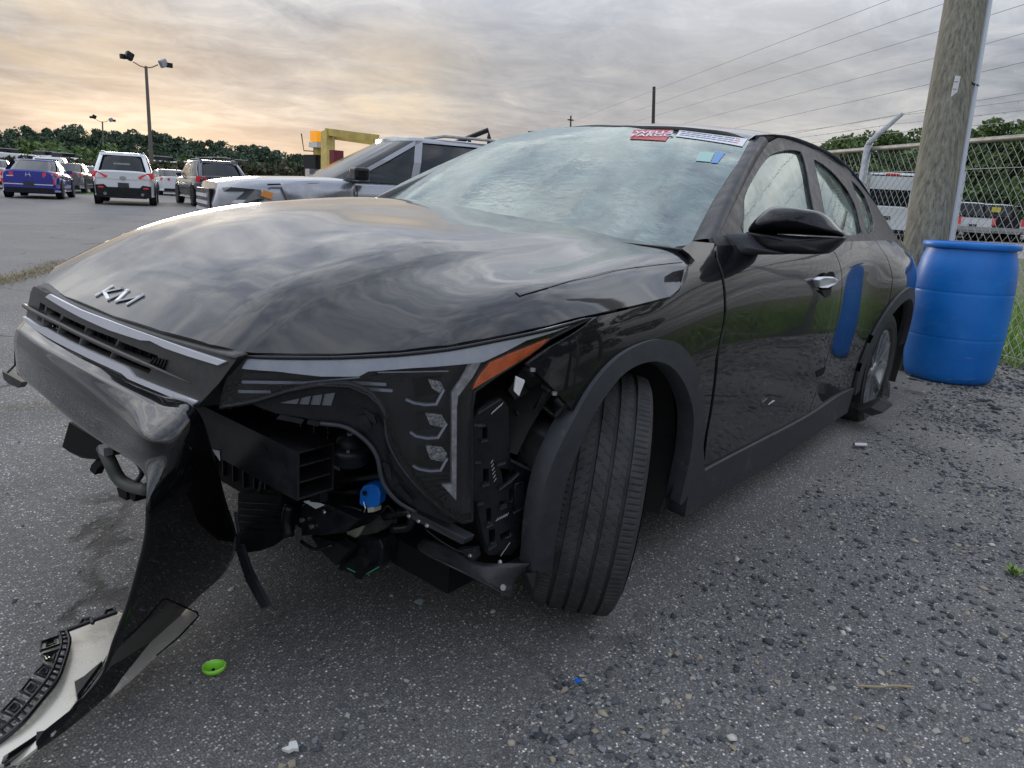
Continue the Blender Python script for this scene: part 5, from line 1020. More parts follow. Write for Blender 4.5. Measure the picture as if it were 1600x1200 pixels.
        MB().box(((xr - 1.0) / 2 - .1, 0, K['deck'] - .02), (abs(xr) - 1.15, W_ * .78, .09)).build('load_bed', deep, v)
    else: MB().box((xr + .02, 0, zc + .10), (.08, W_ * .82, .16)).build('rear_bumper', dplastic, v)
    if chromebar: MB().box((xr - .012, 0, zt0 - .26), (.012, hw * .95, .022)).build('chrome_bar', chrome, v)
    # grille
    MB().box((hl - .045, 0, K['hood'] - .40), (.05, W_ * .52, .20)).build('front_grille', dplastic, v)
    # wheels
    for wx in (hl - .90, -hl + .98):
        for s in (1, -1):
            r = K['wr']; Mx = Matrix.Translation((wx, (hw - .20) * s, r)) @ Matrix.Rotation(R(-90 * s), 4, 'X')
            MB().lathe([(0, .208), (r * 1.18, .208), (r * 1.18, .215), (0, .215)], 20, Matrix.Translation((wx, (hw - .20) * s, r * 1.02)) @ Matrix.Rotation(R(-90 * s), 4, 'X'), False).build('wheel_arch', deep, v)
            ty = MB().lathe([(r * .62, -.0), (r * .9, -.02), (r, .02), (r, .18), (r * .92, .225), (r * .66, .222)], 22, Mx, True).build('wheel', m_tyre, v, True)
            rm_ = MB().lathe([(0, .20), (r * .2, .21), (r * .22, .185), (r * .60, .19), (r * .66, .226)], 22, Mx, False).build('rim', alloy, ty)
    MB().box((0, 0, zc + .03), (L_ * .8, W_ * .7, .14)).build('underbody', deep, v)
    return v
CW = Vector((1.5092,1.7528,1.0737))
def place(g, back=0., side=0.):
    d = Vector((g[0] - CW.x, g[1] - CW.y, 0)).normalized(); r_ = Vector((d.y, -d.x, 0)); p = Vector(g) + d * back + r_ * side
    return p, math.atan2(d.y, d.x)
def park(g, theta, back, **k):
    p, az = place(g, back, k.pop('side', 0)); h = az + R(theta)
    return vehicle(loc=(p.x, p.y, 0), head=h, **k)
GP = [(-8.5265,-29.5682,0),(-9.9027,-25.4188,0),(-12.8684,-25.2953,0),(-11.1101,-42.1626,0),(-11.8613,-36.4345,0),(-17.2831,-48.8024,0),(-12.5258,-40.1483,0),(-39.5462,-105.625,0),(-21.6633,-48.7978,0),(-38.4679,-83.5989,0),(-18.4261,-40.1196,0),(-14.7549,-53.9961,0),(-21.2653,-67.5943,0),(-57.1913,-127.6943,0)]
vb_ = park(GP[0], -9, 2.2, name='parked_car', label='bright blue two-door coupe seen from behind in the distance', cat='car', body=m_blue, kind='coupe', L_=4.7, W_=1.85, H=1.43)
MB().box((-2.36, 0, .52), (.012, 1.55, .03)).build('chrome_bar', chrome, vb_)
for P_ in ([(-2.362, .05, .93), (-2.362, .075, .80)], [(-2.362, -.05, .93), (-2.362, -.075, .80)], [(-2.362, .065, .86), (-2.362, -.065, .86)]): MB().tube(P_, .012, 5).build('emblem', chrome, vb_)
MB().box((-2.355, .56, .80), (.012, .22, .03)).build('lettering', chrome, vb_)
for s in (1, -1): MB().box((-2.34, .82 * s, .62), (.03, .07, .16)).build('reflector', m_red, vb_)
vw_ = park(GP[1], -3, 2.3, name='parked_car', label='white three-row suv with black lower bumper, rear facing the camera', cat='suv', body=m_white, kind='suv', L_=4.95, W_=1.93, H=1.80, rails=True, lower=dplastic, chromebar=True)
MB().lathe([(0, 0), (.07, 0), (.07, .012), (0, .012)], 14, Matrix.Translation((-2.49, 0, .92)) @ Matrix.Rotation(R(-90), 4, 'Y') @ Matrix.Scale(1.5, 4, (0, 1, 0)), False).build('emblem', galv, vw_)
MB().box((-2.43, 0, 1.40), (.01, .5, .05)).build('wiper', galv, vw_)
vn_ = park(GP[2], 12, 2.3, name='parked_car', label='dark navy seven-seat suv parked right of the white one, behind the silver suv', cat='suv', body=m_navy, kind='suv', L_=4.95, W_=1.95, H=1.75, rails=True, chromebar=True)
park(GP[3], -4, 2.2, name='parked_car', label='white sedan at the left edge, half hidden by the blue coupe', cat='car', body=m_white, kind='sedan', tailm=m_red, side=-.6)
park(GP[4], -10, 4.5, name='parked_car', label='grey sedan parked just past the right flank of the blue coupe', cat='car', body=m_greyc, kind='sedan', side=.1)
park(GP[5], -2, 4, name='parked_car', label='pale white sedan standing between the blue coupe and the white suv', cat='car', body=m_white, kind='sedan', W_=1.9, side=0)
park(GP[6], -8, 9, name='parked_car', label='white suv whose roof shows above the blue coupe', cat='suv', body=m_white, kind='suv', H=1.78, rails=True)
park(GP[7], -2, 14, name='parked_car', label='white suv further back, seen over the pale sedan', cat='suv', body=m_white, kind='suv', H=1.7)
park(GP[8], 6, 7, name='parked_car', label='black sedan in the gap right of the white suv', cat='car', body=m_black, kind='sedan')
park(GP[9], 6, 13, name='parked_car', label='distant white sedan in the gap between the two big suvs', cat='car', body=m_white, kind='sedan')
park(GP[10], 10, 2.5, name='parked_car', label='white sedan whose rear corner shows beside the navy suv', cat='car', body=m_white, kind='sedan')
park(GP[11], 0, 3, name='parked_car', label='dark grey car cut by the left edge behind the white sedan', cat='car', body=m_greyc, kind='sedan', side=-2.6)
park(GP[13], 4, 22, name='parked_car', label='silver sedan far back behind the white suv', cat='car', body=m_silver, kind='sedan', side=.4)
# damaged silver suv directly behind the hood
sp = [(-2.637,-6.1167,1.1432),(-4.7767,-5.187,1.2816)]
p0 = Vector((sp[0][0], sp[0][1], 0)); p1 = Vector((sp[1][0], sp[1][1], 0)); hdv = (p0 - p1).normalized(); ha = math.atan2(hdv.y, hdv.x)
cpos = p0 - hdv * 2.05
SV = vehicle('damaged_suv', 'silver small suv with a torn front fender, side-on behind the black hood', 'suv', (cpos.x, cpos.y, 0), ha + R(4), m_silver, 'suv', L_=4.2, W_=1.78, H=1.66, rails=True, ov=dict(hood=1.17, belt=1.14, deck=1.16, xa=.98, xb=-.02, xc=-1.55, xd=-1.95), nosedrop=.15, taper=.36)
def sv(x, y, z): return (x, y, z)
w_ = .89
MB().prism([(2.11, .34, .97), (2.11, .36, .86), (2.03, .68, .82), (1.87, .85, .84), (1.72, .91, .90), (1.74, .90, .99), (1.95, .78, 1.0)], (-.05, 0, 0)).build('head_lamp', m_lamp, SV)
MB().prism([(1.70, .915, .93), (1.60, .93, .90), (1.58, .93, .96), (1.67, .915, .99)], (0, .02, 0)).build('side_marker', m_orange, SV)
for k in range(5): MB().box((2.115, 0, .60 + .075 * k), (.03, .80 - .04 * abs(k - 2), .035)).build('grille_bar', chrome, SV)
MB().box((2.10, 0, .74), (.03, .92, .46)).build('grille_surround', dplastic, SV)
dent = loft('torn_fender', [[(1.50, .90, 1.07), (1.2, .905, 1.10), (.9, .91, 1.11), (.72, .91, 1.11)], [(1.48, .97, .98), (1.22, .93, .98), (.95, .975, 1.0), (.72, .93, 1.0)], [(1.40, .95, .80), (1.15, .97, .78), (.95, .94, .80), (.72, .935, .78)]], m_silver, SV, 4, 4, thick=.01)
MB().prism([(1.62, .875, 1.05), (1.10, .895, 1.085), (1.10, .895, 1.078), (1.62, .875, 1.035)], (0, .025, 0)).build('gap_shadow', deep, SV)
mir2 = MB().box((.70, 1.0, 1.20), (.16, .22, .13)).build('side_mirror', dplastic, SV); bev(mir2, .03, 3)
MB().tube([(.74, 1.02, 1.08), (.73, 1.03, 1.0), (.76, 1.03, .93)], .006, 5).build('hanging_cable', dplastic, SV)
MB().tube([(.70, .935, 1.05), (.70, .945, .55)], .006, 5).build('door_seam', deep, SV)
# yellow machine with roll frame
ym = mat('machine_yellow', (.50, .38, .10), .45, var=.2, vscale=4)
YG = [(-7.1997,-10.1896,0.393),(-7.4821,-10.5389,2.064),(-7.3848,-8.9653,1.9269),(-7.2016,-8.973,1.4056),(-7.264,-10.5915,0.3686),(-7.54,-10.9329,2.0017),(-8.664,-10.9843,1.8986),(-7.3124,-10.4649,1.3863)]
yc = empty('loader', (YG[0][0], YG[0][1], 0), 0, 'yellow loader with roll-over frame and orange beacon behind the silver suv', 'loader')
def yl(p): return (p[0] - YG[0][0], p[1] - YG[0][1], p[2])
a, b, c, e_ = yl(YG[0]), yl(YG[1]), yl(YG[2]), yl(YG[5])
MB().tube([(a[0], a[1], .6), b], .13, 4).build('roll_post', ym, yc)
MB().tube([b, c], .09, 4).build('roof_beam', ym, yc)
r2 = (Vector(b) + Vector((-.9, -1.1, 0))); MB().tube([b, r2], .07, 4).build('roof_beam', ym, yc); MB().tube([r2, Vector(c) + Vector((-.9, -1.1, 0))], .07, 4).build('roof_beam', ym, yc)
MB().tube([c, (c[0] + .12, c[1] + .1, .8)], .07, 4).build('roll_post', ym, yc)
MB().tube([Vector(c) + Vector((-.9, -1.1, 0)), (c[0] - .8, c[1] - 1.0, .8)], .07, 4).build('roll_post', ym, yc)
MB().tube([r2, (r2.x, r2.y, .8)], .07, 4).build('roll_post', ym, yc)
MB().tube([(e_[0], e_[1], .6), (e_[0], e_[1], e_[2] - .12)], .10, 4).build('lamp_post', ym, yc)
MB().box((e_[0], e_[1], e_[2] - .02), (.22, .22, .2)).build('beacon', mat('beacon_orange', (.8, .30, .02), .3, emit=((1, .4, .02), .25)), yc)
wl = MB().box((e_[0], e_[1], e_[2] - .18), (.26, .26, .1)).build('work_lamp', whitepl, yc)
MB().tube([(e_[0] - .25, e_[1] + .2, e_[2] + .02), (e_[0] - .2, e_[1] + .2, e_[2] - .3), (e_[0] + .2, e_[1] - .2, e_[2] - .3), (e_[0] + .25, e_[1] - .2, e_[2] + .02)], .012, 5).build('lamp_guard', dplastic, yc)
o = MB().box((a[0] + .2, a[1] - .2, .75), (1.2, 1.2, .7)).build('engine_housing', ym, yc); bev(o, .08)
MB().box((e_[0] + .1, e_[1] + .05, 1.35), (.3, .4, .55)).build('side_panel', dplastic, yc)
MB().box((a[0] + .0, a[1] + .30, 1.45), (.22, .14, .5)).build('tail_lamp', mat('dull_red', (.16, .02, .03), .5), yc)
for dx, dy in ((.6, .2), (-1.5, -1.2), (-.9, .6), (.2, -1.6)):
    MB().lathe([(0, -.15), (.42, -.15), (.48, -.08), (.48, .08), (.42, .15), (0, .15)], 20, Matrix.Translation((a[0] + dx, a[1] + dy, .48)) @ Matrix.Rotation(R(90), 4, 'X') @ Matrix.Rotation(R(40), 4, 'Y'), False).build('wheel', m_tyre, yc)
# black ladder rack of a truck hidden behind the windshield
RG = [(-6.3271,-6.0814,1.7085),(-6.5416,-5.8663,1.8235),(-6.7427,-5.6784,1.9642),(-6.7289,-5.6467,1.8475),(-6.5339,-5.8422,1.7429)]
rk = empty('pickup_with_rack', (RG[1][0], RG[1][1], 0), 0, 'truck with a black tube rack standing hidden behind the windshield, only its rack showing', 'truck')
rl_ = [tuple(Vector(p) - Vector((RG[1][0], RG[1][1], 0))) for p in RG]
MB().tube([rl_[0], rl_[2], rl_[3]], .035, 6).build('rack_rail', dplastic, rk); MB().tube([rl_[1], rl_[4]], .03, 6).build('rack_post', dplastic, rk)
MB().tube([rl_[3], (rl_[3][0], rl_[3][1], .9)], .035, 6).build('rack_post', dplastic, rk)
MB().tube([rl_[4], (rl_[4][0], rl_[4][1], .9)], .03, 6).build('rack_post', dplastic, rk)
o = MB().box((rl_[1][0], rl_[1][1], .68), (1.4, 2.4, .55)).build('load_bed', m_black, rk); bev(o, .05)
# ---------------------------------------------------------------- pickups and van behind the fence
PG = [(-41.1553,-6.1052,0.1934),(-42.2316,-4.7695,0.1544),(-44.4002,-3.7427,0.1444),(-46.6651,-2.5996,0.1387),(-49.0698,-1.2743,0.1069),(-51.5797,0.1785,0.0785),(-31.5941,-6.3525,0.1388),(-41.5168,-7.2348,0.0417)]
labs = ['white pickup half hidden by the wooden pole, seen through the fence', 'white pickup with a red tail lamp just right of the pole, through the fence', 'white pickup with dark tailgate and a yellow sticker in its rear window', 'white pickup at the right, fourth in the row behind the fence', 'white pickup cut by the right edge of the picture', 'white pickup beyond the right end of the row']
dr = Vector((-.97, -.2, 0))
for i in range(6):
    g = PG[i]; az = math.atan2(g[1] - CW.y, g[0] - CW.x)
    v_ = vehicle('pickup_truck', labs[i], 'pickup', (g[0] + math.cos(az) * 2.2, g[1] + math.sin(az) * 2.2, 0), az + R(9), m_white, 'pickup', 'white pickups parked behind the fence', L_=5.6, W_=1.95, H=1.92)
    if i == 2:
        MB().box((-2.82, 0, .95), (.03, 1.5, .5)).build('tailgate_cover', dplastic, v_); MB().box((-.82, .1, 1.62), (.02, .42, .26)).build('window_sticker', mat('yellow_sticker', (.6, .5, .05), .5), v_)
g = PG[6]; az = math.atan2(g[1] - CW.y, g[0] - CW.x)
vv = vehicle('van', 'tall white van seen from behind between the car roof and the wooden pole', 'van', (g[0] + math.cos(az) * 2.8, g[1] + math.sin(az) * 2.8, 0), az + R(8), m_white, 'van', L_=5.6, W_=1.95, H=2.75)
MB().box((-2.66, 0, 2.66), (.06, .5, .07)).build('brake_lamp', m_red, vv)
MB().box((-2.74, 0, 1.72), (.04, 1.4, .62)).build('rear_glass', carglass, vv)
MB().box((-2.70, 0, 2.32), (.05, 1.62, .52)).build('rear_header', m_white, vv)
g = PG[7]; az = math.atan2(g[1] - CW.y, g[0] - CW.x)
vehicle('parked_car', 'grey suv between the white van and the wooden pole', 'suv', (g[0] + math.cos(az) * 2.8, g[1] + math.sin(az) * 2.8, 0), az + R(10), m_greyc, 'suv', L_=4.7, H=1.7)
# ---------------------------------------------------------------- barrel and poles
br_ = tag(MB().lathe([(0, .012), (.20, .008), (.245, .0), (.262, .012), (.275, .06), (.288, .16), (.2940, .285), (.2948, .297), (.2938, .301), (.2938, .305), (.2955, .309), (.2965, .32), (.300, .45), (.2985, .585), (.2975, .598), (.2964, .602), (.2964, .606), (.2975, .610), (.298, .62), (.292, .74), (.280, .82), (.262, .875), (.262, .885), (.282, .888), (.286, .896), (.286, .918), (.280, .926), (.262, .928), (.258, .912), (.0, .905)], 56, None, False).build('barrel', bluebar, None, True), 'blue plastic drum standing by the fence behind the black car', 'barrel')
br_.data.set_sharp_from_angle(angle=R(50)); bg = [(-4.226,0.9862,0)][0]; br_.location = (bg[0], bg[1], -.005); br_.rotation_euler = (R(.5), R(-1.0), .4)
for a, z in ((.2, .925), (2.2, .925)): pass
wood = bpy.data.materials.new('weathered_wood'); wood.use_nodes = True; t = wood.node_tree; bn = t.nodes['Principled BSDF']
tcn = t.nodes.new('ShaderNodeTexCoord'); mp = t.nodes.new('ShaderNodeMapping'); mp.inputs['Scale'].default_value = (24, 24, .8); t.links.new(tcn.outputs['Object'], mp.inputs[0])
nn = t.nodes.new('ShaderNodeTexNoise'); nn.inputs['Scale'].default_value = 2.2; nn.inputs['Detail'].default_value = 9; nn.inputs['Roughness'].default_value = .7; t.links.new(mp.outputs[0], nn.inputs['Vector'])
rp_ = t.nodes.new('ShaderNodeValToRGB'); t.links.new(nn.outputs['Fac'], rp_.inputs[0]); e = rp_.color_ramp.elements; e[0].position = .34; e[0].color = (.085, .078, .060, 1); e[1].position = .66; e[1].color = (.28, .27, .22, 1); q = e.new(.5); q.color = (.19, .18, .14, 1)
t.links.new(rp_.outputs[0], bn.inputs['Base Color']); bn.inputs['Roughness'].default_value = .85
bp = t.nodes.new('ShaderNodeBump'); bp.inputs['Strength'].default_value = .45; bp.inputs['Distance'].default_value = .008; t.links.new(nn.outputs['Fac'], bp.inputs['Height']); t.links.new(bp.outputs[0], bn.inputs['Normal'])
pg = [(-4.564,0.6377,0.8099),(-5.0621,0.4992,2.6097)]
PX, PY = pg[0][0], pg[0][1]; lx = (pg[1][0] - pg[0][0]) / (pg[1][2] - pg[0][2]); ly = (pg[1][1] - pg[0][1]) / (pg[1][2] - pg[0][2])
def pa_(z, dx=0., dy=0.): return (PX + lx * (z - pg[0][2]) + dx, PY + ly * (z - pg[0][2]) + dy, z)
up_ = tag(MB().tube([pa_(z) for z in np.linspace(-.3, 8.5, 12)], [.150 - .003 * i for i in range(12)], 32).build('utility_pole', wood, None, True), 'leaning weathered wooden utility pole with a grey conduit behind the blue drum', 'utility pole')
rv = Vector((-.63, .777, 0)); fv = Vector((-.777, -.63, 0))
cd = [Vector(pa_(z)) + rv * (.150 + .010) - fv * .02 for z in np.linspace(-.2, 8, 8)]
MB().tube(cd, .024, 12).build('conduit', pvc, up_, True)
for z in (.75, 2.02, 3.3):
    P_ = Vector(pa_(z)); MB().tube([P_ + rv * (.148 * math.cos(a)) - fv * (.148 * math.sin(a)) for a in np.linspace(.1, 1.0, 6)][::-1] + [P_ + rv * .162 - fv * .05, P_ + rv * .19 - fv * .02, P_ + rv * .162 + fv * .01], .006, 5).build('conduit_strap', dplastic, up_)
pt = pa_(1.07 + (340 - 150) * 5.3 / 1124 * 1.0); Pq = Vector(pt) - fv * .143 - rv * .05
mg = MB(); mg.prism([Pq + rv * a + Vector((0, 0, b)) for a, b in ((-.020, -.085), (.016, -.08), (.020, .0), (.022, .085), (-.012, .09), (-.018, .0))], -fv * .006); mg.build('pole_tag', whitepl, up_)
for i in range(3): MB().tube([Pq - fv * .008 + rv * (-.02) + Vector((0, 0, -.05 + i * .05)), Pq - fv * .008 + rv * .012 + Vector((0, 0, -.05 + i * .05))], .002, 4).build('staple', galv, up_)
# ---------------------------------------------------------------- chain-link fence
FA = Vector((-5.55, .62, 0)); fd = Vector((.65, .76, 0)).normalized(); fn_ = Vector((-fd.y, fd.x, 0)); FH = 1.68; T0, T1 = -7.5, 15.
def fp(t, z, o=0.): return FA + fd * t + fn_ * o + Vector((0, 0, z))
fe = empty('fence', tuple(FA), 0, 'galvanised chain-link fence topped with barbed wire behind the drum', 'fence')
def fl(t, z, o=0.): return fd * t + fn_ * o + Vector((0, 0, z))
mb_ = MB(); pitch = .078; H_ = FH - .06; Ltot = T1 - T0
wr = .0023
def wire(p, q, r_=wr):
    d = (q - p).normalized(); x = d.cross(fn_).normalized() * r_; y = fn_ * r_
    V = [p + x, p - x * .5 + y * .87, p - x * .5 - y * .87, q + x, q - x * .5 + y * .87, q - x * .5 - y * .87]
    mb_.add(V, [(0, 1, 4, 3), (1, 2, 5, 4), (2, 0, 3, 5)])
dzx = 1.25
t = T0 - H_ / dzx
while t < T1:
    for sgn in (1, -1):
        za, zb = .06, FH - .02; ta = t if sgn > 0 else t + H_ / dzx; tb = ta + sgn * (zb - za) / dzx
        wire(fl(ta, za, .002 * sgn), fl(tb, zb, .002 * sgn))
    t += pitch
cm = mb_.build('chain_link_mesh', galv, fe); cm['kind'] = 'stuff'
MB().tube([fl(T0, FH, .0), fl(T1, FH, .0)], .021, 12).build('top_rail', tanrail, fe, True)
for z in (.08, FH - .22): MB().tube([fl(tt_, z + .004 * math.sin(tt_ * 2), 0) for tt_ in np.arange(T0, T1, .6)], .0032, 5).build('tension_wire', galv, fe)
pts_ = []
ppx = [(-6.2692,-0.3859,0.8238)][0]; tp0 = (Vector(ppx) - FA).dot(fd)
for k in range(-2, 5):
    t = tp0 + 3.05 * k
    if not (T0 < t < T1): continue
    po = MB().tube([fl(t, -.1, -.035), fl(t, FH + .03, -.035)], .036, 14).build('fence_post', galv, fe, True)
    MB().tube([fl(t, FH + .0, -.035), fl(t, FH + .06, -.03), fl(t, FH + .34, .27)], [.036, .028, .018], 8).build('barbed_wire_arm', galv, po, True)
for i, f in enumerate((.30, .63, .96)):
    o_ = -.03 + .30 * f; z = FH + .06 + .28 * f
    st_ = MB().tube([fl(tt_, z - .02 * abs(math.sin((tt_ - tp0) * math.pi / 3.05)), o_) for tt_ in np.arange(T0, T1, .25)], .0032, 4); bb = MB()
    for tt_ in np.arange(T0, T1, .125):
        c_ = fl(tt_, z - .02 * abs(math.sin((tt_ - tp0) * math.pi / 3.05)), o_)
        for _ in range(2):
            d_ = Vector((random.uniform(-1, 1), random.uniform(-1, 1), random.uniform(-1, 1))).normalized() * .018; bb.add([c_ - d_ + Vector((0, 0, .0015)), c_ - d_ - Vector((0, 0, .0015)), c_ + d_], [(0, 1, 2)])
    s_ = st_.build('barbed_wire', galv, fe); b_ = bb.build('barb', galv, s_); b_['kind'] = 'stuff'
# white stake and leaning cross brace
sg = [(-6.148,0.5863,0.8825),(-6.3009,0.5234,1.4839)]
tag(MB().tube([(sg[0][0], sg[0][1], .0), sg[1]], .012, 6).build('marker_stake', pvc), 'thin pale stake standing behind the fence above the drum', 'stake')
# ---------------------------------------------------------------- distant poles and wires
def lightpole(base, top, H0, label):
    z = H0; e_ = empty('light_pole', (base[0], base[1], 0), 0, label, 'light pole'); lx_, ly_ = top[0] - base[0], top[1] - base[1]
    k = base[3] if len(base) > 3 else 1
    MB().tube([(0, 0, 0), (lx_, ly_, z)], [.17, .11], 10).build('pole', mat('pole_brown', (.10, .085, .07), .8) if 'pole_brown' not in bpy.data.materials else bpy.data.materials['pole_brown'], e_)
    r_ = Vector((-.92, .38, 0))
    for s in (1, -1):
        a = MB().tube([Vector((lx_, ly_, z - .1)), Vector((lx_, ly_, z + .0)) + r_ * .45 * s, Vector((lx_, ly_, z + .25)) + r_ * .9 * s], .04, 6).build('bracket_arm', dplastic, e_)
        c_ = Vector((lx_, ly_, z + (.65 if s < 0 else .4))) + r_ * (1.15 if s < 0 else 1.3) * s
        f = MB().box(c_, (.60, .45, .60), Matrix.Rotation(R(25 * s), 3, 'Y')).build('flood_lamp', dplastic if s < 0 else galv, e_); bev(f, .08)
        MB().box(c_ + r_ * .45 * s + Vector((0, 0, -.1)), (.4, .3, .35)).build('ballast', dplastic, f)
LP = [(-25.982,-59.0487,0.1679),(-27.2002,-61.4399,9.5021),(-50.3742,-130.5074,0.0185),(-51.736,-132.6908,9.2762)]
lightpole((LP[0][0], LP[0][1], 0), (LP[1][0], LP[1][1], 0), LP[1][2], 'tall light pole with two flood lamps rising behind the white suv')
lightpole((LP[2][0], LP[2][1], 0), (LP[3][0], LP[3][1], 0), LP[3][2], 'smaller twin-lamp light pole far away against the trees')
UP = [(-40.7661,-21.9266,1.6868),(-41.8871,-23.2493,8.167),(-76.1646,-53.8065,1.7479),(-77.8583,-55.6463,11.1575),(-116.2669,-88.4807,14.5175)]
for a, b, lab in ((UP[0], UP[1], 'thin dark utility pole rising above the middle of the windshield'), (UP[2], UP[3], 'distant utility pole with a short crossarm above the windshield')):
    o = tag(MB().tube([(a[0], a[1], 0), b], [.14, .10], 8).build('utility_pole', mat('far_pole', (.035, .035, .035), .8)), lab, 'utility pole')
    if 'distant' in lab: MB().box((b[0], b[1], b[2] - .5), (.7, .5, .12)).build('crossarm', dplastic, o)
wl_ = [[(-25.089,-5.4467,7.6),(-39.3394,-21.634,7.6),(-53.2544,-37.6067,7.6)], [(-22.0785,-1.5495,7.1),(-24.0532,-3.5853,7.1),(-41.4619,-22.7524,7.1)], [(-22.9875,-1.5349,6.6),(-25.3127,-3.9299,6.6),(-43.6028,-24.1224,6.6)], [(-23.5385,-1.4685,6),(-26.2535,-4.1145,6),(-40.2519,-18.7556,6)], [(-24.3248,-1.4235,5.4),(-27.4938,-4.4232,5.4),(-38.1902,-14.9073,5.4)], [(-25.895,-1.4493,4.8),(-29.2849,-4.8169,4.8),(-36.7037,-11.7484,4.8)]]
wlab = ['topmost thin overhead wire crossing the sky', 'second overhead wire from the top', 'third overhead wire from the top', 'fourth overhead wire from the top', 'fifth overhead wire from the top', 'lowest overhead wire, just above the barbed wire']
wm = mat('far_wire', (.16, .16, .18), .7)
for P_, lab in zip(wl_, wlab):
    P_ = [Vector(p) for p in P_]; a, b = P_[0], P_[-1]; d = (a - b); a2 = a + d * .35; b2 = b - d * .15
    tag(MB().tube([a2] + P_ + [b2], .008, 4).build('overhead_wire', wm), lab, 'wire', 'overhead wires')
# ---------------------------------------------------------------- vegetation
def leafmat(name, c1, c2, c3):
    m = bpy.data.materials.new(name); m.use_nodes = True; t = m.node_tree; b = t.nodes['Principled BSDF']; g = t.nodes.new('ShaderNodeNewGeometry')
    r = t.nodes.new('ShaderNodeValToRGB'); t.links.new(g.outputs['Random Per Island'], r.inputs[0]); e = r.color_ramp.elements; e[0].color = (*c1, 1); e[1].color = (*c3, 1); q = e.new(.5); q.color = (*c2, 1)
    t.links.new(r.outputs[0], b.inputs['Base Color']); b.inputs['Roughness'].default_value = .7; b.inputs['Specular IOR Level'].default_value = .25
    return m
lf_hazed = leafmat('hazed_far_leaves', (.050, .080, .060), (.072, .115, .075), (.11, .155, .085))  # distance haze is put into these paler, bluish leaf colours
lf_mid = leafmat('mid_leaves', (.08, .12, .05), (.12, .18, .065), (.17, .24, .08))
lf_dk = leafmat('dark_leaves', (.040, .068, .026), (.07, .12, .038), (.12, .19, .055))
lf_br = leafmat('brown_leaves', (.055, .052, .036), (.085, .078, .048), (.08, .11, .05))
def leaves(centres, radii, n, size, flat=.75):
    """n leaf triangles/quads spread over the outer parts of clumps"""
    k = rng.randint(0, len(centres), n); C_ = np.array(centres)[k]; Rr = np.array(radii)[k][:, None]
    d = rng.normal(size=(n, 3)); d /= np.linalg.norm(d, axis=1)[:, None]; rad = rng.uniform(.35, 1.0, (n, 1)) ** .5
    P_ = C_ + d * rad * Rr * np.array((1, 1, flat)); a = rng.normal(size=(n, 3)); a /= np.linalg.norm(a, axis=1)[:, None]
    b = np.cross(a, rng.normal(size=(n, 3))); b /= np.linalg.norm(b, axis=1)[:, None]; s = size * rng.uniform(.6, 1.4, (n, 1))
    V = np.stack([P_ - a * s, P_ + b * s * .55, P_ + a * s, P_ - b * s * .55], 1).reshape(-1, 3); F = np.arange(4 * n).reshape(-1, 4)
    return V, F
def npmesh(name, V, F, m, parent=None):
    me = bpy.data.meshes.new(name); me.vertices.add(len(V)); me.vertices.foreach_set('co', V.astype(np.float32).ravel()); k = F.shape[1]
    me.loops.add(F.size); me.loops.foreach_set('vertex_index', F.astype(np.int32).ravel()); me.polygons.add(len(F)); me.polygons.foreach_set('loop_start', np.arange(0, F.size, k, dtype=np.int32)); me.polygons.foreach_set('loop_total', np.full(len(F), k, np.int32))
    me.update(calc_edges=True); me.materials.append(m); return link(bpy.data.objects.new(name, me), parent)
# far wood, one mass
fw_ = [(-58.6691,-239.2173,10.515),(-65.2015,-231.4945,11.2003),(-68.5366,-227.7183,11.9508),(-71.6511,-223.6694,11.396),(-74.582,-220.7101,12.9188),(-77.3474,-217.5463,13.4627),(-80.3517,-213.3609,12.2553),(-82.8966,-209.9242,11.4939),(-85.2578,-207.5773,12.8101),(-88.9695,-202.9501,12.6251),(-92.1116,-198.9353,12.2336),(-94.6841,-195.5327,11.6353),(-97.3117,-192.1983,11.3634),(-101.6206,-186.993,11.5483),(-105.2772,-182.2976,11.0371),(-107.8773,-178.9291,10.602),(-110.9918,-174.8801,10.0473),(-114.0512,-170.763,9.1662),(-118.1947,-165.353,8.3722),(-124.5064,-157.3573,7.7522),(-130.8458,-149.3958,7.2954),(-139.3533,-138.8486,7.0126)]
cs = []; rs = []
for i in range(len(fw_) - 1):
    a = Vector(fw_[i]); b = Vector(fw_[i + 1]); n = 7
    for k in range(n):
        t = k / n; p = a.lerp(b, t); h = p.z * random.uniform(.84, 1.05)
        for lv in range(6):
            r = random.choice((1.2, 1.8, 2.4, 3.4)) * random.uniform(.85, 1.15); z = max(1, h - r - lv * h * .19); q = p + Vector((random.uniform(-2, 2), random.uniform(-2, 2), 0)); dd = (q - CW).normalized() * (-lv * 3.5 + random.uniform(-2, 2))
            cs.append((q.x + dd.x, q.y + dd.y, z)); rs.append(r)
V, F = leaves(cs, rs, 150000, .40); tag(npmesh('woodland', V, F, lf_hazed), 'dark green wood along the skyline behind the car lot', kind='stuff')
cs = []; rs = []
for px_ in [(-38.7843,-146.6128,4.5773),(-40.7717,-140.886,4.5324),(-41.7654,-135.036,5.195),(-44.6803,-136.7242,6.0456),(-43.4798,-127.998,5.1259),(-41.9241,-118.0946,4.262),(-46.4043,-124.6289,5.6453),(-48.4006,-132.3294,6.4441),(-46.1884,-104.6949,4.2796),(-46.5018,-87.8616,4.0621),(-48.3982,-101.8834,4.0334),(-48.4775,-85.3152,3.7632)]:
    for k in range(8):
        r = random.uniform(1.2, 2.3); cs.append((px_[0] + random.uniform(-4, 4), px_[1] + random.uniform(-4, 4), max(1, px_[2] - r - random.uniform(0, 3)))); rs.append(r)
V, F = leaves(cs, rs, 18000, .42); tag(npmesh('shrubbery', V, F, lf_mid), 'lighter green bushes in front of the far wood', kind='stuff')
cs = []; rs = []
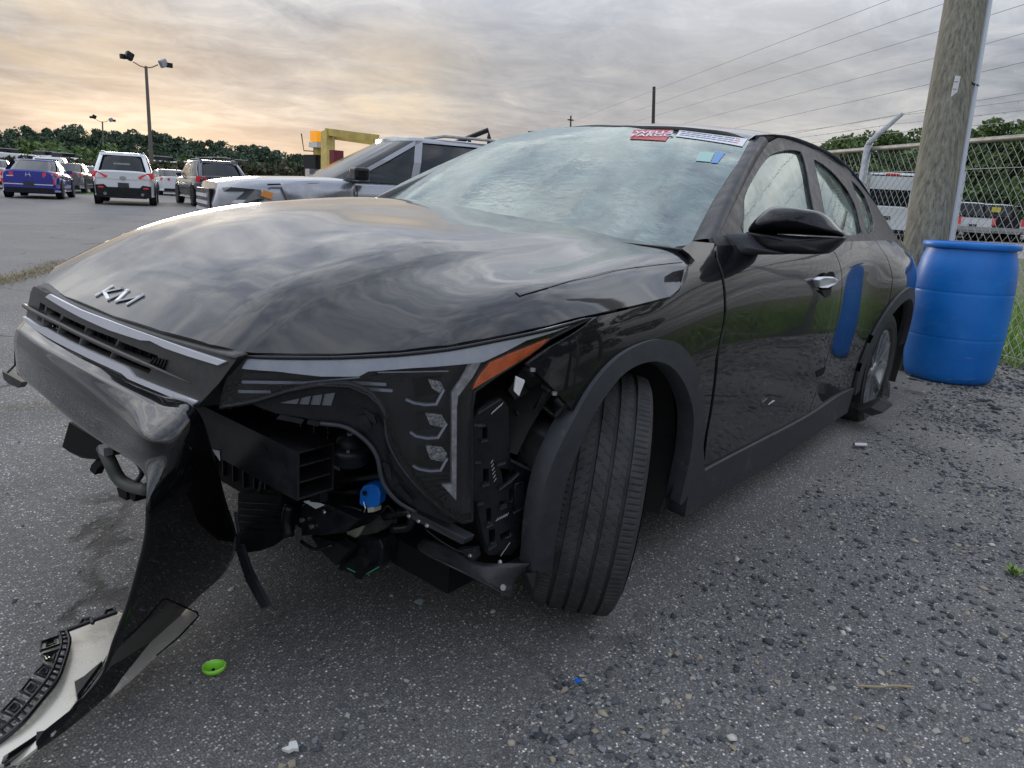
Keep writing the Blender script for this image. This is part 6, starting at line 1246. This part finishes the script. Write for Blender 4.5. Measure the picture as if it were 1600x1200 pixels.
hg_ = [(-18.1733,-72.6875,2.0767),(-20.5611,-69.8189,2.2175),(-22.5804,-67.3263,2.1763),(-24.2661,-65.2527,2.1591),(-25.9604,-63.1898,2.1935),(-27.0304,-58.6572,2.3155),(-27.3488,-55.0801,2.5196),(-27.8431,-51.1938,2.4988),(-28.232,-47.4543,2.5205),(-28.2148,-44.1829,2.4706),(-29.883,-42.0878,2.3503),(-31.5658,-40.0106,2.316)]
for i in range(len(hg_) - 1):
    for k in range(9):
        p = Vector(hg_[i]).lerp(Vector(hg_[i + 1]), k / 9); r = random.uniform(.6, 1.0)
        for z in (p.z - r, max(.6, p.z - 2 * r)): cs.append((p.x + random.uniform(-.6, .6), p.y + random.uniform(-.6, .6), max(.5, z + random.uniform(-.3, .2)))); rs.append(r)
V, F = leaves(cs, rs, 26000, .22); tag(npmesh('hedge', V, F, lf_br), 'brownish hedge running behind the parked cars', kind='stuff')
# small parked cars far off
for i, q in enumerate([(-29.5695,-105.0378,3.3186),(-31.6594,-99.155,3.2006),(-32.2894,-95.0484,3.0501),(-33.9463,-102.8975,3.2068),(-40.6411,-78.3627,3.2812),(-41.7823,-77.0018,3.3728),(-39.4179,-86.3995,3.2665),(-43.2422,-75.148,3.2189)]):
    v_ = empty('parked_car', (q[0], q[1], 0), random.uniform(0, 6), 'tiny white car roof glimpsed above the hedge in the far lot', 'car', 'tiny cars beyond the hedge')
    b = MB(); b.box((0, 0, q[2] - .9), (4.4, 1.8, .8)); o = b.build('body', m_white, v_); bev(o, .15, 2)
    MB().box((-.2, 0, q[2] - .3), (2.2, 1.5, .5)).build('cabin_glass', carglass, v_); MB().box((-.2, 0, q[2] - .03), (2.0, 1.4, .06)).build('roof', m_white, v_)
# trees
bark = mat('bark', (.09, .075, .055), .9, var=.3, vscale=10, bump=.4, bscale=30)
def tree(label, base, h, w, m, seed, n=3500, ls=.12, group=None, cone=0.):
    rd = random.Random(seed); t = empty('tree', (base[0], base[1], 0), 0, label, 'tree', group); tb = MB(); cs = []; rs = []
    tb.tube([(0, 0, -.2), (rd.uniform(-.1, .1), rd.uniform(-.1, .1), h * .35), (rd.uniform(-.2, .2), rd.uniform(-.2, .2), h * .8)], [.03 * h, .022 * h, .006 * h], 8)
    for i in range(20):
        f = rd.uniform(.16, .97); a = rd.uniform(0, 6.28); rr = w * (math.sin(math.pi * min(1, (f * .82 + .12))) ** .6) * rd.uniform(.35, .85) * (1 - cone * f); c_ = (rr * math.cos(a), rr * math.sin(a), h * f)
        cs.append(c_); rs.append(w * rd.uniform(.22, .40) * (1 - cone * f * .6)); tb.tube([(0, 0, max(.2, h * f * .72)), c_], [.010 * h, .003 * h], 5)
    tb.build('trunk', bark, t); V, F = leaves(cs, rs, n, ls); npmesh('crown', V, F, m, t); return t
TG = [(-46.6562,-12.829,5.0385),(-49.7909,-12.4294,5.4504),(-50.9075,-11.26,5.9297),(-54.1381,-10.674,6.1765),(-57.4626,-10.01,6.5122),(-58.4901,-8.8551,6.7641),(-57.0557,-7.2963,6.6547),(-55.7722,-5.7994,7.1384),(-54.1349,-4.3915,6.7941),(-52.8465,-2.7361,6.8828),(-51.616,-0.875,6.6474),(-63.4533,-12.7954,7.2675),(-69.8109,-8.5002,7.8127)]
tl = ['leafy tree', 'broad dark tree', 'pale sparse tree', 'dense round tree', 'tall bushy tree', 'dark green tree']
for i, q in enumerate(TG):
    m = [lf_mid, lf_dk, lf_mid, lf_dk, lf_dk][i % 5]
    lab = ['leafy tree just right of the black car roof', 'dark tree left of the fence arm, beyond the van', 'lighter tree rising behind the end of the barbed wire arm', 'tree immediately left of the wooden pole', 'tree hidden mostly by the wooden pole', 'tree directly right of the wooden pole and its conduit', 'dark tree above the second pickup', 'tallest dark tree near the right edge behind the fence', 'tree at the right edge of the picture', 'first tree beyond the right edge of the picture', 'second tree beyond the right edge of the picture', 'pale feathery tree further back, left of the pole', 'further tree between the pole and the right edge'][i]
    tree(lab, q, q[2], 3.2, m, 30 + i, 5200, .17, 'trees behind the fence')
cs = []; rs = []
for i in range(len(TG) - 3):
    for k in range(7):
        p = Vector(TG[i]).lerp(Vector(TG[i + 1]), k / 7); r = random.uniform(.9, 1.5); cs.append((p.x * .93 + random.uniform(-1, 1), p.y * .93 + random.uniform(-1, 1), random.uniform(.8, 3.0))); rs.append(r)
V, F = leaves(cs, rs, 16000, .16); tag(npmesh('undergrowth', V, F, lf_dk), 'dark undergrowth below the trees behind the fence', kind='stuff')
# growth outside the fence to the right of the camera, mirrored in the car's flank
for i, (t, o_, h, w, m) in enumerate(((4.2, 7.0, 6.5, 2.4, lf_dk), (7.5, 8.5, 7, 2.8, lf_dk), (11, 8, 6.5, 2.6, lf_mid), (14.5, 9.5, 7.5, 3, lf_dk), (18, 9, 7, 3, lf_mid))):
    p = fp(t, 0, o_); tree(['dense evergreen outside the fence to the right of the view', 'second evergreen outside the fence, right of the view', 'light green tree outside the fence, right of the view', 'broad dark tree outside the fence, far right of the view', 'last tree outside the fence, far right of the view'][i], (p.x, p.y), h, w, m, 80 + i, 5000, .12, 'trees outside the fence')
o = None
ng = 26000
tt_ = rng.uniform(T0 + 2, T1, ng); oo = np.abs(rng.normal(.0, 1.0, ng)) * 1.6 + .02; hh = rng.uniform(.10, .34, ng) * np.clip(oo * 1.2 + .35, 0, 1)
base = np.array(FA)[None] + np.outer(tt_, np.array(fd)) + np.outer(oo, np.array(fn_)); an = rng.uniform(0, 6.28, ng); ww = rng.uniform(.004, .009, ng)
dx = np.stack([np.cos(an) * ww, np.sin(an) * ww, np.zeros(ng)], 1); ln = rng.normal(0, .35, (ng, 3)) * hh[:, None]; ln[:, 2] = 0; tipv = base + ln + np.stack([np.zeros(ng), np.zeros(ng), hh], 1); mid = base + ln * .35 + np.stack([np.zeros(ng), np.zeros(ng), hh * .6], 1)
V = np.stack([base - dx, base + dx, mid + dx * .8, mid - dx * .8], 1).reshape(-1, 3); F = np.arange(4 * ng).reshape(-1, 4)
V2 = np.stack([mid - dx * .8, mid + dx * .8, tipv], 1).reshape(-1, 3)
lf_gr = leafmat('grass_blades', (.13, .25, .04), (.21, .36, .07), (.34, .42, .14))
V = np.concatenate([V, V2]); me = bpy.data.meshes.new('grass'); me.from_pydata(V.tolist(), [], F.tolist() + (np.arange(3 * ng).reshape(-1, 3) + 4 * ng).tolist()); me.materials.append(lf_gr)
tag(link(bpy.data.objects.new('grass', me)), 'tall green grass growing along and beyond the fence', kind='stuff')
dirt = mat('grassy_soil', (.07, .085, .035), .95, base2=(.12, .13, .05), vscale=3, bump=.5, bscale=20)
vg = [fp(t, .006, .15 + .1 * math.sin(t * 3)) for t in np.arange(T0 - 30, T1 + 40, 1.)] ; vo = [fp(t, .006, 14) for t in np.arange(T0 - 30, T1 + 40, 1.)]
n = len(vg); tag(mesh('verge', vg + vo, [(i, i + 1, n + i + 1, n + i) for i in range(n - 1)], dirt), 'grassy strip outside the fence', kind='structure')
# ---------------------------------------------------------------- loose stones and litter
def rock(seed, flat=.6):
    rd = random.Random(seed); import bmesh
    bm = bmesh.new(); 
    for _ in range(13):
        v = Vector((rd.gauss(0, 1), rd.gauss(0, 1), rd.gauss(0, 1))).normalized() * rd.uniform(.8, 1.05); bm.verts.new((v.x, v.y * rd.uniform(.7, 1), v.z * flat))
    bmesh.ops.convex_hull(bm, input=bm.verts); lv = [v for v in bm.verts if not v.link_faces]; [bm.verts.remove(v) for v in lv]
    me = bpy.data.meshes.new('stone'); bm.to_mesh(me); bm.free(); return me
rk_ = [rock(i) for i in range(10)]
def rmat(name, c, c2): return mat(name, c, .85, var=.0, base2=c2, vscale=60, bump=.5, bscale=200)
m_rd = rmat('dark_stone', (.06, .064, .074), (.12, .125, .135)); m_rg = rmat('grey_stone', (.19, .20, .21), (.31, .32, .33)); m_rp = rmat('pale_stone', (.38, .35, .30), (.50, .47, .42)); m_rt = rmat('tan_stone', (.30, .25, .18), (.42, .36, .27)); m_rb = rmat('bluegrey_stone', (.15, .19, .21), (.24, .28, .30))
RM = {'d': m_rd, 'g': m_rg, 'p': m_rp, 't': m_rt, 'b': m_rb}
RL = {'d': ('dark angular stone loose on the asphalt', 'loose dark stones'), 'g': ('grey angular stone loose on the asphalt', 'loose grey stones'), 'p': ('pale rounded pebble loose on the asphalt', 'loose pale pebbles'), 't': ('tan pebble loose on the asphalt', 'loose tan pebbles'), 'b': ('flat blue-grey stone chip lying under the front of the black car', None)}
meshes = {}
def stone(x, y, r, k, lab=None):
    i = random.randrange(10); key = (i, k)
    if key not in meshes: me = rk_[i].copy(); me.materials.append(RM[k]); meshes[key] = me
    o = bpy.data.objects.new('stone', meshes[key]); col.objects.link(o); o.location = (x, y, gz(x, y) + r * .3 - .004); o.scale = (r * random.uniform(.9, 1.3), r * random.uniform(.8, 1.1), r * random.uniform(.7, 1.05)); o.rotation_euler = (random.uniform(-.3, .3), random.uniform(-.3, .3), random.uniform(0, 6.28))
    tag(o, lab or RL[k][0], 'stone', None if lab else RL[k][1])
ST = [(11,'b'),(6,'p'),(5,'p'),(4,'g'),(5,'t'),(4,'p'),(6,'p'),(6,'d'),(6,'p'),(7,'p'),(5,'p'),(7,'p'),(4,'t'),(7,'d'),(8,'d'),(6,'g'),(7,'d'),(5,'p'),(4,'p'),(5,'p'),(4,'p'),(7,'g'),(3,'p'),(8,'g'),(6,'g'),(5,'g'),(9,'d'),(6,'d'),(6,'t'),(9,'g'),(8,'d'),(9,'d'),(9,'t'),(7,'t'),(6,'p'),(6,'p'),(8,'d'),(6,'d'),(8,'d'),(7,'d'),(11,'g'),(6,'d'),(8,'d'),(6,'d'),(7,'g'),(5,'t'),(4,'g'),(14,'d'),(8,'g'),(8,'d'),(7,'d'),(6,'d'),(9,'g'),(9,'g'),(9,'t'),(8,'p'),(10,'d'),(5,'t'),(6,'t'),(5,'t'),(5,'t'),(4,'t'),(4,'p'),(5,'p'),(6,'t'),(5,'t'),(6,'t'),(6,'t'),(4,'t'),(5,'t'),(8,'p'),(9,'g'),(9,'t'),(6,'p'),(10,'g'),(8,'d'),(9,'d'),(8,'d'),(7,'g'),(7,'g'),(6,'g'),(8,'g'),(8,'d'),(7,'d'),(9,'g'),(9,'d'),(9,'g'),(10,'d'),(6,'d'),(6,'d'),(7,'d'),(7,'g'),(5,'d'),(6,'d'),(5,'p'),(5,'g'),(7,'g'),(6,'g'),(6,'d'),(7,'g'),(6,'d'),(7,'d'),(8,'g'),(7,'d'),(7,'g'),(7,'d'),(8,'d'),(7,'g'),(7,'d'),(7,'g'),(9,'g'),(7,'d'),(7,'g'),(7,'g'),(6,'p'),(3,'d'),(4,'t'),(6,'g'),(6,'p'),(7,'d'),(7,'d'),(7,'t'),(5,'d'),(7,'g'),(5,'d'),(6,'d'),(7,'g'),(6,'p'),(6,'d'),(6,'g'),(6,'t'),(7,'p'),(6,'d'),(8,'d'),(7,'p'),(5,'p'),(6,'g'),(6,'d'),(6,'d'),(5,'g'),(6,'t'),(5,'d'),(5,'g'),(8,'d'),(6,'d'),(6,'t'),(8,'t'),(7,'g'),(5,'g'),(6,'t'),(7,'g'),(8,'d'),(6,'g'),(8,'g'),(5,'d'),(6,'g'),(6,'d'),(7,'g'),(5,'p'),(7,'d'),(6,'d'),(5,'d'),(8,'d'),(5,'d'),(7,'g'),(5,'t'),(7,'d'),(8,'d'),(5,'g'),(6,'g'),(6,'p'),(5,'d'),(7,'t'),(8,'d'),(8,'t'),(5,'d'),(5,'d'),(8,'t'),(6,'p'),(5,'d'),(5,'t'),(7,'d'),(7,'g'),(5,'d'),(5,'d'),(5,'d'),(6,'d'),(7,'t'),(6,'d'),(5,'d'),(5,'d'),(5,'g'),(6,'p'),(6,'g'),(8,'g'),(5,'g'),(7,'g'),(6,'d'),(8,'g'),(6,'d'),(8,'p'),(6,'d'),(6,'t'),(6,'d'),(7,'g'),(7,'t'),(5,'g'),(5,'t'),(6,'d'),(5,'d'),(8,'g'),(5,'p'),(5,'t'),(5,'t'),(5,'d'),(6,'p'),(6,'g'),(7,'g'),(5,'g'),(6,'p'),(7,'g'),(5,'d'),(8,'t'),(5,'d'),(7,'t'),(8,'t'),(8,'g'),(6,'d'),(6,'d'),(6,'g'),(8,'g'),(7,'t'),(5,'g'),(5,'g'),(8,'d'),(5,'d'),(7,'d'),(5,'g'),(5,'d'),(6,'d'),(8,'g'),(6,'g'),(7,'g'),(5,'g'),(6,'t'),(8,'g'),(6,'g'),(6,'d'),(8,'p'),(6,'t'),(8,'p'),(8,'d'),(8,'g'),(5,'g'),(6,'t'),(6,'g'),(5,'d'),(8,'g'),(6,'d'),(7,'g'),(6,'g'),(5,'g'),(5,'g'),(7,'d'),(6,'g'),(7,'p'),(5,'t'),(5,'g')]
SP_ = [(0.317,0.4997,0),(0.2144,0.6729,0),(0.3414,0.4165,0),(0.1606,0.8067,0),(0.4069,0.7111,0),(0.637,0.4564,0),(0.9951,-0.1972,0),(1.0347,-0.2456,0),(0.6231,0.0833,0),(0.6432,0.6831,0),(0.6697,0.6704,0),(0.7112,0.7044,0),(0.6767,0.7518,0),(0.7006,0.6731,0),(0.6526,0.7436,0),(0.6259,0.731,0),(0.689,0.725,0),(0.5518,0.7101,0),(0.5867,0.7838,0),(0.5575,0.8462,0),(0.4,0.8968,0),(0.5539,0.9249,0),(0.5834,0.9018,0),(0.7147,0.7552,0),(0.7286,0.7746,0),(0.6798,0.784,0),(0.7602,0.7412,0),(0.7466,0.74,0),(0.8298,0.6829,0),(0.7975,0.712,0),(0.8271,0.7158,0),(0.8083,0.7357,0),(0.864,0.7343,0),(0.8807,0.7235,0),(0.2662,0.9941,0),(0.2432,1.0214,0),(0.2207,1.0315,0),(0.1942,1.0288,0),(0.2976,1.0349,0),(0.2835,1.0497,0),(0.3973,1.0514,0),(0.3714,1.0329,0),(0.4337,1.0019,0),(0.4089,1.1022,0),(0.4616,1.0831,0),(0.3526,1.159,0),(0.3423,1.1699,0),(0.4151,1.1928,0),(0.4222,1.1504,0),(0.5038,1.1059,0),(0.4308,1.1712,0),(0.3365,1.1894,0),(0.3332,1.1982,0),(-0.2756,1.4909,0),(-0.0479,1.5627,0),(-0.1102,1.4415,0),(0.0585,1.5364,0),(-0.3146,1.3807,0),(-0.0427,1.3384,0),(-0.0657,1.3558,0),(0.0461,1.3288,0),(-0.0965,1.3541,0),(-0.0491,1.2137,0),(-0.1445,1.1093,0),(-0.5208,1.0046,0),(-0.4099,0.9671,0),(0.1915,1.1979,0),(0.2037,1.2089,0),(0.2024,1.1281,0),(0.3516,1.16,0),(-0.3583,1.612,0),(-0.3847,1.6324,0),(-0.1373,1.7095,0),(-0.0338,1.6,0),(-0.899,1.4181,0),(-1.3363,1.4923,0),(-0.8129,1.6727,0),(-0.2196,1.3144,0),(-0.2447,1.2892,0),(-0.2088,1.2722,0),(0.1385,1.4254,0),(0.0817,1.4856,0),(0.0876,1.5003,0),(0.1346,1.4505,0),(0.2224,1.3495,0),(0.2423,1.3023,0),(0.2661,1.285,0),(0.2253,1.3229,0),(-0.7236,1.5353,0),(-1.0835,1.4695,0),(-0.391,1.1526,0),(-0.2723,1.1925,0),(-0.6867,1.0802,0),(-1.0275,1.1729,0),(-0.8791,1.0636,0),(-0.9227,1.36,0),(-1.6687,1.604,0),(-2.0009,1.5762,0),(-1.152,1.7029,0),(-0.8628,1.7231,0),(-0.527,1.638,0),(-0.3067,1.723,0),(-0.1895,1.773,0),(-0.4753,1.7682,0),(-0.1655,1.6054,0),(-0.1935,1.5732,0),(-0.106,1.5126,0),(-0.0968,1.4876,0),(-0.2991,1.5505,0),(0.0091,1.4221,0),(0.3476,1.2548,0),(0.2634,1.2397,0),(0.2764,1.1702,0),(0.1593,1.2934,0),(0.0997,1.2971,0),(0.6402,-1.5217,0),(0.8324,-0.9949,0),(0.8616,0.6718,0),(0.2125,1.1758,0),(0.0534,1.3666,0),(-0.3466,1.7076,0),(0.3141,1.178,0),(0.0762,1.378,0),(0.0641,1.5304,0),(-0.1033,1.5899,0),(-0.1586,1.5951,0),(-0.3986,1.6146,0),(0.0301,1.5947,0),(0.2194,1.4011,0),(0.3422,1.0068,0),(-0.0438,1.637,0),(-0.2259,1.6536,0),(-0.0701,1.2426,0),(-0.036,1.7052,0),(-0.2578,1.5112,0),(0.0426,1.4617,0),(-0.0085,1.0939,0),(0.4134,1.1212,0),(0.328,0.975,0),(0.38,1.0441,0),(-0.272,1.5294,0),(-0.0319,1.0396,0),(0.3044,1.0736,0),(0.0425,1.1512,0),(-0.4879,1.7604,0),(-0.393,1.6895,0),(0.234,1.3476,0),(0.4597,1.1673,0),(0.144,1.3575,0),(-0.0799,1.2742,0),(0.2371,1.2999,0),(0.3973,1.026,0),(0.3734,1.0597,0),(-0.226,1.4989,0),(-0.4967,1.5019,0),(-0.5357,1.7381,0),(-0.173,1.4198,0),(0.0766,1.1945,0),(0.0905,1.1867,0),(-0.369,1.4679,0),(-0.256,1.4635,0),(-0.067,1.5373,0),(0.1195,1.5148,0),(0.1943,1.3845,0),(0.1837,1.2735,0),(0.2839,1.2503,0),(-0.4836,1.7384,0),(-0.389,1.6578,0),(-0.3372,1.6074,0),(0.2707,1.267,0),(0.0739,1.2333,0),(0.2379,1.3738,0),(0.5129,1.0937,0),(0.2334,1.396,0),(0.3313,0.9935,0),(-0.3438,1.7587,0),(-0.0471,1.7046,0),(0.4742,1.1128,0),(-0.1273,1.7493,0),(0.327,1.0135,0),(-0.1454,1.3276,0),(-0.2892,1.3187,0),(-0.0031,1.1913,0),(-0.5344,1.5775,0),(0.4191,1.1637,0),(0.0887,1.1104,0),(0.039,1.3757,0),(-0.3552,1.5516,0),(-0.2734,1.3024,0),(-0.1395,1.6901,0),(0.327,1.0135,0),(-0.022,1.3844,0),(0.2716,1.0049,0),(0.0338,1.1637,0),(0.3006,1.0895,0),(-0.1989,1.6223,0),(0.0931,1.3688,0),(-0.3864,1.4099,0),(0.0902,1.2703,0),(0.1422,1.3455,0),(0.2037,1.179,0),(0.2893,1.0153,0),(-0.0766,1.7184,0),(-0.3766,1.5846,0),(-0.2206,1.7507,0),(-0.0199,1.5388,0),(0.3274,1.082,0),(0.3664,1.1551,0),(0.1263,0.9326,0),(-0.3514,1.6187,0),(-0.1805,1.6713,0),(0.0719,1.48,0),(0.0847,1.4173,0),(0.0117,1.6219,0),(0.1571,1.2459,0),(-0.3132,1.7935,0),(0.0492,1.5871,0),(0.1167,1.5127,0),(-0.4521,1.751,0),(-0.0398,1.6943,0),(-0.1144,1.6017,0),(0.2131,1.0755,0),(0.3903,1.1138,0),(-0.3102,1.7512,0),(0.03,1.1139,0),(0.0073,1.1626,0),(-0.4956,1.733,0),(-0.0361,1.4635,0),(0.0316,1.166,0),(0.1826,1.0777,0),(-0.4407,1.5532,0),(-0.3347,1.4973,0),(0.5128,1.1203,0),(-0.0342,1.6425,0),(-0.1209,1.7398,0),(-0.1726,1.7737,0),(-0.4463,1.5551,0),(-0.4766,1.6807,0),(0.0435,1.0097,0),(0.4212,1.1311,0),(0.1409,1.2747,0),(0.3008,0.9384,0),(-0.1463,1.3066,0),(0.0987,1.2951,0),(0.2871,1.0208,0),(-0.5973,1.6744,0),(-0.2181,1.5009,0),(-0.0471,1.5278,0),(0.0198,1.6284,0),(-0.2499,1.3301,0),(0.2008,1.2975,0),(-0.118,1.588,0),(0.3815,1.2038,0),(0.4328,1.174,0),(-0.0428,1.5118,0),(-0.0053,1.1393,0),(-0.1176,1.6251,0),(-0.1821,1.5862,0),(-0.0104,1.2094,0),(-0.6052,1.6335,0),(0.294,1.229,0),(-0.3876,1.7374,0),(0.208,1.4475,0),(0.0133,1.4728,0),(0.0937,1.041,0),(-0.1223,1.6553,0),(0.2204,1.0679,0),(0.0063,1.4071,0)]
ff_ = Vector((-.749, -.611, -.254))
for (r, k), g in zip(ST, SP_):
    d = (Vector(g) - CW).dot(ff_); stone(g[0], g[1], r * d / 1124 * .95, k)
# gravel, too fine to count
def gravel(name, label, n, fx, rr, ms, big=0):
    vs = []; fs = []; off = 0; base = []
    for me in rk_[:6]:
        v = np.array([tuple(q.co) for q in me.vertices]); f = np.array([tuple(p.vertices) for p in me.polygons if len(p.vertices) == 3]); base.append((v, f))
    for i in range(n):
        x, y = fx(); v, f = base[rng.randint(0, 6)]; s = rr(); a = rng.uniform(0, 6.28); c, s_ = math.cos(a), math.sin(a)
        q = v * s * np.array((rng.uniform(.8, 1.3), 1, rng.uniform(.5, .9))); q = np.stack([q[:, 0] * c - q[:, 1] * s_, q[:, 0] * s_ + q[:, 1] * c, q[:, 2]], 1) + np.array((x, y, gz(x, y) + s * .15 - .004))
        vs.append(q); fs.append(f + off); off += len(v)
    V = np.concatenate(vs); F = np.concatenate(fs); o = npmesh(name, V, F, ms); tag(o, label, kind='stuff'); return o
m_gv = bpy.data.materials.new('gravel_mix'); m_gv.use_nodes = True; t = m_gv.node_tree; b = t.nodes['Principled BSDF']; g_ = t.nodes.new('ShaderNodeNewGeometry'); r = t.nodes.new('ShaderNodeValToRGB'); r.color_ramp.interpolation = 'CONSTANT'; t.links.new(g_.outputs['Random Per Island'], r.inputs[0]); e = r.color_ramp.elements
e[0].color = (.045, .049, .057, 1); e[1].position = .30; e[1].color = (.085, .09, .10, 1)
for p_, c_ in ((.55, (.15, .155, .165)), (.78, (.23, .23, .225)), (.91, (.34, .30, .23)), (.96, (.52, .49, .44))): q = e.new(p_); q.color = (*c_, 1)
t.links.new(r.outputs[0], b.inputs['Base Color']); b.inputs['Roughness'].default_value = .85
def fx1():
    while True:
        x = rng.uniform(-6.2, 1.25); y = rng.uniform(.95, 3.2)
        dl_ = x * -.75 + y * .66; dc = math.hypot(x - CW.x, y - CW.y)
        w_ = mn.noise(Vector((x * 2.2, y * 2.2, 3))) * .5 + .55
        if dc < .35 or y < .98 and x < .2: continue
        if rng.uniform() < w_ ** 2 * min(1, .45 + max(0, dl_) * .16): return x, y
gravel('gravel', 'dark loose gravel scattered over the asphalt right of the car', 46000, fx1, lambda: min(.016, .0026 + rng.exponential(.0031)), m_gv)
def fx2(): return rng.uniform(-.6, 1.6), rng.uniform(-2.6, 1.4)
gravel('grit', 'sparse light grit on the asphalt in front of the car', 2600, fx2, lambda: min(.007, .0014 + rng.exponential(.0011)), m_gv)
def fx3():
    t = rng.uniform(-4.0, 6.); o_ = rng.normal(-.45, .45); p = fp(t, 0, min(.8, o_)); return p.x, p.y
gravel('rubble', 'grey rubble heaped along the foot of the fence', 5000, fx3, lambda: min(.045, .006 + rng.exponential(.008)), m_gv)
# small litter
cg = [(0.8301,0.3794,0),(-2.0575,0.988,0),(-0.2049,1.5337,0),(0.8481,0.7082,0),(0.2977,1.0034,0),(-1.1148,1.6997,0),(0.4932,-0.0013,0)]
cp = tag(MB().lathe([(0, .003), (.010, .003), (.013, .006), (.020, .007), (.0225, .010), (.0225, .014), (.0255, .014), (.0255, .008), (.021, .002), (.01, 0), (0, 0)], 32, None, False).build('cap', greenpl, None, True), 'lime green round plastic cap lying on the asphalt near the torn bumper', 'cap'); cp.location = (cg[0][0], cg[0][1], .002); cp.rotation_euler = (.06, -.05, 0)
MB().lathe([(0, .0035), (.0035, .0035), (.0035, .008), (0, .008)], 8, Matrix.Translation((.003, .002, 0)), False).build('cap_hole', deep, cp)
q = cg[1]; tag(MB().tube([(q[0] - .02, q[1] + .022, .012), (q[0] + .02, q[1] - .022, .012)], .012, 12).build('metal_sleeve', metal), 'short metal sleeve lying on the ground beside the rear door', 'sleeve')
q = cg[2]; tag(MB().tube(smoothc([(q[0] + .05, q[1] - .05, .006), (q[0] + .02, q[1] - .008, .008), (q[0] - .01, q[1] + .015, .007), (q[0] - .04, q[1] + .05, .005)], 5), .0028, 5).build('twig', mat('straw', (.32, .25, .15), .8)), 'curved dry straw stalk lying on the gravel', 'twig')
q = cg[3]; ch_ = MB(); ch_.prism([(q[0] + a * .013, q[1] + b_ * .013, .006) for a, b_ in ((-1.2, -.4), (-.3, -.9), (.2, -.3), (1.2, -.6), (.8, .5), (.1, .6), (-.4, 1.2), (-.9, .5))], (0.002, 0, .008)); tag(ch_.build('chip', whitepl), 'jagged white plastic chip at the bottom edge of the picture', 'chip')
q = cg[4]; tag(MB().prism([(q[0] - .008, q[1] - .006, .012), (q[0] + .006, q[1] - .008, .014), (q[0] + .009, q[1] + .006, .015), (q[0] - .003, q[1] + .008, .013)], (0, 0, .003)).build('scrap', bluecon), 'tiny blue plastic scrap between dark stones', 'scrap')
wd = MB()
for i in range(26):
    a = random.uniform(0, 6.28); l_ = random.uniform(.02, .045); b_ = Vector((cg[5][0] + random.uniform(-.02, .02), cg[5][1] + random.uniform(-.02, .02), .0)); tpv = b_ + Vector((math.cos(a) * l_ * .7, math.sin(a) * l_ * .7, l_ * .7)); s_ = Vector((-math.sin(a), math.cos(a), 0)) * .004
    wd.add([b_ - s_ * .5, b_ + s_ * .5, (b_ + tpv) / 2 + s_, tpv, (b_ + tpv) / 2 - s_], [(0, 1, 2, 3, 4)])
tag(wd.build('weed', lf_gr), 'small green weed sprouting at the right edge of the asphalt', 'weed')
DG = [(-0.4894,-6.316,0),(-0.8506,-6.672,0),(-1.2517,-7.2213,0),(-1.8273,-8.1555,0),(0.5618,-2.0369,0),(0.4126,-2.0183,0),(0.3157,-1.8279,0),(0.2523,-1.6689,0),(-15.6178,-44.9865,0),(-13.574,-37.0913,0),(-14.0733,-43.4276,0)]
dm = leafmat('dry_grass_blades', (.20, .14, .06), (.30, .22, .10), (.16, .17, .06))
def tufts(name, label, P_, n, sp, h, m):
    mb = MB(); 
    for _ in range(n):
        t = random.random() * (len(P_) - 1); i = min(int(t), len(P_) - 2); p = Vector(P_[i]).lerp(Vector(P_[i + 1]), t - i) + Vector((random.gauss(0, sp), random.gauss(0, sp), 0)); a = random.uniform(0, 6.28); l_ = random.uniform(.4, 1) * h
        d = Vector((math.cos(a), math.sin(a), random.uniform(.2, 1.2))).normalized() * l_; s_ = Vector((-math.sin(a), math.cos(a), 0)) * h * .05; mb.add([p - s_, p + s_, p + d], [(0, 1, 2)])
    return tag(mb.build(name, m), label, kind='stuff')
tufts('dry_grass', 'straw-coloured dry grass along a joint in the asphalt at the left', DG[0:4], 2600, .10, .05, dm)
tufts('dry_grass', 'thin dry weeds in the crack in front of the bumper', DG[4:8], 700, .03, .02, dm)
tufts('weeds', 'green weeds sprouting between the far parked cars', DG[8:11], 1500, .6, .14, lf_gr)
